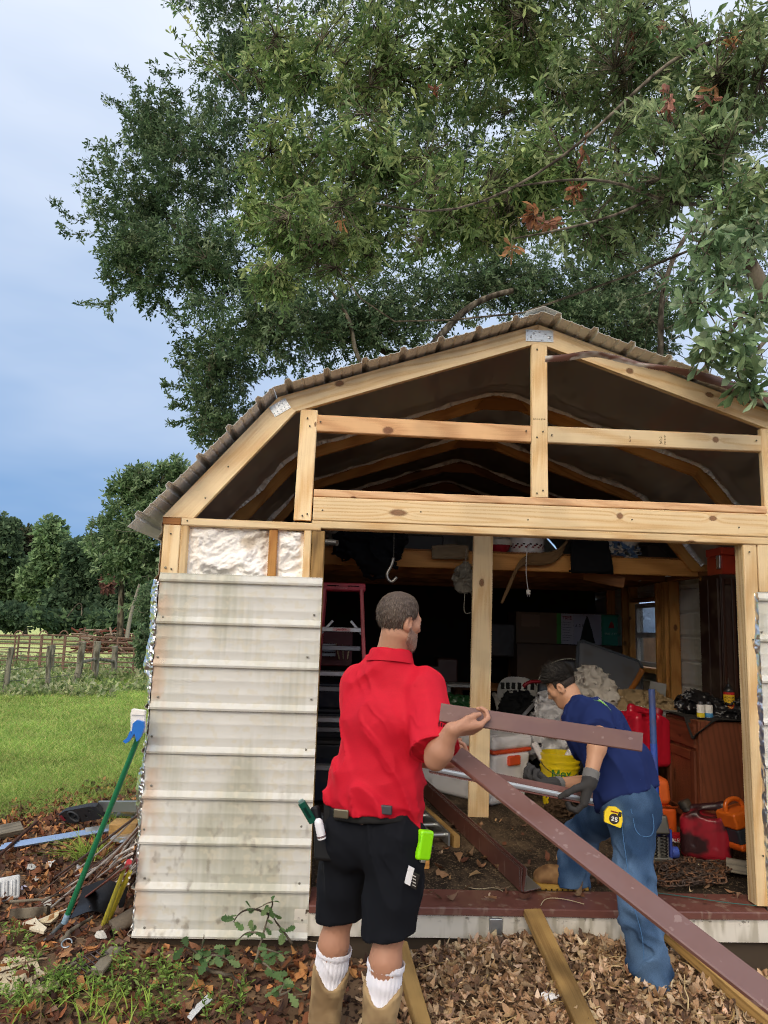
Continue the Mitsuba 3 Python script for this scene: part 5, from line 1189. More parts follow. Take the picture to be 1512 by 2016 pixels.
def chain():
    rng = np.random.default_rng(4); k = thing('chain', 'heavy rusty chain heaped on the shed floor behind the sill', 'chain'); n = 300; a = rng.random(260)
    path = bez([atz(1290+150*rng.random(), 1694+44*rng.random(), FZ+0.02+0.03*rng.random()) for _ in range(38)], 1600)
    s = np.concatenate([[0], np.cumsum(np.linalg.norm(np.diff(path, axis=0), axis=1))]); m = int(s[-1]/0.031); m = min(m, 300)
    st = np.linspace(0, s[-1]*m*0.031/s[-1], m); th = np.linspace(0, 2*math.pi, 14, endpoint=False)
    ring = np.stack([np.sign(np.cos(th))*0.0085+0.0135*np.cos(th), 0.0135*np.sin(th), 0*th], 1)
    for i in range(m):
        c = np.array([np.interp(st[i], s, path[:, q]) for q in range(3)]); c2 = np.array([np.interp(st[i]+0.01, s, path[:, q]) for q in range(3)])
        x = unit(c2-c+1e-6); y = unit(np.cross(x, V(0, 0, 1))+0.35*rng.normal(size=3)); z = np.cross(x, y)
        if i % 2: y, z = z, -y
        y = unit(y+0.25*rng.normal(size=3))
        B = basis(x, y); P = ring@B.T+c; lo = P[:, 2].min()-0.0045; P[:, 2] += max(0, FZ+0.001-lo)
        mb = MB(); tube(mb, P, 0.0042, 5, '54463c', closed=True); put('link', mb, 'rust', k, True)
def rustf(p, n, uv): return mix(lin('4a3e37'), lin('77543c'), smoothstep(0.4, 0.7, fbm(p.x*40, p.y*40, p.z*40)))
bs('rust', pr(proc(rustf), 0.6, metallic=0.35)); chain()
k = thing('charger', 'orange and black power pack on a grey wood scrap behind the right door post', 'power pack')
o = V(*at_floor(1472, 1705)); o = V(o[0], o[1]+0.02, FZ+0.10); Rm = rot((0, 1, 0), -14)@rot((0, 0, 1), 12)
for e, cc, col, nm in (((0.16, 0.16, 0.09), (0, 0, 0.16), 'c9601c', 'shell'), ((0.145, 0.145, 0.09), (0, 0, 0.075), '2e3238', 'core'), ((0.16, 0.16, 0.04), (0, 0, 0.018), 'c2561a', 'base')):
    mb = MB(); rbox(mb, V(0, 0, 0), e, 0.016, col); mb.v = [(v+V(*cc))@Rm.T+o for v in mb.v]; put(nm, mb, 'gloss', k, 35)
mb = MB(); P = bez([V(-0.06, 0, 0.19), V(-0.05, 0, 0.245), V(0.035, 0, 0.245), V(0.055, 0, 0.19)], 14)@Rm.T+o; tube(mb, P, 0.013, 10, 'c9601c'); put('handle', mb, 'gloss', k, True)
mb = MB(); board(mb, at_floor(1440, 1728)+V(0, 0.05, 0.05), at_floor(1500, 1742)+V(0.2, 0.0, 0.04), 0.16, 0.07, (0, 0.3, 1)); item('wood_scrap', mb, 'wood_grey', 'grey splintered wood scrap under the orange power pack', 'wood')
mb = MB(); tube(mb, bez([at_floor(1432, 1668, 0.05), at(1466, 1610, 4.8), at(1500, 1590, 4.9)], 10), 0.018, 12, '6e6a60'); item('round_pole', mb, 'matte', 'grey round pole leaning behind the dark red gas can', 'pole', 40)
mb = MB(); boxm(mb, at_floor(1308, 1658), at_floor(1352, 1662)+V(0, 0.1, 0.045), 'b3202c'); lettering(mb, 'SALE', 0.02, at_floor(1312, 1655, 0.012)+V(0, -0.03, 0), (1, 0, 0), (0, 0, 1), 'eeeeee'); item('red_carton', mb, 'print', 'small flat red carton on the floor in front of the orange case', 'carton', False)
# grey ribbed drain pipe, clutter behind the man in blue
k = thing('bucket_stack', 'stack of nested grey buckets lying on its side behind the man in blue', 'buckets')
o = at(1246, 1456, 5.75); ax = unit(V(0.62, 0.55, 0.05))
for i in range(6):
    mb = MB(); q = o+ax*0.045*i; lathe(mb, [(0.150, 0.0), (0.162, 0.0), (0.164, 0.012), (0.154, 0.016), (0.146, 0.05), (0.140, 0.05), (0.148, 0.012), (0.150, 0.0)], 40, '8d9498', (q, ax)); put('rim', mb, 'paint', k, 30)
mb = MB(); lathe(mb, [(0.146, 0.01), (0.125, 0.30), (0, 0.30), (0, 0.305), (0.130, 0.56), (0.152, 0.26), (0.150, 0.05)][:4], 40, '7c848a', (o, ax)); put('inside', mb, 'paint', k, 30)
mb = MB(); lathe(mb, [(0.15, 0.26), (0.132, 0.56), (0, 0.56)], 40, '8d9498', (o, ax)); put('outside', mb, 'paint', k, 30)
k = thing('wheelbarrow', 'grey wheelbarrow tipped up on its side with an orange wooden handle', 'wheelbarrow')
o = at(1186, 1345, 6.5); Rm = basis(V(0.93, 0.05, -0.30), V(0.2, 0.55, 0.75))
mb = MB()
import manifold3d as m3
out = m3.Manifold.batch_hull([m3.Manifold.sphere(0.05, 20).translate(tuple(p)) for p in ([sx*0.24, sy*0.20, 0.10] for sx in (-1, 1) for sy in (-1, 1))]+[m3.Manifold.sphere(0.06, 20).translate((sx*0.12, sy*0.11, -0.12)) for sx in (-1, 1) for sy in (-1, 1)])
q = out.to_mesh(); mb.add(q.vert_properties[:, :3]@Rm.T+o, q.tri_verts, '666a70'); put('tub', mb, 'paint', k, 40)
mb = MB(); P = np.array([(-.29, -.25, .13), (.29, -.25, .13), (.29, .25, .13), (-.29, .25, .13)])@Rm.T+o; tube(mb, np.vstack([P[i]+(P[(i+1) % 4]-P[i])*np.linspace(0.06, .94, 6)[:, None] for i in range(4)]), 0.012, 8, '464d55', closed=True); put('rim', mb, 'paint', k, True)
for s in (0, 1):
    mb = MB(); a, b = at(1265, 1318, 6.0+0.3*s), at(1212, 1388, 6.2+0.3*s); tube(mb, bez([a, (a+b)/2+V(0.02, 0, -0.01), b], 10), 0.022, 10, 'a8662a'); put('handle', mb, 'paint', k, True)
mb = MB(); lathe(mb, [(0, 0), (0.25, 0.0), (0.285, 0.012), (0.29, 0.02), (0.285, 0.028), (0.25, 0.018), (0, 0.018)], 60, '1b1b1d', (at(1122, 1362, 7.0), unit(V(-0.25, -1, 0.15)))); kk = item('round_table_top', mb, 'gloss', 'shiny black round table top leaning on edge among the clutter', 'table top', 30)
mb = MB(); t = np.linspace(0, 2*math.pi, 60, endpoint=False); sx, ux = frame_from(unit(V(-0.25, -1, 0.15))); P = at(1122, 1362, 7.0)+0.291*(np.cos(t)[:, None]*sx+np.sin(t)[:, None]*ux)+unit(V(-0.25, -1, .15))*0.02; tube(mb, P, 0.005, 6, 'b9b6a8', closed=True); put('edging', mb, 'metal', kk, True)
k = thing('plastic_chair', 'white plastic garden chair deep inside beside the prop board', 'chair')
o = at(1026, 1400, 7.1); o[2] = FZ
P = np.zeros((15, 12, 3))
for i, u in enumerate(np.linspace(-1, 1, 15)):
    for j, w in enumerate(np.linspace(0, 1, 12)): P[i, j] = o+V(0.21*u*(1-0.15*w**3), 0.14+0.10*w-0.09*u*u, 0.40+0.42*w*(1-0.18*u**4*w))
mb = MB(); sheet(mb, P, 0.008, 'c9c8c2'); bkk = put('backrest', mb, 'paint', k, True)
for u in np.linspace(-0.7, 0.7, 6):
    mb = MB(); rbox(mb, o+V(0.21*u*0.95, 0.205-0.09*u*u, 0.74), (0.035, 0.012, 0.06), 0.005, '2c2c2a'); put('slot', mb, 'matte', bkk)
mb = MB(); rbox(mb, o+V(0, 0, 0.40), (0.42, 0.42, 0.03), 0.012, 'c9c8c2'); put('seat', mb, 'paint', k, 30)
for sx in (-1, 1):
    mb = MB(); tube(mb, bez([o+V(sx*0.22, 0.16, 0.66), o+V(sx*0.24, -0.1, 0.62), o+V(sx*0.235, -0.2, 0.52), o+V(sx*0.235, -0.2, 0.0)], 14), 0.022, 8, 'c9c8c2'); put('arm', mb, 'paint', k, True)
    mb = MB(); tube(mb, [o+V(sx*0.19, 0.19, 0.4), o+V(sx*0.22, 0.24, 0)], 0.02, 8, 'c9c8c2'); put('leg', mb, 'paint', k, 40)
# box with a printed tree, on a bench at the back
k = thing('workbench', 'dark wooden bench along the back wall under the long printed box', 'bench')
mb = MB(); boxm(mb, (1.05, 7.72, 1.02), (2.55, 8.35, 1.06), ax=0); put('top', mb, 'wood_old', k)
for x in (1.1, 2.5):
    for y in (7.76, 8.3): mb = MB(); board(mb, (x, y, FZ), (x, y, 1.02), 0.08, 0.08, (1, 0, 0)); put('leg', mb, 'wood_old', k)
k = thing('carton', 'long cardboard carton printed with a dark green tree and a green end panel', 'carton')
bl_, br_ = at(1016, 1268, 7.85), at(1226, 1266, 7.85); zt_ = at(1120, 1207, 7.85)[2]; zb_ = bl_[2]
mb = MB(); boxm(mb, (bl_[0], 7.85, 1.065), (br_[0], 8.25, zt_), '7a5f45', 0.005); put('box', mb, 'print', k)
W_ = br_[0]-bl_[0]
def pan(u0, u1, v0, v1, col, name, lift=0.0015):
    mb = MB(); z0, z1 = zb_+(zt_-zb_)*v0, zb_+(zt_-zb_)*v1; boxm(mb, (bl_[0]+W_*u0, 7.85-lift, z0), (bl_[0]+W_*u1, 7.85-lift+0.001, z1), col, 0.0002); return put(name, mb, 'print', k)
pan(0.38, 0.42, 0.02, 0.98, '4f9a3a', 'green_stripe'); pan(0.421, 0.54, 0.02, 0.98, 'cfcacd', 'text_panel'); pan(0.541, 0.80, 0.02, 0.98, 'c2bfc8', 'picture_panel'); pan(0.801, 0.99, 0.02, 0.98, '3fa07a', 'green_panel')
pan(0.05, 0.22, 0.55, 0.92, '8f7058', 'flap_print')
pw = pan(0.82, 0.97, 0.06, 0.92, '49a68c', 'green_panel', 0.003)
mb = MB(); px0, pz0 = bl_[0]+W_*0.665, zb_+0.03; hh = (zt_-zb_)*0.85
prism(mb, [(-0.085, 0), (0.085, 0), (0.055, hh*0.35), (0.06, hh*0.35), (0.03, hh*0.7), (0.034, hh*0.7), (0.0, hh), (-0.034, hh*0.7), (-0.03, hh*0.7), (-0.06, hh*0.35), (-0.055, hh*0.35)], 0.001, np.array([[1, 0, 0], [0, 0, -1], [0, 1, 0]]).astype(float), (px0, 7.8465, pz0), '1c241d'); put('printed_tree', mb, 'print', k)
mb = MB(); prism(mb, [(-0.03, 0), (0.03, 0), (0.02, 0.04), (0, 0.07), (-0.02, 0.04)], 0.001, np.array([[1, 0, 0], [0, 0, -1], [0, 1, 0]]).astype(float), (bl_[0]+W_*0.895, 7.8455, zb_+0.19), 'b5332a')
for i in range(8): boxm(mb, (bl_[0]+W_*0.435, 7.847, zb_+0.05+0.026*i), (bl_[0]+W_*(0.50+0.03*((i*7) % 3)/3), 7.848, zb_+0.056+0.026*i), '8d8890', 0.0002)
lettering(mb, '6.5 FT', 0.03, (bl_[0]+W_*0.55, 7.847, zb_+0.19), (1, 0, 0), (0, 0, 1), '4a4a50', 0.001); lettering(mb, 'TREE', 0.03, (bl_[0]+W_*0.43, 7.847, zb_+0.265), (1, 0, 0), (0, 0, 1), 'a8323c', 0.001)
lettering(mb, 'PRE-LIT', 0.022, (bl_[0]+W_*0.83, 7.846, zb_+0.12), (1, 0, 0), (0, 0, 1), 'd8e8d8', 0.001); put('print', mb, 'print', k, kind='stuff')
mb = MB(); boxm(mb, at(1018, 1320, 7.5)+V(0, 0, -0.2), at(1228, 1272, 7.5)+V(0, 0.3, 0), '4c3a2c', 0.006); item('carton', mb, 'print', 'plain brown carton below the printed tree carton', 'carton', False)
# cloth heaps and bags
bundle('dust_sheet', [(at(1165, 1350, 6.1), V(0.10, 0.1, 0.10)), (at(1195, 1375, 6.0), V(0.10, 0.1, 0.07)), (at(1160, 1385, 6.1), V(0.05, 0.08, 0.16))], 'crumpled grey cloth heaped in front of the tipped wheelbarrow', 'cloth', 'cdc7bc', 'cloth', 0.065, 8)
bundle('dust_sheet', [(at(1085, 1420, 6.3), V(0.12, 0.1, 0.18)), (at(1060, 1465, 6.2), V(0.12, 0.1, 0.10)), (at(1110, 1455, 6.2), V(0.10, 0.1, 0.12))], 'pale plastic sheet hanging below the head of the man in blue', 'sheet', 'c6c6c8', 'gloss', 0.07, 8, seed=5)
bundle('rag_heap', [(at(1255, 1400, 6.0), V(0.22, 0.18, 0.10)), (at(1235, 1430, 5.95), V(0.18, 0.15, 0.09)), (at(1290, 1425, 6.2), V(0.1, 0.12, 0.08))], 'heap of brown paper and pale rags right of the man in blue', 'rags', 'a08a68', 'cloth', 0.07, 8, seed=8)
bundle('rag_heap', [(at(1222, 1432, 5.85), V(0.10, 0.1, 0.06)), (at(1248, 1412, 5.8), V(0.05, 0.06, 0.03))], 'whitish rags lying over the brown heap behind the man in blue', 'rags', 'c9c4b6', 'cloth', 0.06, 11, seed=12)
mb = MB(); boxm(mb, at(1283, 1432, 6.05), at(1322, 1394, 6.05)+V(0, 0.2, 0), 'c2beb8'); boxm(mb, at(1285, 1398, 6.04), at(1320, 1394, 6.04), '9a2f4c'); item('carton', mb, 'print', 'white carton with a red edge at the foot of the right inside studs', 'carton', False)
mb = MB(); prism(mb, [(0, 0), (0.16, 0), (0.18, 0.2), (0.05, 0.22)], 0.004, np.array([[1, 0, 0], [0, 0, -1], [0, 1, 0]]).astype(float), at(1270, 1395, 6.3), 'a9a9a6'); item('grey_sheet', mb, 'matte', 'grey sheet of board leaning below the inside window', 'sheet', False)
mb = MB(); boxm(mb, at(1308, 1480, 5.6), at(1340, 1405, 5.6)+V(0.1, 0.3, 0), '8c8d8c', 0.01); item('grey_bin', mb, 'paint', 'plain grey bin behind the bright red gas can', 'bin', False)
# dark clutter along the left and the back so the depth reads
rng = np.random.default_rng(3)
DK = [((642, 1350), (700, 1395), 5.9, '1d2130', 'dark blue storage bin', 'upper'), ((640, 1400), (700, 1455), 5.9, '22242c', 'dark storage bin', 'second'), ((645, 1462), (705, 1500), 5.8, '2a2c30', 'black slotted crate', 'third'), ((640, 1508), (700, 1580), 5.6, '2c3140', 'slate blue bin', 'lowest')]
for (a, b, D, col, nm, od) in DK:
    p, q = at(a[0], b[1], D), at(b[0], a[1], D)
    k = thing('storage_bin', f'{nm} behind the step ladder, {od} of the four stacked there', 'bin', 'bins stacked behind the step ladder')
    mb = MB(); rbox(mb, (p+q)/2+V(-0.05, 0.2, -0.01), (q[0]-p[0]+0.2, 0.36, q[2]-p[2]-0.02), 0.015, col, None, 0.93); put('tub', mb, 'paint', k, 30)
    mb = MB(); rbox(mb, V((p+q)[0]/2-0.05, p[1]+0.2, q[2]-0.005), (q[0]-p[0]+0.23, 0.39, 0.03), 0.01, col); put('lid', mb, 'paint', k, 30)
p = at(670, 1250, 6.3); mb = MB(); boxm(mb, p+V(-0.2, 0, -0.25), p+V(0.1, 0.4, 0.05), '5a1a22', 0.01); item('red_cabinet', mb, 'paint', 'dark red tool cabinet seen through the step ladder', 'cabinet', False)
p = at(660, 1296, 6.2)
for i in range(3): mb = MB(); boxm(mb, p+V(-0.14, -0.02, 0.015+0.035*i), p+V(0.0, 0.1, 0.04+0.035*i), ['9aa2ae', '7d8490', 'aab0b8'][i], 0.003); item('book', mb, 'print', ['lowest grey book of the small pile seen through the step ladder', 'middle grey book of the small pile seen through the step ladder', 'top pale book of the small pile seen through the step ladder'][i], 'book', False)
for i, (x, w) in enumerate(((668, 5), (676, 6), (684, 4))):
    mb = MB(); p = at(x, 1298, 6.15); board(mb, p, p+V(0.02*i-0.03, 0.02, 0.12-0.01*i), 0.05, 0.008, (1, 0, 0.2), ['9c8a6a', '7d7058', 'a4977c'][i]); item('card', mb, 'print', ['leftmost tan card standing beside the books', 'middle brownish card standing beside the books', 'rightmost pale card standing beside the books'][i], 'card', False)
k = thing('side_table', 'small white table deep inside left of the prop board', 'table'); o = at(905, 1350, 7.3)
mb = MB(); boxm(mb, o+V(-0.12, 0, -0.015), o+V(0.16, 0.3, 0.01), 'a8a8a6'); put('top', mb, 'paint', k)
for x in (-0.10, 0.14):
    mb = MB(); boxm(mb, V(o[0]+x-0.02, o[1]+0.02, FZ), V(o[0]+x+0.02, o[1]+0.05, o[2]-0.017), 'a8a8a6', ax=2); put('leg', mb, 'paint', k)
bundle('green_hose', [(at(892, 1388, 7.0), V(0.12, 0.1, 0.06)), (at(920, 1392, 7.0), V(0.06, 0.08, 0.05))], 'dark green coiled hose under the small white table', 'hose', '2f5a34', 'gloss', 0.05, 10)
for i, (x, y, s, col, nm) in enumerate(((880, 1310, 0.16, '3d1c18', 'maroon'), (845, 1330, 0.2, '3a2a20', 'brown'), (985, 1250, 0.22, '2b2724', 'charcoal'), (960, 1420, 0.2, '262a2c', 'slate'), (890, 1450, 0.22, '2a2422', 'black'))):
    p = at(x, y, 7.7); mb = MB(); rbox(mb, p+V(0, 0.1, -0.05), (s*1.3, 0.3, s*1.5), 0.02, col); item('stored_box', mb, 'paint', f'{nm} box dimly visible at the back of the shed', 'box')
bundle('black_bag', [(at(1020, 1395, 6.7), V(0.14, 0.12, 0.10)), (at(1045, 1430, 6.6), V(0.14, 0.12, 0.10))], 'black bag piled on the seat of the white garden chair', 'bag', '1d1e20', 'matte', 0.06, 8)
for i, (a, b) in enumerate((((1022, 1418), (1062, 1374)), ((1030, 1424), (1064, 1392)))):
    mb = MB(); board(mb, at(*a, 6.45), at(*b, 6.5), 0.03, 0.006, (0, 1, 0), 'c9c9cc'); item('pale_strip', mb, 'metal', ['upper pale metal strip sticking out of the black bag on the chair', 'lower pale metal strip sticking out of the black bag on the chair'][i], 'strip', False)
mb = MB(); tube(mb, bez([at(1030, 1352, 6.8), at(1040, 1344, 6.8), at(1060, 1342, 6.8), at(1090, 1342, 6.8)], 12), 0.016, 8, '9a1f2a'); item('hand_truck', mb, 'gloss', 'bent red tube handle behind the head of the man in blue', 'handle', True)
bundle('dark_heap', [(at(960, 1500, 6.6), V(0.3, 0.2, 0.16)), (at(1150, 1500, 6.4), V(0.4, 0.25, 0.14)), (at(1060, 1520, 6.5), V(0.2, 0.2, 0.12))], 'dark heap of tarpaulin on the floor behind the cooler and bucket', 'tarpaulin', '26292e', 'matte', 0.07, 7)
mb = MB(); boxm(mb, at(962, 1460, 6.3), at(998, 1425, 6.3)+V(0, 0.25, 0), '6b4e34'); item('carton', mb, 'print', 'small brown carton standing behind the prop board above the cooler', 'carton', False)
mb = MB(); rbox(mb, at_floor(1190, 1612)+V(0, 0.05, 0.045), (0.14, 0.2, 0.09), 0.02, 'd8b41e'); item('yellow_case', mb, 'gloss', 'small yellow case on the floor between the legs of the man in blue', 'case')
bundle('leaf_pile', [(at_floor(1112, 1590, 0.05), V(0.10, 0.09, 0.06))], 'little heap of dark dead leaves at the foot of the yellow bucket', 'leaves', '4a3a2c', 'matte', 0.05, 22, 0.01)
# ---------------------------------------------------------------- things on and under the loft
LZ = 2.205
k = thing('tin', 'white round tin with a red and dark leaf pattern on the loft edge', 'tin'); o = at(1038, 1078, 5.9); o[2] = LZ-0.002
mb = MB(); lathe(mb, [(0, 0), (0.125, 0), (0.13, 0.006), (0.13, 0.115), (0.134, 0.117), (0.134, 0.135), (0, 0.137)], 40, 'dcd8d4', (o, (0, 0, 1))); put('body', mb, 'gloss', k, 30)
mb = MB()
for i in range(22):
    th = -2.9+i*0.13; z = 0.055+0.014*math.sin(i*2.1); r = 0.1312; c = o+V(r*math.cos(th), r*math.sin(th), z); nn = V(math.cos(th), math.sin(th), 0)
    lathe(mb, [(0.012, 0), (0.009, 0.001), (0, 0.0012)], 7, ['7a2c34', '3a3330', '8d3b40'][i % 3], (c, nn), 1, 0.6)
put('pattern', mb, 'print', k, kind='stuff')
o = at(984, 1078, 5.9); o[2] = LZ-0.002; mb = MB(); lathe(mb, [(0, 0), (0.05, 0), (0.07, 0.03), (0.085, 0.075), (0.08, 0.075), (0, 0.02)], 30, '9c1f30', (o, (0, 0, 1))); kk = item('bowl', mb, 'gloss', 'red and white cap shaped bowl beside the tin on the loft', 'bowl'); 
mb = MB(); lathe(mb, [(0.0865, 0.06), (0.087, 0.10), (0.05, 0.125), (0, 0.13)], 30, 'cfc8b8', (o, (0, 0, 1))); put('rim', mb, 'paint', kk, 30)
def drape(name, pts, w, col, label, cat, mat='cloth', th=0.008, amp=0.02, n=40, m=14, wdir=(1, 0, 0), seed=2):
    c = bez(pts, n); wd = np.interp(np.linspace(0, 1, n), np.linspace(0, 1, len(np.atleast_1d(w))), np.atleast_1d(w)); P = np.zeros((n, m, 3)); wv = unit(wdir)
    for j in range(m):
        u = j/(m-1)-0.5; q = c+wv*(u*wd)[:, None]; k_ = amp*(meshkit.fbm(np.stack([np.linspace(0, 2, n)*1.5, np.full(n, u*3), np.zeros(n)+seed], -1), 3, seed)-0.5)*2
        P[:, j] = q+k_[:, None]*V(0, -1, 0)
    mb = MB(); sheet(mb, P, th, col); return item(name, mb, mat, label, cat, True)
drape('work_trousers', [at(1118, 1092, 5.66)+V(0, .1, .06), at(1085, 1098, 5.72), at(1052, 1100, 5.72), at(1025, 1110, 5.71), at(1008, 1140, 5.70), at(992, 1178, 5.70)], [0.12, 0.10, 0.085, 0.08], '7d6346', 'khaki work trousers slung over the loft joist with one leg hanging down', 'trousers', 'cloth', 0.02, 0.02, wdir=(0.45, 0, 0.9))
drape('canvas_cloth', [at(850, 1088, 5.70), at(885, 1086, 5.71), at(922, 1088, 5.71)], [0.09, 0.11, 0.10], '8a7a62', 'pale brown cloth folded along the loft joist left of the prop board', 'cloth', 'cloth', 0.015, 0.02, wdir=(0, 0, 1))
k = drape('tote_bag', [at(1162, 1062, 5.55), at(1162, 1080, 5.60), at(1164, 1105, 5.62), at(1166, 1129, 5.62)], [0.27, 0.29, 0.31, 0.31], '17181b', 'flat black bag hanging over the front of the loft joist', 'bag', 'matte', 0.03, 0.015)
mb = MB(); P = bez([at(1120, 1124, 5.595), at(1165, 1127, 5.59), at(1206, 1124, 5.595)], 12); tube(mb, P, 0.008, 6, '0d0d0f'); put('hem', mb, 'matte', k, True)
bundle('patterned_cloth', [(at(1216, 1076, 5.85), V(0.10, 0.1, 0.05)), (at(1232, 1080, 5.85), V(0.06, 0.1, 0.04))], 'blue and white patterned cloth bunched on the loft edge', 'cloth', '8f9aa6', 'floral', 0.05, 12)
def floralf(p, n, uv): return mix(lin('c4c2b8'), lin('4f6a8c'), smoothstep(0.48, 0.56, fbm(p.x*30, p.y*30, p.z*30, octaves=2)))
bs('floral', pr(proc(floralf), 0.9))
bundle('black_jacket', [(at(725, 1075, 5.5), V(0.18, 0.12, 0.07)), (at(740, 1100, 5.45), V(0.10, 0.08, 0.10)), (at(700, 1070, 5.5), V(0.12, 0.1, 0.05)), (at(760, 1070, 5.5), V(0.10, 0.1, 0.05))], 'black jacket hanging over the loft joist on the left', 'jacket', '15171c', 'matte', 0.06, 8)
bundle('light_sack', [(at(700, 1052, 5.9), V(0.16, 0.1, 0.05)), (at(665, 1050, 5.9), V(0.1, 0.1, 0.04))], 'pale sack lying on the loft behind the black jacket', 'sack', '857d70', 'cloth', 0.04, 10)
bundle('net_bag', [(at(915, 1142, 5.72), V(0.055, 0.05, 0.075)), (at(912, 1128, 5.72), V(0.04, 0.04, 0.05))], 'whitish bag hanging under the loft left of the prop board', 'bag', '8c8a80', 'cloth', 0.04, 14, 0.009)
mb = MB(); tube(mb, bez([at(918, 1080, 5.7), at(916, 1130, 5.68), at(914, 1185, 5.7), at(918, 1208, 5.7), at(927, 1206, 5.7)], 24), 0.003, 6, 'a9a79c'); item('cord', mb, 'matte', 'thin pale cord looping down beside the prop board', 'cord', True)
mb = MB(); tube(mb, bez([at(1041, 1074, 5.75), at(1037, 1090, 5.64), at(1036, 1125, 5.64), at(1038, 1150, 5.64), at(1040, 1162, 5.64)], 30), 0.004, 7, 'd2d2ce'); kk = item('power_cord', mb, 'paint', 'white power cord with a plug hanging down from the loft', 'cord', True)
mb = MB(); o = at(1040, 1166, 5.64); rbox(mb, o, (0.03, 0.022, 0.035), 0.006, 'd6d6d2'); put('plug', mb, 'paint', kk, 30)
mb = MB()
for s in (-1, 1): boxm(mb, o+V(s*0.007-0.001, -0.003, -0.035), o+V(s*0.007+0.001, 0.003, -0.018), 'b9b6a8', 0.0003)
put('prongs', mb, 'metal', kk, kind='stuff')
mb = MB(); tube(mb, bez([at(775, 1098, 5.0), at(768, 1118, 5.0), at(762, 1134, 5.0), at(770, 1145, 5.0), at(781, 1136, 5.0)], 24), 0.011, 10, 'a9a9a6'); kk = item('hook', mb, 'metal', 'grey steel hook hanging in the doorway above the man in red', 'hook', True)
mb = MB(); tube(mb, [at(775, 1098, 5.0), at(776, 1040, 5.05)], 0.004, 6, '55534e'); put('hanger', mb, 'metal', kk, True)
mb = MB(); tube(mb, [at(633, 1066, 4.2), at(664, 1069, 4.15)], 0.016, 14, 'c2c8cc'); item('pipe_stub', mb, 'galv', 'short galvanised pipe stub sticking out beside the top of the left jamb', 'pipe', 40)
mb = MB(); board(mb, at(1150, 1130, 5.9), at(1229, 1147, 5.85), 0.09, 0.015, (0, 1, 0)); item('plywood_scrap', mb, 'wood_old', 'brown plywood scrap hanging under the loft joist', 'plywood')
for i, (x, D) in enumerate(((690, 6.1), (830, 6.1), (1310, 6.2))):
    p = at(x, 1068, D); p[2] = LZ; mb = MB(); rbox(mb, p+V(0, 0.1, 0.07), (0.34, 0.3, 0.14), 0.015, ['5a4632', '3d3a36', '54483c'][i]); item('loft_box', mb, 'print', ['brown box on the loft above the step ladder', 'dark box on the loft left of the prop board', 'brownish box on the loft at the right'][i], 'box')
mb = MB(); lathe(mb, [(0, 0), (0.05, 0), (0.05, 0.02), (0.03, 0.03), (0.028, 0.06), (0, 0.062)], 20, 'c9c9c4', (at(890, 925, 7.55)+V(0, -.02, 0.06), (0, 0, -1))); item('lamp_holder', mb, 'paint', 'small white bulb holder high under the roof ridge', 'lamp holder')
# ---------------------------------------------------------------- people
def skinf(p, n, uv):
    q = fbm(p.x*60, p.y*60, p.z*60, octaves=3); return 0.0006*q
bs('skin', pr(VC, 0.48, specular=0.4))
def hairb(p, n, uv): return 0.0018*fbm(p.x*700, p.y*700, p.z*160, octaves=2)
bs('hair', pr(VC, 0.6, specular=0.35))
def denimf(p, n, uv):
    tw = noise(p.x*900, p.y*900, p.z*220); worn = fbm(p.x*7, p.y*7, p.z*5, octaves=4)
    c = mix(lin('2b415e'), lin('557090'), smoothstep(0.35, 0.72, worn)); return c*(0.8+0.4*tw)
bs('denim', {'type': 'bumpmap', 'arbitrary': proc(clothbump, 5e-4), 'scale': 1.5, 'b': pr(proc(denimf), 0.88, sheen=0.2, specular=0.1)})
def suedef(p, n, uv): return mix(lin('7f694d'), lin('a58d69'), smoothstep(0.3, 0.7, fbm(p.x*16, p.y*16, p.z*12, octaves=5)))
bs('suede', pr(proc(suedef), 0.9, sheen=0.3, specular=0.1))
def bootf(p, n, uv): return mix(lin('6b4d33'), lin('9a774f'), smoothstep(0.3, 0.7, fbm(p.x*20, p.y*20, p.z*16, octaves=4)))
bs('boot_leather', pr(proc(bootf), 0.75, specular=0.2))
def polo_f(p, n, uv):
    k = noise(p.x*1100, p.y*1100, p.z*1100); return mix(lin('b80f24'), lin('c91630'), k)
bs('polo', {'type': 'bumpmap', 'arbitrary': proc(clothbump, 5e-4), 'scale': 1.0, 'b': pr(proc(polo_f), 0.72, sheen=0.35, specular=0.25)})

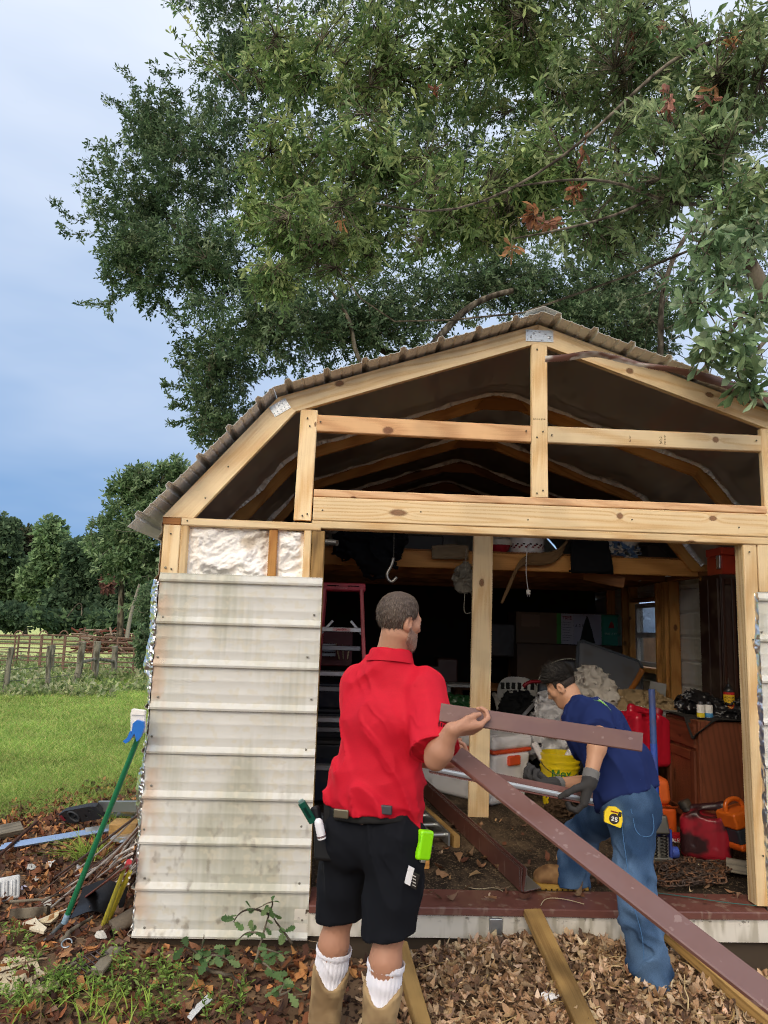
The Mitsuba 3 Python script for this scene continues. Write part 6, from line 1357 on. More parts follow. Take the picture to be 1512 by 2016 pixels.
def head_parts(c, f, u, s=1.0):
    f = unit(f); u = unit(np.asarray(u, float)-f*(np.asarray(u, float)@f)); r = np.cross(f, u)
    B = np.stack([r, f, u], 1)
    loc = lambda p: ((p-c)@B)/s
    def skin(p):
        q = loc(p)
        skull = sd_ell(q, (0, -.012, .034), (.075, .094, .086)); face = sd_ell(q, (0, .026, -.030), (.060, .068, .083)); chin = sd_ell(q, (0, .055, -.092), (.032, .030, .024))
        jaw = smin([sd_cone(q, (sx*.052, .0, -.058), (sx*.02, .058, -.094), .020, .020) for sx in (-1, 1)], .02)
        d = smin([skull, face, jaw, chin], .03)
        brow = smin([sd_cone(q, (-.045, .068, .020), (.045, .068, .020), .011, .011), sd_cone(q, (0, .086, .018), (0, .078, .022), .010, .012)], .01)
        nose = smin([sd_cone(q, (0, .088, .012), (0, .108, -.020), .008, .0115), sd_cone(q, (-.011, .092, -.027), (.011, .092, -.027), .009, .009)], .01)
        lips = smin([sd_cone(q, (-.019, .083, -.053), (.019, .083, -.053), .006, .006), sd_cone(q, (-.017, .081, -.064), (.017, .081, -.064), .0065, .0065), sd_ell(q, (0, .086, -.058), (.012, .008, .012))], .006)
        cheek = smin([sd_ell(q, (sx*.045, .052, -.014), (.022, .024, .02)) for sx in (-1, 1)], .01)
        d = smin([d, brow, cheek], .018); d = smin([d, nose], .012); d = smin([d, lips], .008)
        for sx in (-1, 1):
            h = np.clip(0.5-0.5*(d+sd_ell(q, (sx*.031, .094, .006), (.019, .018, .012)))/.010, 0, 1)
            e = -sd_ell(q, (sx*.031, .094, .006), (.019, .018, .012)); d = d*(1-h)+e*h+.010*h*(1-h)
        mouth = sd_ell(q, (0, .094, -.0585), (.02, .012, .0016)); d = np.maximum(d, -mouth)
        for sx in (-1, 1):
            ear = sd_ell(q, (sx*.078, -.012, -.006), (.011, .021, .034), rot((0, 0, 1), -sx*22)@rot((1, 0, 0), -10)); dent = sd_ell(q, (sx*.087, -.006, -.002), (.008, .011, .019)); ear = np.maximum(ear, -dent)
            lobe = sd_ell(q, (sx*.074, -.004, -.034), (.008, .009, .010)); d = smin([d, ear, lobe], .006)
        return d*s
    def hair(line, th, seed):
        def fn(p):
            q = loc(p); d = skin(p)/s
            h = np.interp(q[:, 1], line[0], line[1]) + 0.012*(meshkit.noise(q*70, seed)-.5)+.012*(meshkit.noise(q*24, seed+2)-.5)
            edge = np.clip((q[:, 2]-h)/0.06, 0, 1)
            t = (th[0]+(th[1]-th[0])*edge)
            nz = (meshkit.fbm(q*np.array([120, 70, 70]), 3, seed)-.5)*.007*(0.4+edge)
            ear = np.minimum(sd_ell(q, (.08, -.012, -.008), (.02, .026, .040)), sd_ell(q, (-.08, -.012, -.008), (.02, .026, .040)))
            k = d-t-nz
            return np.maximum(np.maximum(k, (h-q[:, 2])*.6), -ear)*s
        return fn
    return B, loc, skin, hair
def strands(v, f, rng, n, dirf, L, w, cols):
    """short hairs lying on the surface (v, f)"""
    fn = np.cross(v[f[:, 1]]-v[f[:, 0]], v[f[:, 2]]-v[f[:, 0]]); A = np.linalg.norm(fn, axis=1); k = rng.choice(len(f), n, p=A/A.sum()); bc = rng.dirichlet((1, 1, 1), n)
    p = (v[f[k]]*bc[..., None]).sum(1); N = norm(fn[k]); d = dirf(p, N)+0.35*rnd_unit(n, rng); d = norm(d-N*(d*N).sum(1, keepdims=True)*0.75)
    s = norm(np.cross(d, N))*w/2; l = (L*(0.5+rng.random(n)))[:, None]
    P = np.stack([p-s, p+s, p+d*l*0.6+s*.7+N*l*0.10, p+d*l*0.6-s*.7+N*l*.10, p+d*l+N*l*0.12], 1)
    T = (np.array([[0, 1, 2], [0, 2, 3], [3, 2, 4]])[None]+(np.arange(n)*5)[:, None, None]).reshape(-1, 3)
    return P.reshape(-1, 3), T, np.repeat(palette(n, cols, rng, .3), 5, 0)
def hand_sdf(w, hx, pn, right, curls, thumb=(0.2, 0.1), s=1.0, spread=0.0):
    """w = wrist, hx towards the fingers, pn out of the palm; curls in degrees per joint for four fingers"""
    hx = unit(hx); pn = unit(np.asarray(pn, float)-hx*(np.asarray(pn, float)@hx)); t = np.cross(hx, pn)*(1 if right else -1)
    B = np.stack([hx, t, pn], 1); prims = []
    g = lambda x, y, z: w+s*(B@V(x, y, z))
    ks = [(.088, .032), (.092, .011), (.088, -.011), (.078, -.031)]
    for (kx, ky) in ks: prims.append((g(-.01, ky*.55, 0), g(kx, ky, -.003), .0165*s, .0125*s))
    prims.append((g(.02, .02, .006), g(.07, .028, .004), .018*s, .012*s)); prims.append((g(.015, -.02, .007), g(.06, -.026, .004), .016*s, .012*s))
    fl = [(.043, .026, .021), (.047, .030, .022), (.044, .028, .021), (.034, .021, .019)]; tips = []
    for (kx, ky), ls, c in zip(ks, fl, curls):
        a, q = 0, np.array([kx, ky, -.003]); sp = spread*(ky/.03)
        for l, r0, r1, cc in zip(ls, (.0098, .0088, .0080), (.0090, .0080, .0068), c):
            a += math.radians(cc); e = q+l*np.array([math.cos(a), sp, math.sin(a)]); prims.append((g(*q), g(*e), r0*s, r1*s)); q = e
        tips.append(g(*q))
    th = [(.018, .026, .008), (.045, .046+thumb[0]*.02, .014+thumb[1]*.05), (.073, .052+thumb[0]*.03, .016+thumb[1]*.09), (.096, .050+thumb[0]*.03, .014+thumb[1]*.13)]
    for a, b, r0, r1 in zip(th[:-1], th[1:], (.0155, .0115, .0105), (.0120, .0105, .0082)): prims.append((g(*a), g(*b), r0*s, r1*s))
    def fn(p):
        palm = smin([sd_cone(p, *q) for q in prims[:6]], .012*s); d = palm
        for i in range(4): d = smin([d, np.min([sd_cone(p, *q) for q in prims[6+3*i:9+3*i]], axis=0)], .006*s)
        return smin([d, smin([sd_cone(p, *q) for q in prims[18:]], .006*s)], .008*s)
    pts = np.array([q[0] for q in prims]+[q[1] for q in prims]); return fn, pts.min(0)-.03, pts.max(0)+.03
def folds(p, dirs, seed, fr, amp):
    """soft ridges running along dirs"""
    d = unit(dirs); a = unit(np.cross(d, V(0.2, 1, 0.1))); b = np.cross(d, a)
    q = np.stack([(p@d)*fr*0.24, (p@a)*fr, (p@b)*fr*.8], -1); q[:, 1:] += 0.5*(meshkit.noise(p*fr*.5, seed+7)-.5)[:, None]
    n = meshkit.fbm(q, 2, seed); r = np.clip(1-np.abs(n-0.5)/.17, 0, 1)
    return amp*(r**1.6-.35)
def mesh_of(fn, lo, hi, h, it=2):
    v, f = nets(fn, lo, hi, h)
    return taubin(v, f, it) if it else (v, f)
P_ = at
def capsule_box(prims, pad=.05):
    a = np.array([q[0] for q in prims]+[q[1] for q in prims]); r = max(max(q[2], q[3]) for q in prims); return a.min(0)-r-pad, a.max(0)+r+pad

# ======== the man in red, seen from behind, turned to the right
k1 = thing('person', 'man in red polo and long black shorts standing with his back turned, holding brown trim', 'person')
th = math.radians(22); BF = V(math.sin(th), math.cos(th), 0); BR = V(math.cos(th), -math.sin(th), 0)
hipC = P_(737, 1638, 2.92); waist = P_(738, 1560, 2.91); chest = P_(757, 1415, 2.90); shC = P_(764, 1345, 2.90); neckB = P_(767, 1291, 2.90)
shR, shL = P_(836, 1354, 2.84), P_(710, 1348, 2.97)
elR, wrR = P_(858, 1494, 2.66), P_(890, 1438, 2.61)
elL, wrL = P_(730, 1480, 3.16), P_(856, 1500, 3.02)
hR, hL = P_(783, 1650, 2.86), P_(694, 1640, 2.97)
kR, kL_ = P_(768, 1830, 2.84), P_(668, 1800, 3.02)
aR, aL = P_(744, 2030, 2.84), P_(640, 1985, 3.06)
headC = P_(787, 1224, 2.88)+V(0, 0, 0.0)
HF = unit(V(math.sin(math.radians(57)), math.cos(math.radians(57)), -0.14))
B1, loc1, skin1, hair1 = head_parts(headC, HF, V(0.06, 0, 1), .85)
SK = 'ae8068'
def arm(p, sh, el, wr, r=(.046, .034, .039, .027)):
    d = unit(wr-el); m = el+(wr-el)*.28
    return smin([sd_cone(p, sh, el, r[0], r[1]), sd_cone(p, el, m, r[1]*.98, r[2]*1.02), sd_cone(p, m, wr, r[2], r[3])], .02)
def leg(p, h, k, a, r=(.080, .054, .052, .030)):
    m = k+(a-k)*.30; bk = unit(V(-BF[0], -BF[1], 0)); m = m+bk*.012
    return smin([sd_cone(p, h, k, r[0], r[1]*.95), sd_cone(p, k, m, r[1]*.9, r[2]), sd_cone(p, m, a, r[2], r[3])], .025)
def torso1(p):
    return smin([sd_flat(p, waist, chest+BR*.012, .108, .108, BR, 1.2), sd_flat(p, chest+BR*.012, shC-V(0, 0, .02), .10, .07, BR, 1.35), sd_flat(p, hipC, waist, .105, .108, BR, 1.2), sd_cone(p, shC+V(0, 0, .0), shR, .045, .05), sd_cone(p, shC, shL, .045, .045)], .05)
neck1 = lambda p: smin([sd_cone(p, neckB-V(0, 0, .03), headC-HF*.025-V(0, 0, .05), .057, .049), sd_cone(p, neckB-V(0, 0, .02), shR+V(-.05, 0, 0), .05, .04), sd_cone(p, neckB-V(0, 0, .02), shL+V(.05, 0, 0), .05, .04)], .03)
hx = unit(V(0.96, 0.24, 0.10)); HR = hand_sdf(wrR+hx*.006, hx, V(-.05, .45, .9), True, [(30, 62, 50), (36, 68, 50), (42, 70, 50), (46, 70, 50)], (-0.55, 0.16), .95)
hxl = unit(V(0.75, -0.35, 0.1)); HL = hand_sdf(wrL, hxl, V(.3, -0.3, 1), False, [(40, 60, 45)]*4, (0.1, 0.4))
mb = MB()
for fn, lo, hi, h, it in ((lambda p: smin([torso1(p), neck1(p), smin([arm(p, shR, elR, wrR), arm(p, shL, elL, wrL)], .001)], .025), np.minimum(waist, hipC)-.28, np.maximum(shR, neckB)+V(.22, .35, .08), .013, 2),
                          (lambda p: smin([skin1(p), neck1(p)], .02), headC-.19, headC+.17, .0048, 1),
                          (lambda p: smin([sd_cone(p, elR, elR+(wrR-elR)*.28, .034, .040), arm(p, shR, elR, wrR), HR[0](p)], .014), np.minimum(elR, wrR)-.10, np.maximum(HR[2], elR)+.06, .0048, 1),
                          (HL[0], HL[1], HL[2], .0045, 1),
                          (lambda p: leg(p, hR, kR, aR), *capsule_box([(hR, aR, .08, .05)]), .009, 2), (lambda p: leg(p, hL, kL_, aL), *capsule_box([(hL, aL, .08, .05)]), .009, 2)):
    v, f = mesh_of(fn, lo, hi, h, it)
    c = np.tile(lin(SK), (len(v), 1)); q = loc1(v); 
    hz = np.clip((0.5-np.linalg.norm(v-headC, axis=1)/.4), 0, 1)[:, None]
    mb.add(v, f, c*(1+0.0*hz))
put('body', mb, 'skin', k1, True, label='tanned skin of face, neck, arms and calves')
HB = (headC-.16, headC+.16)
v, f = mesh_of(hair1(([-.12, -.06, -.035, 0.0, .03, .055, .08, .1], [-.088, -.080, -.045, .012, .026, .060, .080, .09]), (.0035, .0105), 3), *HB, .0042, 1)
rng = np.random.default_rng(9); mb = MB(); mb.add(v, f, '4d4139')
mb.add(*strands(v, f, rng, 5200, lambda p, N: norm(-(HF)*0.2+V(0, 0, -0.9)+0*p), .013, .0013, ['54463b', '463a33', '6d6056', '3b312c', '4d4037']))
put('hair', mb, 'hair', k1, True, label='short greying brown hair')
v, f = mesh_of(lambda p: np.maximum(np.maximum(skin1(p)-.0030-.0025*(meshkit.noise(p*260, 4)-.5), (loc1(p)[:, 2]-np.interp(loc1(p)[:, 1], [-.01, .02, .05, .08, .12], [-.012, -.026, -.040, -.044, -.044]))), np.maximum(-(loc1(p)[:, 1]-.000), np.maximum(-(loc1(p)[:, 2]+.128), -sd_ell(loc1(p), (0, .09, -.058), (.024, .03, .009))))), *HB, .0042, 1)
mb = MB(); mb.add(v, f, '8f7263'); mb.add(*strands(v, f, rng, 1300, lambda p, N: norm(V(0, 0, -1)+HF*.3+0*p), .007, .0010, ['6b5d52', '8d8279', '5a4c42', 'a39a92', '7a5f50'])); put('beard', mb, 'hair', k1, True, label='short greying beard')
for sx in (-1, 1):
    mb = MB(); c = headC+.85*(B1@V(sx*.031, .078, .006)); m = trimesh.creation.icosphere(3, .0100); mb.tm(m, 'b5a9a0'); mb.v = [mb.v[0]+c]; ek = put('eye', mb, 'gloss', k1, True)
    mb = MB(); lathe(mb, [(.0055, 0), (.004, .0006), (0, .0008)], 14, '2f241c', (c+HF*.0120, HF)); put('iris', mb, 'gloss', ek)
# polo shirt
hemN = unit(V(0.05, 0.0, 1)); hem0 = P_(735, 1588, 2.91)
def shirt1(p):
    t = smin([sd_flat(p, hipC+V(0, 0, .02), waist, .136, .128, BR, 1.27), sd_flat(p, waist, chest+BR*.012, .132, .128, BR, 1.27), sd_flat(p, chest+BR*.012, shC-V(0, 0, .02), .125, .090, BR, 1.42), sd_cone(p, shC, shR, .062, .072), sd_cone(p, shC, shL, .062, .070)], .05)
    nk = sd_cone(p, neckB-V(0, 0, .05), neckB+V(.004, .0, .03), .092, .078)
    t = smin([t, nk], .03)
    slR = sd_cone(p, shR, shR+(elR-shR)*.95, .072, .084); slL = sd_cone(p, shL, shL+(elL-shL)*.8, .074, .082)
    pr_ = (p-shR)@unit(elR-shR)-np.linalg.norm(elR-shR)*.88; pl = (p-shL)@unit(elL-shL)-np.linalg.norm(elL-shL)*.8
    slR, slL = np.maximum(slR, pr_), np.maximum(slL, pl)
    low = np.clip((chest[2]-p[:, 2])/.35+0.15, 0, 1)
    g = folds(p, V(0.50, 0.1, -0.85), 5, 11, .030)*(0.25+0.75*low)+folds(p, V(-.6, 0, -.5), 9, 8, .016)*(1-low*.5)+folds(p, V(1, 0, -.25), 14, 9, .012)*np.clip((waist[2]+.03-p[:, 2])/.1, 0, 1)
    d = smin([smin([t-g*.8, slL], .03), slR-folds(p, elR-shR, 3, 12, .009)], .024)
    x = (p-hem0)@BR
    hz = hem0[2]-.010-.030*np.clip(x/.17, -1, 1)**2*np.sign(x)-.028*np.exp(-((x-.175)/.05)**2)+.012*np.sin(x*14)
    d = np.maximum(d, hz-p[:, 2])
    ptop = (p-(neckB+V(0, 0, .012)))@unit(V(-.20, -.25, 1)); return np.maximum(d, ptop)
v, f = mesh_of(shirt1, np.minimum(hem0, shL)-V(.24, .30, .10), np.maximum(shR, neckB)+V(.26, .30, .10), .0075, 2)
mb = MB(); mb.add(v, f, 'c01524'); SH1 = put('polo_shirt', mb, 'polo', k1, True, label='bright red short sleeved polo shirt')
# collar: a folded band round the neck
t = np.linspace(0, 2*math.pi, 70); cx = unit(BR); cy = unit(V(BF[0], BF[1], -.16)); up = np.cross(cx, cy)
P = np.zeros((70, 7, 3))
for j, (rr, hh) in enumerate(((.064, -.022), (.064, .002), (.066, .017), (.070, .020), (.074, .012), (.079, -.008), (.084, -.028))):
    P[:, j] = neckB+V(.004, 0, .000)+(cx*np.cos(t)[:, None]*rr*1.05+cy*np.sin(t)[:, None]*rr*1.05)+up*hh
mb = MB(); sheet(mb, P, .003, 'bb1423'); put('collar', mb, 'polo', SH1, True)
ax = unit(elR-shR); s, u = frame_from(ax); t = np.linspace(0, 2*math.pi, 60, endpoint=False); c = shR+ax*np.linalg.norm(elR-shR)*.875
mb = MB(); tube(mb, c+.0835*(np.cos(t)[:, None]*s+np.sin(t)[:, None]*u), .0032, 6, 'b01222', closed=True); put('sleeve_hem', mb, 'polo', SH1, True)
for a_, sd_ in ((shR, 1), (shL, -1)):
    tt = np.linspace(-.75, .95, 26)*math.pi/2; q = a_-BR*sd_*.012; pts = q[None]+(V(0, 0, 1)[None]*np.cos(tt)[:, None]*.080-BF[None]*np.sin(tt)[:, None]*.105); 
    vs_ = v; i_ = cKDTree(vs_).query(pts)[1]; pts = gaussian_filter1d(vs_[i_], 2, axis=0, mode='nearest'); mb = MB(); tube(mb, pts, .0019, 5, 'a00f1e'); put('seam', mb, 'polo', SH1, True)
# three slanting bars on the sleeve
o = P_(868, 1441, 2.615); o = o
ctr = shR+ax*np.linalg.norm(elR-shR)*.70; nn = unit((CAM-ctr)-ax*((CAM-ctr)@ax)+BR*1.2); ex = np.cross(ax, nn); ex = unit(ex)
mb = MB()
for i, hgt in enumerate((.008, .013, .018)): board(mb, ctr+nn*.081+ex*(-.010+.008*i), ctr+nn*.0815+ex*(-.014+.008*i)-ax*hgt, .005, .002, nn, '4a0d16')
put('sleeve_mark', mb, 'matte', SH1, kind='stuff')
# shorts, belt
def shorts1(p):
    d = smin([sd_flat(p, hipC+V(0, 0, .0), hipC+V(0, 0, .09), .124, .118, BR, 1.27), sd_cone(p, hR, kR+(kR-hR)*.06, .104, .094), sd_cone(p, hL, kL_+(kL_-hL)*.06, .102, .091), sd_ell(p, hipC-BF*.055+BR*.075-V(0, 0, .03), (.09, .08, .10)), sd_ell(p, hipC-BF*.055-BR*.075-V(0, 0, .03), (.09, .08, .10))], .035)
    d = d-folds(p, V(0.1, 0, -1), 12, 9, .014)-folds(p, V(1, 0.2, -.35), 15, 8, .008)
    hR_ = kR[2]-.012; hL_ = kL_[2]-.010
    cut = np.where(((p-hipC)@BR) > -.01-.10*(hipC[2]-p[:, 2]), (hR_-p[:, 2])+.15*(p[:, 0]-kR[0]), (hL_-p[:, 2])+.15*(p[:, 0]-kL_[0]))
    return np.maximum(d, np.maximum(cut, p[:, 2]-(hipC[2]+.135)))
v, f = mesh_of(shorts1, np.minimum(kR, kL_)-V(.18, .24, .08), hipC+V(.30, .30, .16), .0082, 2)
mb = MB(); mb.add(v, f, '13151b'); S1_ = put('work_shorts', mb, 'cloth', k1, True, label='long black work shorts')
bz = hem0[2]-.012
def belt1(p):
    d = sd_flat(p, hipC, hipC+V(0, 0, .2), .130, .124, BR, 1.28); pl = (p-V(hem0[0], hem0[1], bz))@unit(V(-.06, 0, 1))
    return np.maximum(np.abs(d-.004)-.006, np.abs(pl)-.019)
v, f = mesh_of(belt1, hipC+V(-.26, -.26, -.02), hipC+V(.26, .26, .16), .0055, 1); mb = MB(); mb.add(v, f, '19191a'); bk1 = put('belt', mb, 'rubber', k1, True)
def on_back(px, py, D): return P_(px, py, D)
o = P_(672, 1602, 2.795); mb = MB(); Rb = basis(BR, V(0, 0, 1)); rbox(mb, o, (.055, .030, .012), .004, '8a826f', Rb); put('buckle', mb, 'metal', bk1, 30)
o = P_(758, 1594, 2.755); mb = MB(); rbox(mb, o, (.050, .030, .014), .004, '3d3d42', Rb); put('clip', mb, 'paint', bk1, 30)
# cargo pocket print and tag on the right leg
q0 = P_(806, 1724, 2.745); Rt = basis(unit(V(.80, -.55, 0)), V(.05, 0, 1))
mb = MB(); rbox(mb, q0, (.024, .060, .003), .001, 'd9d9dc', Rt@rot((0, 0, 1), -14)); put('pocket_tag', mb, 'print', S1_)
mb = MB(); rbox(mb, q0+Rt@V(.024, -.012, .002), (.022, .050, .006), .002, '1f1d1c', Rt@rot((0, 0, 1), -14)); put('pocket_tag', mb, 'print', S1_)
mb = MB()
for i in range(4): rbox(mb, q0+Rt@V(.023, -.026+.010*i, .0062), (.013, .0025, .001), .0004, 'c9c5be', Rt@rot((0, 0, 1), -14))
put('pocket_print', mb, 'print', S1_, kind='stuff')
# socks and boots
def sock_boot(a, kn, toe, name):
    up = unit(kn-a); s, u = frame_from(up); t = np.linspace(0, 2*math.pi, 96, endpoint=False); nz = 24
    z0, z1 = .150, .292; P = np.zeros((96, nz, 3))
    for j, z in enumerate(np.linspace(z0, z1, nz)):
        r = .052+.011*(z-z0)/(z1-z0)+.0014*np.cos(t*24)+.002*math.sin(z*90)
        if j >= nz-4: r = .0645+.0006*np.cos(t*24)
        P[:, j] = a+up*(z-.07)+(np.cos(t)[:, None]*s+np.sin(t)[:, None]*u)*np.broadcast_to(r, t.shape)[:, None]
    P = np.concatenate([P, P[:1]], 0); mb = MB(); sheet(mb, P, .002, 'e6e6ee'); put('sock', mb, 'cloth', k1, True)
    g0 = a-V(0, 0, .075)*1.0
    def boot(p):
        d = smin([sd_cone(p, g0+V(0, 0, .055), a+up*.135, .053, .068), sd_cone(p, g0+V(0, 0, .045)-unit(toe)*.03, g0+V(0, 0, .036)+unit(toe)*.13, .046, .036), sd_cone(p, g0+V(0, 0, .05), g0+V(0, 0, .034)+unit(toe)*.17, .05, .026)], .03)
        d = d-folds(p, s, 4, 18, .004)
        q = p-a; x = np.arctan2(q@u, q@s); top = .128-.032*np.cos(2*(x-math.atan2(-toe@u, -toe@s)))
        # the V of a pull-on boot dips at the back and front
        d = np.maximum(d, (q@up)-top); return np.maximum(d, g0[2]-p[:, 2])
    v, f = mesh_of(boot, a-V(.22, .22, .12), a+V(.26, .30, .24), .0062, 1); mb = MB(); mb.add(v, f, 'a58d6b'); b = put('boot', mb, 'suede', k1, True)
    mb = MB(); prism(mb, [(-.05, -.03), (-.03, -.05), (.10, -.045), (.17, -.02), (.17, .02), (.10, .045), (-.03, .05), (-.05, .03)], .018, np.stack([unit(toe), np.cross(V(0, 0, 1), unit(toe)), V(0, 0, 1)], 1), g0-V(0, 0, .016), '5d4a38'); put('sole', mb, 'rubber', b)
sock_boot(aR, kR, V(.25, .97, 0), 'right'); sock_boot(aL, kL_, V(-.15, .99, 0), 'left')
# things he carries
k = thing('tool_pouch', 'black tool pouch hanging from the belt of the man in red on his left', 'pouch')
o = P_(640, 1645, 2.90); Rp = basis(unit(V(.85, -.35, 0)), V(.10, 0, 1))
mb = MB(); rbox(mb, o+Rp@V(.006, -.02, .0), (.085, .125, .05), .016, '16171a', Rp@rot((0, 0, 1), 4)); put('pocket', mb, 'rubber', k, 40)
mb = MB(); rbox(mb, o+Rp@V(-.030, .022, -.004), (.030, .15, .034), .010, '1a1b1f', Rp@rot((0, 0, 1), 14)); put('sleeve', mb, 'rubber', k, 40)
mb = MB(); rbox(mb, o+Rp@V(.02, .075, -.012), (.07, .07, .012), .004, '141416', Rp); put('back_flap', mb, 'rubber', k, 40)
mb = MB(); rbox(mb, o+Rp@V(.012, .012, .027), (.003, .014, .002), .0008, 'b04a2c', Rp); put('stitch', mb, 'matte', k)
k = thing('knife_handle', 'dark green handle of a cutter sticking up out of the black tool pouch', 'cutter')
a, b = P_(616, 1618, 2.89), P_(594, 1580, 2.87); mb = MB(); board(mb, a, b, .028, .016, (0, 1, 0), '0f5243', .006); put('grip', mb, 'gloss', k)
mb = MB(); board(mb, a+(b-a)*.25-V(0, .0095, 0), a+(b-a)*.75-V(0, .0095, 0), .010, .003, (0, 1, 0), '0b2f28', .001); put('slider', mb, 'matte', k)
mb = MB(); board(mb, b, b+(b-a)*.12, .020, .010, (0, 1, 0), '6d8a86', .003); put('end_cap', mb, 'gloss', k)
k = thing('marker_bottle', 'small white bottle standing in the front of the black tool pouch', 'bottle')
a, b = P_(634, 1652, 2.835), P_(628, 1622, 2.835); up = unit(b-a)
mb = MB(); lathe(mb, [(0, 0), (.014, .0), (.0155, .004), (.0155, .055), (.013, .064), (.008, .070), (0, .071)], 24, 'e2e3e8', (a, up)); put('body', mb, 'gloss', k, 35)
mb = MB(); lathe(mb, [(.0157, .006), (.0158, .007), (.0158, .012), (.0157, .013)], 24, '6b5a5c', (a, up)); put('ring', mb, 'print', k, 35)
k = thing('tape_measure', 'neon yellow green tape measure clipped on the right hip of the man in red', 'tape measure', None)
o = P_(834, 1663, 2.80); Rp = basis(unit(V(.55, -.8, 0)), V(.30, -.1, 1))
mb = MB(); rbox(mb, o, (.034, .098, .06), .010, '8fe40f', Rp); put('case', mb, 'gloss', k, 35)
mb = MB()
for s in (-1, 1): rbox(mb, o+Rp@V(0.004*s, s*.02, .0305), (.018, .022, .002), .0006, '7bcf0a', Rp)
put('grip_ribs', mb, 'matte', k, kind='stuff')
mb = MB(); rbox(mb, o+Rp@V(.006, -.052, 0), (.012, .010, .02), .002, 'b9b9ae', Rp); put('tape_hook', mb, 'metal', k, 30)
# ======== the man in blue, bending into the shed
k2 = thing('person', 'man in a dark blue t-shirt and jeans bending into the doorway with gloves on', 'person')
F2 = unit(V(-.72, .62, 0)); R2 = V(F2[1], -F2[0], 0)      # R2: his right side (away from the camera)
hip2 = P_(1233, 1572, 3.64); ws2 = P_(1218, 1510, 3.68); ch2 = P_(1175, 1437, 3.82); sh2 = P_(1150, 1412, 3.90); nk2 = P_(1133, 1396, 3.94)
shl2, shr2 = P_(1168, 1410, 3.72), P_(1126, 1420, 4.08)
ell2, wrl2 = P_(1180, 1450, 3.50), P_(1162, 1532, 3.43)
elr2, wrr2 = P_(1186, 1540, 3.80), P_(1092, 1545, 3.58)
hl2, hr2 = P_(1246, 1606, 3.58), P_(1210, 1590, 3.74)
kl2, al2 = P_(1248, 1738, 3.45), P_(1284, 1912, 3.40)
kr2, ar2 = P_(1150, 1632, 4.00), P_(1122, 1728, 3.96)
hd2 = P_(1106, 1352, 3.98); HF2 = unit(V(-.74, .50, -.58)); HU2 = unit(V(-.55, .20, 1))
B2, loc2, skin2, hair2 = head_parts(hd2, HF2, HU2, .80)
T2d = unit(ch2-hip2); W2 = unit(R2-T2d*(R2@T2d))
def torso2(p, o=0.0):
    return smin([sd_flat(p, hip2, ws2, .120+o, .112+o, W2, 1.32), sd_flat(p, ws2, ch2, .112+o, .118+o, W2, 1.38), sd_flat(p, ch2, sh2, .115+o, .085+o, W2, 1.5), sd_cone(p, sh2, shl2, .06+o, .06+o), sd_cone(p, sh2, shr2, .06+o, .06+o)], .05)
nkf = lambda p: sd_cone(p, nk2, hd2-HF2*.025-HU2*.045, .052, .047)
pm = V(.0, .3, -1)
gl_h = unit(V(-.25, .05, -.9)); GL = hand_sdf(wrl2+V(0, 0, -.01), gl_h, unit(V(-.85, .35, -.1)), False, [(28, 62, 50)]*4, (.1, .6), 1.06)
gr_h = unit(V(-.92, -.15, .10)); GR = hand_sdf(wrr2, gr_h, unit(V(.1, .25, .9)), True, [(35, 60, 50)]*4, (.3, .5), 1.04)
SK2 = 'b28669'
mb = MB()
for fn, lo, hi, h, it in ((lambda p: smin([torso2(p), nkf(p), arm(p, shl2, ell2, wrl2), arm(p, shr2, elr2, wrr2)], .02), np.min([hip2, wrr2, wrl2, shr2], 0)-.16, np.max([hip2, shr2, nk2], 0)+.18, .013, 2),
                          (lambda p: smin([skin2(p), nkf(p)], .02), hd2-.18, hd2+.17, .005, 1),
                          (lambda p: arm(p, shl2, ell2, wrl2, (.046, .038, .039, .028)), np.minimum(ell2, wrl2)-.09, np.maximum(ell2, wrl2)+.09, .006, 1),
                          (lambda p: arm(p, shr2, elr2, wrr2, (.046, .038, .039, .028)), np.minimum(elr2, wrr2)-.09, np.maximum(elr2, wrr2)+.09, .006, 1)):
    v, f = mesh_of(fn, lo, hi, h, it); mb.add(v, f, SK2)
put('body', mb, 'skin', k2, True, label='skin of face, neck and bare forearms')
HB = (hd2-.17, hd2+.17)
v, f = mesh_of(hair2(([-.12, -.07, -.04, 0.0, .03, .055, .085, .1], [.020, .020, .030, .045, .050, .066, .080, .088]), (.004, .017), 6), *HB, .0045, 1)
mb = MB(); mb.add(v, f, '15130f'); mb.add(*strands(v, f, rng, 5200, lambda p, N: norm(HF2*.5+HU2*.6+0.9*N+0*p), .030, .0018, ['16130f', '241f1a', '0e0c0a', '35302a'])); put('hair', mb, 'hair', k2, True, label='black hair, spiky on top')
v, f = mesh_of(lambda p: np.maximum(np.maximum(skin2(p)-.0022-.0012*(meshkit.noise(p*300, 4)-.5), loc2(p)[:, 2]-np.interp(loc2(p)[:, 1], [-.09, -.05, 0, .03], [.05, .045, .055, .06])), np.maximum(-(loc2(p)[:, 2]-np.interp(loc2(p)[:, 1], [-.1, -.05, -.01, .02], [-.088, -.075, -.015, .01])), np.maximum(loc2(p)[:, 1]-.022, -np.minimum(sd_ell(loc2(p), (.08, -.012, -.008), (.02, .024, .037)), sd_ell(loc2(p), (-.08, -.012, -.008), (.02, .024, .037)))))), *HB, .0045, 1)
mb = MB(); mb.add(v, f, '2c2520'); mb.add(*strands(v, f, rng, 2600, lambda p, N: norm(-HU2+.2*N+0*p), .006, .0011, ['2a221d', '1f1a16', '4d3d32'])); put('shaved_sides', mb, 'hair', k2, True)
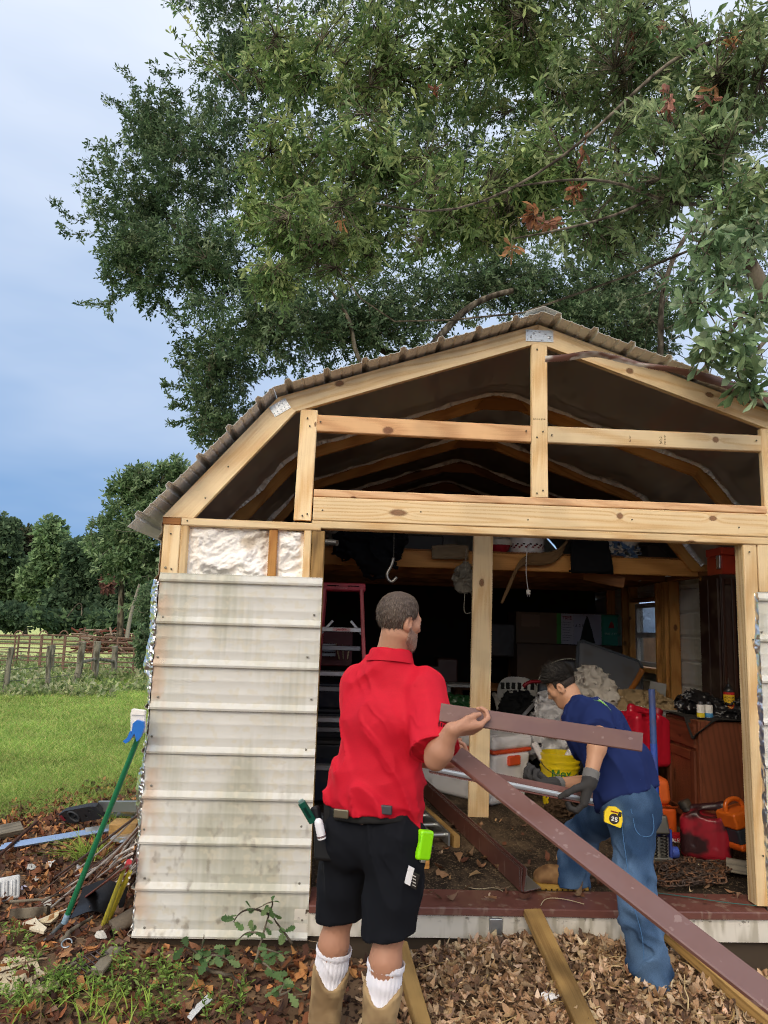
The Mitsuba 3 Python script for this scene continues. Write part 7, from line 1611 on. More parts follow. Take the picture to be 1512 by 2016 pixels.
for sx in (-1, 1):
    mb = MB(); c = hd2+.80*(B2@V(sx*.031, .078, .006)); mb.tm(trimesh.creation.icosphere(2, .0094), '8d7f76'); mb.v = [mb.v[0]+c]; ek = put('eye', mb, 'gloss', k2, True)
    mb = MB(); lathe(mb, [(.0055, 0), (.004, .0006), (0, .0008)], 12, '1f1712', (c+HF2*.0118, HF2)); put('iris', mb, 'gloss', ek)
def shirt2(p):
    t = smin([sd_flat(p, hip2, ws2, .138, .126, W2, 1.28), sd_flat(p, ws2, ch2, .126, .130, W2, 1.36), sd_flat(p, ch2, sh2, .126, .093, W2, 1.46), sd_cone(p, sh2, shl2, .066, .074), sd_cone(p, sh2, shr2, .066, .072)], .055)
    sl = np.maximum(sd_cone(p, shl2, ell2, .072, .078), (p-shl2)@unit(ell2-shl2)-np.linalg.norm(ell2-shl2)*.88); sr = np.maximum(sd_cone(p, shr2, shr2+(elr2-shr2)*.6, .070, .076), (p-shr2)@unit(elr2-shr2)-.2)
    d = smin([t-folds(p, T2d, 21, 9, .016)-folds(p, V(.3, 0, -1), 25, 9, .014), sl-folds(p, ell2-shl2, 3, 14, .004), sr], .03)
    q = (p-hip2)@T2d; w = (p-hip2)@W2
    return np.maximum(np.maximum(d, -.012-q+.02*np.sin(w*15)), (p-nk2)@unit(nk2-ch2)+.006)
v, f = mesh_of(shirt2, np.min([hip2, shl2, shr2], 0)-V(.2, .24, .22), np.max([hip2, shr2, nk2], 0)+V(.24, .2, .14), .0082, 2)
mb = MB(); mb.add(v, f, '1d2a58'); SH2 = put('t_shirt', mb, 'cloth', k2, True, label='dark blue short sleeved t-shirt')
# small green and white print between the shoulders, on the back
bn = unit(V(.35, -.55, .75)-T2d*(V(.35, -.55, .75)@T2d)); o = P_(1184, 1395, 3.70)
mb = MB()
for tx, u_, col in (('CREW', .0, 'd5e6c8'), ('ROOF', -.022, '8fd04a')): 
    m = meshkit.text_mesh(tx, .016, .003, True); v = np.array(m.vertices); v[:, 0] -= v[:, 0].max()/2; vv = v@basis(unit(V(.62, -.10, -.5)), V(.4, .3, .8)).T
    vv = vv+o+u_*V(.4, .3, .8); mb.add(vv, m.faces, col)
from scipy.spatial import cKDTree as _KD
vs = np.vstack(mb.v); sv, sf = mesh_of(shirt2, o-.14, o+.14, .007, 0); 
tri = trimesh.Trimesh(sv, sf, process=False); pp, _, ti = trimesh.proximity.closest_point_naive(tri, vs[:1]) if len(sv) == 0 else (None, None, None)
if len(sv):
    tr_ = _KD(sv); N_ = np.array(tri.vertex_normals)
    out = []
    for v in mb.v:
        d_, i_ = tr_.query(v, k=4); w_ = 1/(d_+1e-4); w_ /= w_.sum(1, keepdims=True); n_ = norm((N_[i_]*w_[..., None]).sum(1)); c_ = (sv[i_]*w_[..., None]).sum(1); out.append(v-n_*(((v-c_)*n_).sum(1, keepdims=True)-.0022))
    mb.v = out
put('back_print', mb, 'print', SH2, kind='stuff')
def jeans(p):
    bn_ = unit(V(.72, -.62, 0))
    d = smin([sd_flat(p, hip2-T2d*.02, hip2+T2d*.06, .128, .122, W2, 1.30), smin([sd_cone(p, hl2, kl2, .100, .080), sd_cone(p, kl2, al2-V(0, 0, .05), .084, .084)], .03), smin([sd_cone(p, hr2, kr2, .104, .080), sd_cone(p, kr2, ar2-V(0, 0, .02), .084, .086)], .03), sd_ell(p, hip2+bn_*.035-V(0, 0, .05), (.105, .105, .12))], .035)
    lw = np.clip((kl2[2]+.12-p[:, 2])/.25, 0.25, 1)
    d = d-folds(p, V(1, .2, -.25), 31, 11, .022)*lw-folds(p, V(.2, 0, -1), 35, 9, .010)
    return np.maximum(np.maximum(d, (p-hip2)@T2d-.075), np.where(p[:, 0] < (kl2[0]+kr2[0])/2-.02, (ar2[2]-.030)-p[:, 2], (al2[2]-.10)-p[:, 2]))
v, f = mesh_of(jeans, np.min([hip2, al2, ar2], 0)-V(.2, .2, .08), np.max([hip2, kr2], 0)+.2, .0085, 2)
mb = MB(); mb.add(v, f, '3a5a85'); J = put('jeans', mb, 'denim', k2, True, label='faded blue jeans')
# seams and back pocket: thin stitched cords lying on the cloth
jt = trimesh.Trimesh(v, f, process=False); JN = np.array(jt.vertex_normals)
def project(px):
    """points on the jeans facing the camera, given as view positions at about the leg's distance"""
    out = []
    for (x, y, D) in px:
        q = at(x, y, D); d = unit(q-CAM); t = (v-CAM)@d; perp = np.linalg.norm((v-CAM)-t[:, None]*d, axis=1); ok = np.argsort(perp)[:30]; i = ok[np.argmin(t[ok])]; out.append(CAM+d*t[i]+JN[i]*.001)
    return np.array(out)
for pts in ([(1225, 1592, 3.5), (1227, 1650, 3.5), (1236, 1710, 3.45), (1243, 1770, 3.4), (1262, 1830, 3.35), (1268, 1895, 3.35)], [(1241, 1590, 3.5), (1248, 1620, 3.5), (1254, 1640, 3.5), (1277, 1648, 3.5), (1284, 1600, 3.5)]):
    s_ = bez(project(pts), 40); s_ = gaussian_filter1d(s_, 2, axis=0, mode='nearest'); mb = MB(); tube(mb, s_, .0018, 5, '4a6f98'); put('seam', mb, 'cloth', J, True)
for G, nm in ((GL, 'left'), (GR, 'right')):
    wv = (wrl2, ell2) if nm == 'left' else (wrr2, elr2); ad = unit(wv[1]-wv[0])
    v_, f_ = mesh_of(lambda p: smin([G[0](p)-.0022-.0012*(meshkit.noise(p*180, 3)-.5), np.maximum(sd_cone(p, wv[0]-ad*.02, wv[0]+ad*.035, .034, .037), (p-wv[0])@ad-.034)], .012), np.minimum(G[1], wv[0]-.06), np.maximum(G[2], wv[0]+.06), .0046, 1)
    on = ((v_[f_].mean(1)-wv[0])@ad > -.004)
    mb = MB(); mb.add(v_, f_[~on], '3c3b3b'); gk = put('glove', mb, 'cloth', k2, True); mb = MB(); mb.add(v_, f_[on], '6b6a69'); put('cuff', mb, 'cloth', gk, True)
def work_boot(a, toe, name):
    toe = unit(toe); g0 = V(a[0], a[1], FZ+.001 if name == 'r' else a[2]-.085); sd_ = np.cross(V(0, 0, 1), toe); ft = lambda p: np.stack([(p-g0)@toe, (p-g0)@sd_, p[:, 2]-g0[2]], 1)
    def up(p):
        q = ft(p); d = smin([sd_cone(q, (-.02, 0, .055), (-.012, 0, .115), .040, .038), sd_cone(q, (-.035, 0, .055), (.14, 0, .052), .042, .040), sd_cone(q, (.0, 0, .05), (.10, 0, .075), .05, .036)], .025); return np.maximum(d-.002*(meshkit.noise(p*60, 3)-.5), .026-q[:, 2])
    lo = np.minimum(g0-toe*.1, g0+toe*.22)-.08; hi = np.maximum(g0-toe*.1, g0+toe*.22)+V(.08, .08, .2)
    v_, f_ = mesh_of(up, lo, hi, .006, 1); mb = MB(); mb.add(v_, f_, '7d5c3c'); b = put('boot', mb, 'boot_leather', k2, True)
    pl = np.array([(-.085, -.02), (-.07, -.04), (0, -.038), (.05, -.042), (.12, -.048), (.17, -.035), (.19, 0), (.17, .035), (.12, .048), (.05, .042), (0, .038), (-.07, .04), (-.085, .02)]); mb = MB()
    prism(mb, pl, .018, np.stack([toe, sd_, V(0, 0, 1)], 1), g0+V(0, 0, .010), 'a8853c'); put('sole', mb, 'rubber', b)
    for i, x in enumerate(np.linspace(-.075, .165, 10)):
        w_ = np.interp(x, [-.08, 0, .12, .18], [.03, .04, .049, .03]); mb = MB(); boxm(mb, (-.009, -w_, 0), (.009, w_, .012), 'a07e38'); mb.v = [q@np.stack([toe, sd_, V(0, 0, 1)], 1).T+g0+toe*x for q in mb.v]; put('tread', mb, 'rubber', b)
    mb = MB()
    for i in range(5): c0 = g0+toe*(.012+.018*i)+V(0, 0, .138-.0135*i); tube(mb, [c0-sd_*.024, c0+V(0, 0, .008), c0+sd_*.024], .0022, 5, '4a3c30')
    put('lace', mb, 'matte', b, kind='stuff')
work_boot(V(ar2[0], ar2[1], ar2[2]), V(-.93, .05, 0), 'r'); work_boot(V(al2[0], al2[1], al2[2]), V(-.6, .75, 0), 'l')
k = thing('tape_measure', 'yellow tape measure numbered 25 on the hip of the man in blue', 'tape measure')
o = project([(1206, 1605, 3.5)])[0]; Rm = basis(unit(V(.95, -.25, -.20)), V(.2, .1, 1)); o = o+Rm@V(0, 0, .028)
import shapely.geometry as sg
pl = sg.Polygon([(-.030, -.030), (.034, -.036), (.036, -.010), (.026, .026), (.004, .036), (-.024, .030), (-.036, .006)]).buffer(.004)
mb = MB(); prism(mb, pl, .042, Rm, o-Rm@V(0, 0, .021), 'e6c80f'); put('case', mb, 'gloss', k, 30)
mb = MB(); prism(mb, sg.Point(0.004, -.010).buffer(.0215), .0016, Rm, o+Rm@V(0, 0, .0212), '2a211d'); put('badge', mb, 'print', k)
mb = MB(); lettering(mb, '25', .0165, o+Rm@V(.004, -.019, .0230), Rm[:, 0], Rm[:, 1], 'f0f0ea', .001, True, True); put('number', mb, 'print', k, kind='stuff')
mb = MB(); rbox(mb, o+Rm@V(.0, .018, .0222), (.030, .006, .0015), .0005, '7a2a1c', Rm); put('brand_bar', mb, 'print', k)
mb = MB(); rbox(mb, o+Rm@V(.024, .014, .012), (.016, .022, .022), .004, '22201e', Rm); put('lock_button', mb, 'rubber', k, 30)
# ---------------------------------------------------------------- outdoors on the left
def G(px, py, h=0.0):
    p = atz(px, py, 0.06)
    for _ in range(6): p = atz(px, py, float(gz(p[0], p[1]))+h)
    return p
# fence posts and the corral behind
posts = [((46, 1362), (102, 1273), 0.055, 'leftmost leaning grey fence post in the field', 1.0), ((92, 1356), (98, 1270), .05, 'slim grey fence post, second from the left', 1.0), ((152, 1345), (163, 1265), .07, 'thick grey fence post, third from the left', 1.0), ((186, 1338), (192, 1262), .07, 'thick grey fence post, the tallest of the braced pair', 1.0), ((224, 1333), (226, 1272), .06, 'dark brown fence post at the right end of the brace', 1.0), ((100, 1330), (105, 1269), .05, 'split dark post just behind the second fence post', 1.0)]
posts = [((10, 1364), (22, 1274), .055)+posts[0][3:]]+posts[1:]
pk = []
for i, (b, t, r, lb, _) in enumerate(posts):
    B_ = atz(*b, 0.02); D = B_[1]; T_ = at(*t, D); rng = np.random.default_rng(80+i)
    n = 10; P = B_+(T_-B_)*np.linspace(0, 1, n)[:, None]+rng.normal(size=(n, 3))*.006; P[0] = B_-V(0, 0, .1)
    rr = r*(1+.08*rng.normal(size=n)); mb = MB(); tube(mb, P, rr*D/16.5, 12, '6e6a5e'); item('fence_post', mb, 'wood_post', lb, 'post', 40, 'wooden posts of the field fence'); pk.append((B_, T_))
def postf(p, n, uv): return mix(lin('57544a'), lin('8b877a'), smoothstep(0.3, 0.7, fbm(p.x*20, p.y*20, p.z*3, octaves=4)))
bs('wood_post', pr(proc(postf), 0.95, specular=0.1))
mb = MB(); a = pk[2]; c = pk[3]; e = pk[4]
tube(mb, [a[0]+(a[1]-a[0])*.50, c[0]+(c[1]-c[0])*.54], .045, 8, '4a443c'); item('brace_rail', mb, 'wood_post', 'short rail bracing the two thick fence posts on the left', 'rail', 40)
mb = MB(); tube(mb, [c[0]+(c[1]-c[0])*.54, e[0]+(e[1]-e[0])*.50], .045, 8, '3c3630'); item('brace_rail', mb, 'wood_post', 'short dark rail from the tallest post to the dark brown post', 'rail', 40)
for z, nm in ((.25, 'lowest'), (.5, 'second'), (.75, 'third'), (.95, 'top')):
    mb = MB(); pts = [q[0]+(q[1]-q[0])*z for q in (pk[0], pk[1], pk[2])]; pts = [pts[0]+(pts[0]-pts[1])*1.5]+pts; tube(mb, bez(pts, 20), .006, 4, '6e6a64'); item('fence_wire', mb, 'metal', f'{nm} wire strung between the grey fence posts', 'wire', True, 'wires between the fence posts')
def corral(px0, px1, ytop, D0, D1, rails, label, upr):
    k = thing('corral_panel', label, 'panel', 'rusty tube panels of the corral')
    a, b = at(px0, ytop, D0), at(px1, ytop+(px1-px0)*.026, D1); h = a[2]
    for j, z in enumerate(np.linspace(0.12, 1.0, rails)):
        mb = MB(); tube(mb, [V(a[0], a[1], h*z), V(b[0], b[1], (b[2])*z)], .022 if j < rails-1 else .03, 6, '6b5347'); put('rail', mb, 'rust_tube', k, 40)
    for u in upr:
        p = a+(b-a)*u; mb = MB(); tube(mb, [V(p[0], p[1], 0), V(p[0], p[1], h*1.02)], .028, 6, '5c463c'); put('upright', mb, 'rust_tube', k, 40)
    return k
bs('rust_tube', pr(proc(lambda p, n, uv: mix(lin('5f4a40'), lin('86695a'), fbm(p.x*4, p.y*4, p.z*9))), .8))
corral(-90, 36, 1248, 25, 25, 8, 'leftmost rusty tube panel of the corral', (0.0, .5, .96)); corral(38, 82, 1250, 25.5, 25, 8, 'second rusty tube panel of the corral', (0, .5, 1)); corral(84, 128, 1250, 24.5, 24.5, 8, 'third rusty tube panel of the corral', (0, .45, 1)); corral(130, 186, 1252, 24.2, 24.2, 7, 'fourth rusty tube panel of the corral behind the thick posts', (0, .5, 1)); corral(188, 232, 1254, 24, 24, 7, 'fifth rusty tube panel of the corral', (0, 1)); corral(233, 300, 1256, 23, 22.5, 8, 'rusty gate panel at the right end of the corral near the shed', (0, .5, 1))
for i, (x, lb) in enumerate(((37, 'left'), (86, 'middle'), (126, 'right'))):
    c = at(x, 1249, 24.4); t = np.linspace(0, math.pi, 16); mb = MB(); tube(mb, np.stack([c[0]+.13*np.cos(t), 0*t+c[1], c[2]-.05+.16*np.sin(t)], 1), .02, 6, '6b5347'); item('panel_hoop', mb, 'rust_tube', f'{lb} one of the three rusty hoops on top of the corral', 'hoop', True)
rng = np.random.default_rng(31); mb = MB()
for i in range(160):
    c = at(rng.uniform(150, 285), 1258, 38)+V(0, rng.uniform(-1, 1), 0); c[2] = .15+1.0*rng.random()**2; d = rnd_unit(1, rng)[0]*[1, 1, .35]; l = rng.uniform(.4, 1.4); tube(mb, [c-d*l/2, c+d*l/2], rng.uniform(.02, .06), 4, ['6b5244', '8a7a6c', '57443a', '75463a'][i % 4])
put('brush_pile', mb, 'matte', None, True, 'brown pile of cut branches behind the corral at the right', 'brush', kind='stuff')
# green pole tool with a blue head and white block leaning on the wall corner
k = thing('long_handled_duster', 'green pole with a blue forked head and white pad leaning against the wall corner', 'pole tool')
b0, t0 = G(118, 1838, .02), at(274, 1448, 3.615)
mb = MB(); tube(mb, [b0+(t0-b0)*.09, t0], .0125, 14, '1f6d4a'); put('pole', mb, 'gloss', k, 40)
mb = MB(); tube(mb, [b0+(t0-b0)*.055, b0+(t0-b0)*.10], .0135, 14, '8fb4cf'); put('tape_band', mb, 'paint', k, 40)
mb = MB(); tube(mb, bez([b0+(t0-b0)*.06, b0+V(-.005, 0, .03), b0+V(-.045, -.02, -.01), b0+V(-.075, -.03, -.03)], 12), np.linspace(.012, .004, 12), 10, '4a5054'); put('tip', mb, 'rubber', k, 40)
pd = unit(t0-b0)
def hd(px, py, D=3.61): return at(px, py, D)
mb = MB(); P = [hd(271, 1457), hd(263, 1450), hd(262, 1428), hd(270, 1419), hd(281, 1421), hd(285, 1428), hd(282, 1450), hd(276, 1458)]
import shapely.geometry as sg
def flatshape(px, D, th, col, name, mat='gloss'):
    Q = np.array([at(a, b, D) for a, b in px]); o = Q.mean(0); mb = MB(); pl = sg.Polygon([(q[0]-o[0], q[2]-o[2]) for q in Q]).buffer(.003); prism(mb, pl, th, np.array([[1, 0, 0], [0, 0, -1], [0, 1, 0]]).astype(float), o, col); return put(name, mb, mat, k, 30)
flatshape([(262, 1452), (265, 1424), (272, 1418), (284, 1421), (285, 1430), (279, 1448), (272, 1457), (268, 1440), (263, 1446), (256, 1457), (250, 1461), (246, 1458), (254, 1452), (259, 1440)], 3.60, .022, '2a6fc4', 'fork')
flatshape([(262, 1402), (286, 1403), (287, 1440), (262, 1450)], 3.635, .03, 'dcdad4', 'pad', 'paint'); flatshape([(264, 1396), (287, 1399), (287, 1405), (263, 1404)], 3.632, .034, 'e6e4de', 'pad_edge', 'paint')
# aluminium ladder with a black foot bracket lying against the shed side
k = thing('multi_ladder', 'aluminium ladder with a black plastic foot lying on the leaves beside the shed', 'ladder')
a, b = G(128, 1612, .05), at(292, 1492, 5.6); b[2] = .34
d = unit(b-a); sd = unit(np.cross(d, V(0, 0, 1)))
for o in (0, .13): mb = MB(); board(mb, a+d*.42+sd*o*-1+V(0, 0, .05-o*.4), b-sd*o+V(0, 0, .0-o*.4), .075, .03, sd, 'a9aaa8'); put('rail', mb, 'metal', k)
for u in (.5, .72, .94): c = a+(b-a)*u; mb = MB(); tube(mb, [c, c-sd*.13-V(0, 0, .05)], .016, 8, 'b9bab8'); put('rung', mb, 'metal', k, 40)
Rm = basis(d, np.cross(sd, d)*-1 if (np.cross(sd, d)*-1)[2] > 0 else np.cross(sd, d))
ft = sg.Polygon([(0, -.045), (.10, -.065), (.42, -.06), (.47, -.04), (.47, .055), (.40, .065), (.10, .06), (0, .035)]); ft = ft.difference(sg.Point(.16, 0).buffer(.040)).union(sg.LineString([(.12, -.01), (.20, .01)]).buffer(.006)).difference(sg.Point(.29, -.02).buffer(.014)).difference(sg.Point(.36, .02).buffer(.012)).difference(sg.Point(.04, -.01).buffer(.018))
Rf = np.stack([Rm[:, 0], unit(V(-.25, -.55, .8)-Rm[:, 0]*(V(-.25, -.55, .8)@Rm[:, 0])), np.cross(Rm[:, 0], unit(V(-.25, -.55, .8)-Rm[:, 0]*(V(-.25, -.55, .8)@Rm[:, 0])))], 1)
mb = MB(); prism(mb, ft, .035, Rf, a+V(0, -.02, .035), '2b2d31'); put('foot', mb, 'rubber', k, 30)
t = np.linspace(0, 2*math.pi, 30, endpoint=False); c = a+V(0, -.02, .035)+Rf@V(.16, 0, .037); mb = MB(); tube(mb, c+(np.cos(t)[:, None]*Rf[:, 0]+np.sin(t)[:, None]*Rf[:, 1])*.048, .008, 6, '3a3d42', closed=True); put('foot_ring', mb, 'rubber', k, True)
mb = MB(); rbox(mb, a+V(0, -.02, .035)+Rf@V(.02, .0, .037), (.03, .05, .006), .002, '7d2a34', Rf); put('foot_badge', mb, 'matte', k)
# aluminium board with blue film, grey board, clamp
a, b = G(2, 1668, .03), G(168, 1640, .04)
k = thing('ribbed_rail', 'ribbed aluminium rail with bluish film lying in the leaves at the left edge', 'rail'); d = unit(b-a)
for o, w in ((-.045, .028), (0, .030), (.045, .028)): mb = MB(); board(mb, a+V(.0, o, .0), a+d*.92+V(0, o, .0), w, .02, (0, -.5, 1), '9fb6d8', .004); put('flute', mb, 'metal', k)
mb = MB(); board(mb, a+d*.90, b, .08, .03, (0, -.5, 1), 'b9bcba'); put('end_piece', mb, 'metal', k); mb = MB(); boxm(mb, a+d*.86+V(-.035, -.075, -.02), a+d*.86+V(.035, .075, .045), '8f8d80', .01); put('clamp', mb, 'metal', k)
mb = MB(); board(mb, G(-60, 1650, .05), G(42, 1630, .05), .10, .05, (0, -.6, 1)); item('old_board', mb, 'wood_grey', 'mossy grey board behind the bluish rail at the left edge', 'board')
mb = MB(); tube(mb, [G(-6, 1688, .05), G(72, 1618, .06)], .010, 8, '4a3630'); item('brown_rod', mb, 'matte', 'thin brown rod lying across the bluish rail', 'rod', 40)
# bundle of rods and wires against the shed side
rng = np.random.default_rng(17)
k = thing('rod_bundle', 'bundle of thin rusty rods and pale wires leaning in the corner beside the shed', 'rods')
for i in range(46):
    p = V(-1.02-.55*rng.random()-.1, 4.1+1.3*rng.random(), .06+.10*rng.random()); q = V(-.97-.05*rng.random(), 4.0+.9*rng.random(), .36+.36*rng.random()); mb = MB(); m = (p+q)/2+rng.normal(size=3)*.025-V(0, 0, .03)
    tube(mb, bez([p, m, q], 8), rng.uniform(.003, .007), 5, ['5c443a', '6e5245', '8b8580', 'c9c5c0', '4a3a34', 'a39a94'][i % 6]); put('rod', mb, 'paint', k, True)
# white vent cover at the left edge
k = thing('vent_cover', 'white louvred plastic vent cover lying on the leaves at the left edge', 'vent'); o = G(4, 1752, .05); Rm = basis(V(.93, .3, .12), V(-.25, .55, .75))
mb = MB(); rbox(mb, o, (.18, .13, .03), .012, 'c9ced2', Rm); put('frame', mb, 'paint', k, 35)
for i in range(8): mb = MB(); rbox(mb, o+Rm@V(-.065+.019*i, -.008, .017), (.007, .085, .010), .002, '8a9096' if i % 2 else 'e3e6e8', Rm); put('louvre', mb, 'paint', k)
# canes, tubes, strip, shovel
def stick(name, px0, px1, h0, h1, r, col, label, cat, mat='gloss', n=8, joints=0, D1=None):
    a = G(*px0, h0); b = at(*px1, D1) if D1 else G(*px1, h1); mb = MB(); m = max(joints*6, 8); t = np.linspace(0, 1, m); rr = r*np.ones(m)
    if joints: rr = r*(1-.25*t)*(1+.16*np.exp(-((t*joints*1.0) % 1.0-.5)**2/.006))
    tube(mb, a+(b-a)*t[:, None], rr, n, col); return item(name, mb, mat, label, cat, 40)
stick('bamboo_cane', (203, 1822), (244, 1712), .02, 0, .012, 'a39a3a', 'longer yellow green bamboo cane leaning beside the torn foil', 'cane', joints=7, D1=3.64)
stick('bamboo_cane', (212, 1812), (256, 1716), .02, 0, .014, 'b8a832', 'thicker bright yellow bamboo cane leaning beside the torn foil', 'cane', joints=6, D1=3.66)
stick('red_tube', (243, 1722), (254, 1697), .10, 0, .013, 'b0242c', 'short red tube above the bamboo canes', 'tube', D1=3.64)
for i in range(7):
    stick('pale_stake', (222+4*i, 1690+9*i), (262-1.5*i, 1668+12*i), .05, 0, .005, ['d6d0c8', 'c2b9ae', 'e0dcd4'][i % 3], ['topmost', 'second', 'third', 'fourth', 'fifth', 'sixth', 'lowest'][i]+' thin pale stake fanning out beside the foil', 'stake', 'paint', D1=3.66)
mb = MB(); board(mb, G(146, 1783, .02), at(246, 1708, 3.62), .045, .008, (0, -.6, 1), '6b3a34'); item('brown_strip', mb, 'paint', 'reddish brown strip slanting up from the green pole to the wall', 'strip')
k = thing('shovel_blade', 'black shovel blade lying face up behind the bamboo canes', 'shovel'); o = G(196, 1782, .05); P = np.array([[o+V(-.11+.22*u, -.08+.16*v, .05*v+.02*math.cos((u-.5)*5)-.02+.10*max(0, v-.6)) for v in np.linspace(0, 1, 8)] for u in np.linspace(0, 1, 10)]); mb = MB(); sheet(mb, P, .003, '2b2b2d'); put('blade', mb, 'metal', k, 30)
# cream board fragments and scraps of paper
def scrap(name, poly, label, cat, col, h=.02, th=.008, mat='matte', crumple=0.0, seed=0):
    Q = np.array([G(x, y, h) for x, y in poly]); o = Q.mean(0); pl = sg.Polygon([(q[0]-o[0], q[1]-o[1]) for q in Q]); 
    if not pl.is_valid: pl = pl.buffer(0)
    m = trimesh.creation.extrude_polygon(pl, th, engine='earcut'); m = m.subdivide().subdivide(); v = np.array(m.vertices)+o; v[:, 2] += gz(v[:, 0], v[:, 1])-float(gz(o[0], o[1]))
    v[:, 2] += crumple*(meshkit.fbm(v*22, 3, seed)-.3); mb = MB(); mb.add(v, m.faces, col); return item(name, mb, mat, label, cat, 40)
scrap('board_fragment', [(-20, 1935), (8, 1884), (40, 1880), (72, 1888), (80, 1908), (118, 1938), (96, 1952), (50, 1945), (20, 1958)], 'largest broken cream coloured board lying in the litter at bottom left', 'board', 'b3a68a', .016, .012)
scrap('board_fragment', [(76, 1815), (118, 1797), (114, 1808), (98, 1822), (80, 1820)], 'small cream board piece beside the foot of the green pole', 'board', 'b9aa8a', .018, .012)
scrap('board_fragment', [(44, 1822), (70, 1812), (76, 1820), (92, 1832), (86, 1840), (60, 1832)], 'thin pale board piece between the two cream boards', 'board', 'c6bba4', .03, .012)
scrap('newspaper', [(368, 2008), (382, 1985), (408, 1964), (418, 1974), (396, 1994), (376, 2014)], 'crumpled white newsprint scrap on the litter at the bottom', 'paper', 'bfc2c4', .02, .002, 'print', .035, 3)
for i, (x, y, s, nm) in enumerate(((99, 1703, 11, 'near the top of the litter left of the green pole'), (62, 1711, 12, 'flat and grey left of the round one'), (48, 1750, 10, 'with a purple tinge beside the vent cover'), (92, 1782, 13, 'folded beside the cream board piece'), (198, 1848, 13, 'torn at the foot of the bamboo canes'), (155, 1711, 7, 'just right of the green pole'), (188, 1772, 14, 'long strip behind the brown strip'), (70, 1733, 8, 'between the vent cover and the green pole'))):
    rg = np.random.default_rng(i); po = [(x+s*math.cos(a)*(1 if i != 6 else 1.3)*rg.uniform(.6, 1), y+s*.65*math.sin(a)*rg.uniform(.6, 1)) for a in np.linspace(0, 6.28, 9)[:-1]]
    scrap('paper_scrap', po, 'white paper scrap '+nm, 'paper', ['c9c8c4', 'a9a8a2', 'b8aebf', 'bdb8ac', 'cbc6bc', 'b9bcc4', 'bcbab4', 'b4b2ac'][i], .012, .002, 'print', .05, i)
scrap('tissue', [(1065, 1962), (1085, 1956), (1100, 1958), (1112, 1956), (1108, 1966), (1085, 1974), (1068, 1972)], 'white crumpled plastic scrap on the tan leaf heap', 'plastic', 'e2e2e4', .045, .002, 'gloss', .05, 4)
scrap('foil_sheet', [(214, 1648), (262, 1643), (266, 1655), (236, 1663), (220, 1660)], 'crumpled silver foil sheet on the ground beside the shed', 'foil', 'd8d8da', .06, .002, 'foil', .05, 6)
mb = MB(); boxm(mb, G(212, 1660, .0), G(272, 1625, .09)+V(0, .12, .02), '9a7430', .008); item('foam_block', mb, 'wood_treated', 'yellowish brown timber block on the ground beside the shed', 'timber')
k = thing('wire_rack', 'rusty wire oven rack lying in the litter below the siding', 'rack'); A, B, C = G(108, 1908, .03), G(200, 1868, .035), G(140, 1935, .03); U, W = B-A, C-A
for t in np.linspace(0, 1, 9): mb = MB(); tube(mb, [A+U*t, A+U*t+W*.9], .0028, 5, '6e6260'); put('bar', mb, 'metal', k, True)
for t in (0, .45, .9): mb = MB(); tube(mb, [A+W*t, A+U+W*t], .0038, 5, '5f5350'); put('cross_bar', mb, 'metal', k, True)
mb = MB(); board(mb, G(190, 1915, .03), G(228, 1868, .03), .055, .02, (0, 0, 1)); item('grey_lath', mb, 'wood_grey', 'weathered grey lath lying on the wire rack', 'lath')
mb = MB(); board(mb, G(22, 1800, .03), G(95, 1795, .03), .05, .05, (0, .3, 1)); item('rotten_log', mb, 'bark', 'dark rotten piece of wood left of the green pole', 'wood')
mb = MB(); o = G(240, 1822, .05); tube(mb, [o+V(-.05, .02, -.02), o+V(.06, .10, .03)], .036, 14, '6a6258'); item('log_end', mb, 'matte', 'grey brown log end lying at the wall corner', 'log', 40)
mb = MB(); t = np.linspace(0, 5.6, 24); o = G(131, 1863, .03); tube(mb, np.stack([o[0]+.02*np.cos(t), o[1]+.02*np.sin(t), o[2]+.01*np.sin(t)+.012], 1), .004, 6, '9ba3a8'); item('metal_ring', mb, 'metal', 'small grey metal ring on the litter', 'ring', True)
for i, (p, q, r) in enumerate((((120, 1852), (182, 1805), .012), ((380, 1905), (480, 1935), .009), ((80, 1930), (150, 1895), .010), ((20, 1775), (170, 1745), .008))):
    mb = MB(); a, b = G(*p, .03), G(*q, .035); rg = np.random.default_rng(i); tube(mb, limb_pts(a, b, rg, .06, 9), np.linspace(r, r*.5, 9), 7, '57493c'); item('dead_branch', mb, 'bark', ['forked dead branch beside the foot of the green pole', 'dark thin dead branch lying before the oak saplings', 'thin dead branch across the large cream board', 'long thin dead branch behind the green pole'][i], 'branch', True)
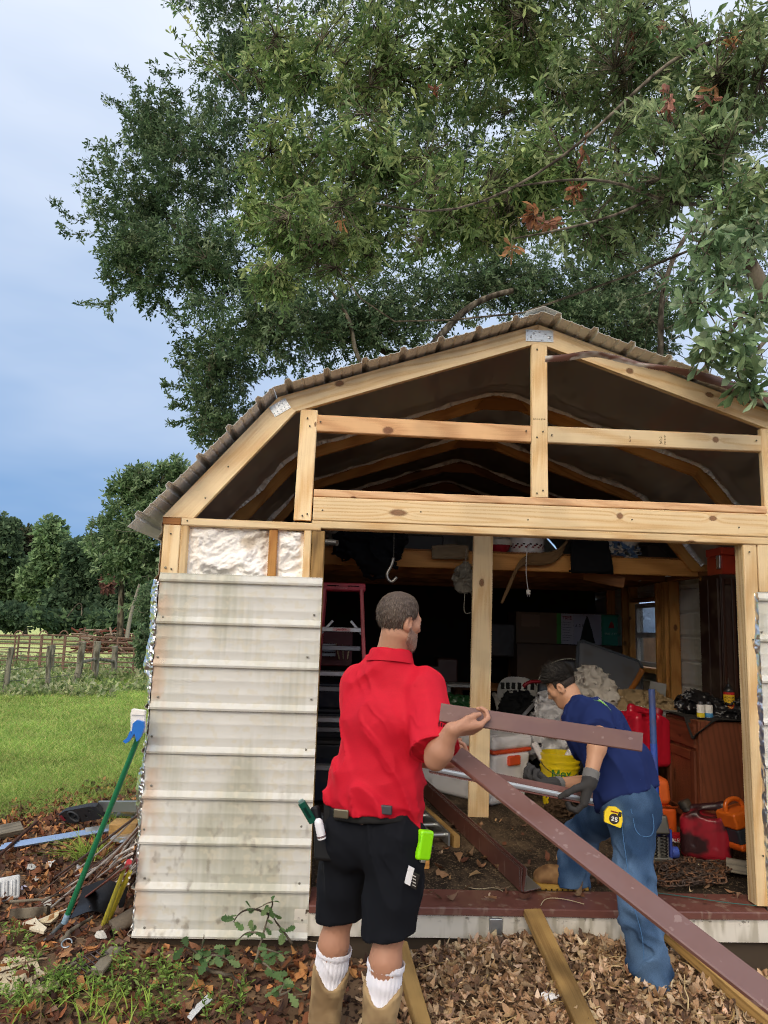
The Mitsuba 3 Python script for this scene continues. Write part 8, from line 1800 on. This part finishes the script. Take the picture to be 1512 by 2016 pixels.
# young oaks at the foot of the siding
def lobed(base, d, nrm, L, rng, mb, col):
    d = unit(d); s = unit(np.cross(d, nrm)); n = np.cross(s, d); prof = [(0, .02), (.15, .06), (.3, .22), (.38, .12), (.5, .30), (.58, .16), (.72, .34), (.80, .22), (.92, .20), (1.0, .03)]
    c = [base+d*L*x-n*L*.12*x*x for x, w in prof]; A = [q+s*L*w*.8+n*L*w*.15 for q, (x, w) in zip(c, prof)]; Bp = [q-s*L*w*.8+n*L*w*.15 for q, (x, w) in zip(c, prof)]; m = len(prof)
    v = np.vstack([c, A, Bp]); f = []
    for i in range(m-1): f += [[i, i+1, m+i+1], [i, m+i+1, m+i], [i, 2*m+i+1, i+1], [i, 2*m+i, 2*m+i+1]]
    mb.add(v, f, np.tile(col, (len(v), 1)))
def sapling(label, stems, leaves, seed, L=.052):
    rng = np.random.default_rng(seed); k = thing('oak_sapling', label, 'sapling'); mb = MB(); nodes = []
    for s_ in stems: p = bez(s_, 14); tube(mb, p, np.linspace(.006, .0018, 14), 6, '57483a'); nodes += list(p[3:])
    put('stem', mb, 'bark', k, True)
    for i in range(leaves):
        p = nodes[rng.integers(len(nodes))]; mb = MB(); d = norm(rnd_unit(1, rng)*[1, 1, .5]+[0, -.3, -.15])[0]; col = np.array(lin(['5f7a4e', '6b865a', '536f48', '7d9464'][rng.integers(4)]))*rng.uniform(.8, 1.2); lobed(p, d, unit(V(0, -.6, .8)+.4*rng.normal(size=3)), L*rng.uniform(.7, 1.25), rng, mb, col); put('leaf', mb, 'leafy', k, True)
S = lambda *a: [at(x, y, D) for x, y, D in a]
sapling('taller oak sapling with drooping lobed leaves standing before the siding', [S((500, 1905, 3.50), (515, 1850, 3.54), (530, 1800, 3.58), (537, 1776, 3.56), (520, 1782, 3.5), (490, 1795, 3.48)), S((575, 1858, 3.6), (555, 1830, 3.6), (538, 1805, 3.58), (532, 1785, 3.57)), S((528, 1800, 3.57), (500, 1790, 3.55), (470, 1800, 3.52), (460, 1815, 3.5)), S((510, 1865, 3.52), (535, 1872, 3.45), (560, 1880, 3.42)), S((505, 1890, 3.5), (530, 1905, 3.42), (545, 1925, 3.38)), S((520, 1840, 3.54), (480, 1840, 3.5), (470, 1850, 3.5))], 48, 91)
sapling('low oak sapling with broad lobed leaves below the siding', [S((395, 1890, 3.45), (398, 1865, 3.48), (402, 1840, 3.5)), S((396, 1885, 3.45), (375, 1868, 3.44), (355, 1862, 3.43)), S((396, 1885, 3.45), (425, 1868, 3.46), (445, 1862, 3.45)), S((396, 1885, 3.45), (440, 1885, 3.4), (452, 1892, 3.4))], 24, 92, .062)
sapling('small oak seedling in the litter right of the low sapling', [S((548, 1960, 3.2), (555, 1945, 3.2), (560, 1935, 3.2)), S((548, 1960, 3.2), (570, 1950, 3.18), (580, 1940, 3.2))], 9, 93, .055)
def tuft(label, px, n, L, seed, cols, lean=(0, 0, 0), spread=.6, w=.003):
    rng = np.random.default_rng(seed); mb = MB(); b = G(*px)
    for i in range(n):
        p = b+rng.normal(size=3)*[.05, .05, 0]; d = norm((rnd_unit(1, rng)*[spread, spread, 0]+[0, 0, .8]+np.array(lean))[None])[0][0] if False else unit(rnd_unit(1, rng)[0]*[spread, spread, .1]+V(0, 0, .75)+V(*lean)); l = L*rng.uniform(.5, 1.2); t = np.linspace(0, 1, 6)[:, None]
        c = p+d*l*t+V(0, 0, -1)*l*.35*t**2.2+norm(d*[1, 1, 0])*l*.25*t**2; s = unit(np.cross(d, V(0, 0, 1)+.1*rng.normal(size=3))); wv = w*(1-t**2*.95); P = np.stack([c-s*wv, c+s*wv], 1); grid_mesh(mb, P, np.tile(np.array(lin(cols[i % len(cols)]))*rng.uniform(.8, 1.2), (12, 1)))
    return put('grass_tuft', mb, 'leafy', None, True, label, 'grass tuft')
GR_ = ['8fae4c', 'a3bd58', '7a9a42', 'b3c46a']
tuft('large bright grass tuft behind the green pole', (178, 1690), 110, .27, 1, GR_, (-.35, -.1, -.1), .7)
tuft('thin grass tuft growing against the lower shed corner', (238, 1640), 60, .30, 2, GR_, (0, -.05, .1), .5)
tuft('grass tuft at the bottom edge below the litter', (185, 2005), 34, .17, 3, GR_, (0, 0, .1), .5)
tuft('second grass tuft at the bottom edge, further right', (250, 2012), 26, .14, 4, GR_, (0, 0, .1), .5)
tuft('grass tuft at the bottom left corner', (60, 2000), 26, .14, 5, GR_, (0, 0, .1), .6)
def weeds():
    rng = np.random.default_rng(44); mb = MB(); n = 0
    for (x, y, s, m) in ((30, 1980, 40, 26), (120, 1965, 45, 30), (60, 1900, 25, 10), (150, 1930, 30, 16), (210, 1960, 40, 24), (45, 1855, 25, 12), (300, 1990, 40, 20), (345, 1945, 30, 14), (330, 1915, 25, 12), (265, 1930, 30, 12), (420, 2000, 40, 14), (230, 1895, 30, 10), (470, 1975, 30, 8), (20, 1600, 40, 16), (60, 1590, 30, 12)):
        for i in range(m):
            b = G(x+s*rng.normal()*.6, y+s*.4*rng.normal()); h = rng.uniform(.03, .10); d = unit(V(0, 0, 1)+.4*rng.normal(size=3)); k = rng.integers(5, 10); p = b+d*h*np.linspace(.2, 1, k)[:, None]; tube(mb, [b, b+d*h], .0012, 3, '6f8748', False)
            bb = leaf_arrays(p, norm(rnd_unit(k, rng)*[1, 1, .4]+[0, 0, .35]), norm(rnd_unit(k, rng)*.6+[0, 0, 1]), rng.uniform(.015, .034, k), rng.uniform(.006, .014, k), palette(k, ['7d9a4e', '8fae58', '6b8a44', 'a0b768'], rng), 'quad'); mb.add(*bb)
    put('weed_seedlings', mb, 'leafy', None, False, 'small green weeds sprouting through the leaf litter', 'weeds', kind='stuff')
weeds()
# thin cord lying over the sill
mb = MB(); tube(mb, bez([atz(1295, 1758, FZ+.012), atz(1370, 1768, FZ+.012), atz(1440, 1778, FZ+.012), atz(1490, 1783, FZ+.014)], 20), .0022, 5, '3e6660'); item('twine', mb, 'matte', 'thin bluish green twine lying along the door sill', 'twine', True)
for i, px in enumerate(([(916, 1744), (940, 1750), (975, 1748), (990, 1755)], [(1065, 1782), (1085, 1768), (1110, 1770), (1150, 1780)])):
    mb = MB(); tube(mb, bez([atz(a, b, FZ+.010) for a, b in px], 14), .0018, 5, 'b3a488'); item('straw', mb, 'matte', ['pale straw lying on the brown sill left of the angle trims', 'pale straw hanging over the edge of the brown sill'][i], 'straw', True)
fallen(240, (-0.1, 1.95, 3.75, 5.3), TAN[4:]+RED[:4], 77, 'floor_leaves', 'few dry leaves scattered over the shed floor', .055, .006, lambda x, y, r: r.random(len(x)) < .75, lambda x, y: np.zeros(np.shape(x))+FZ+.006)
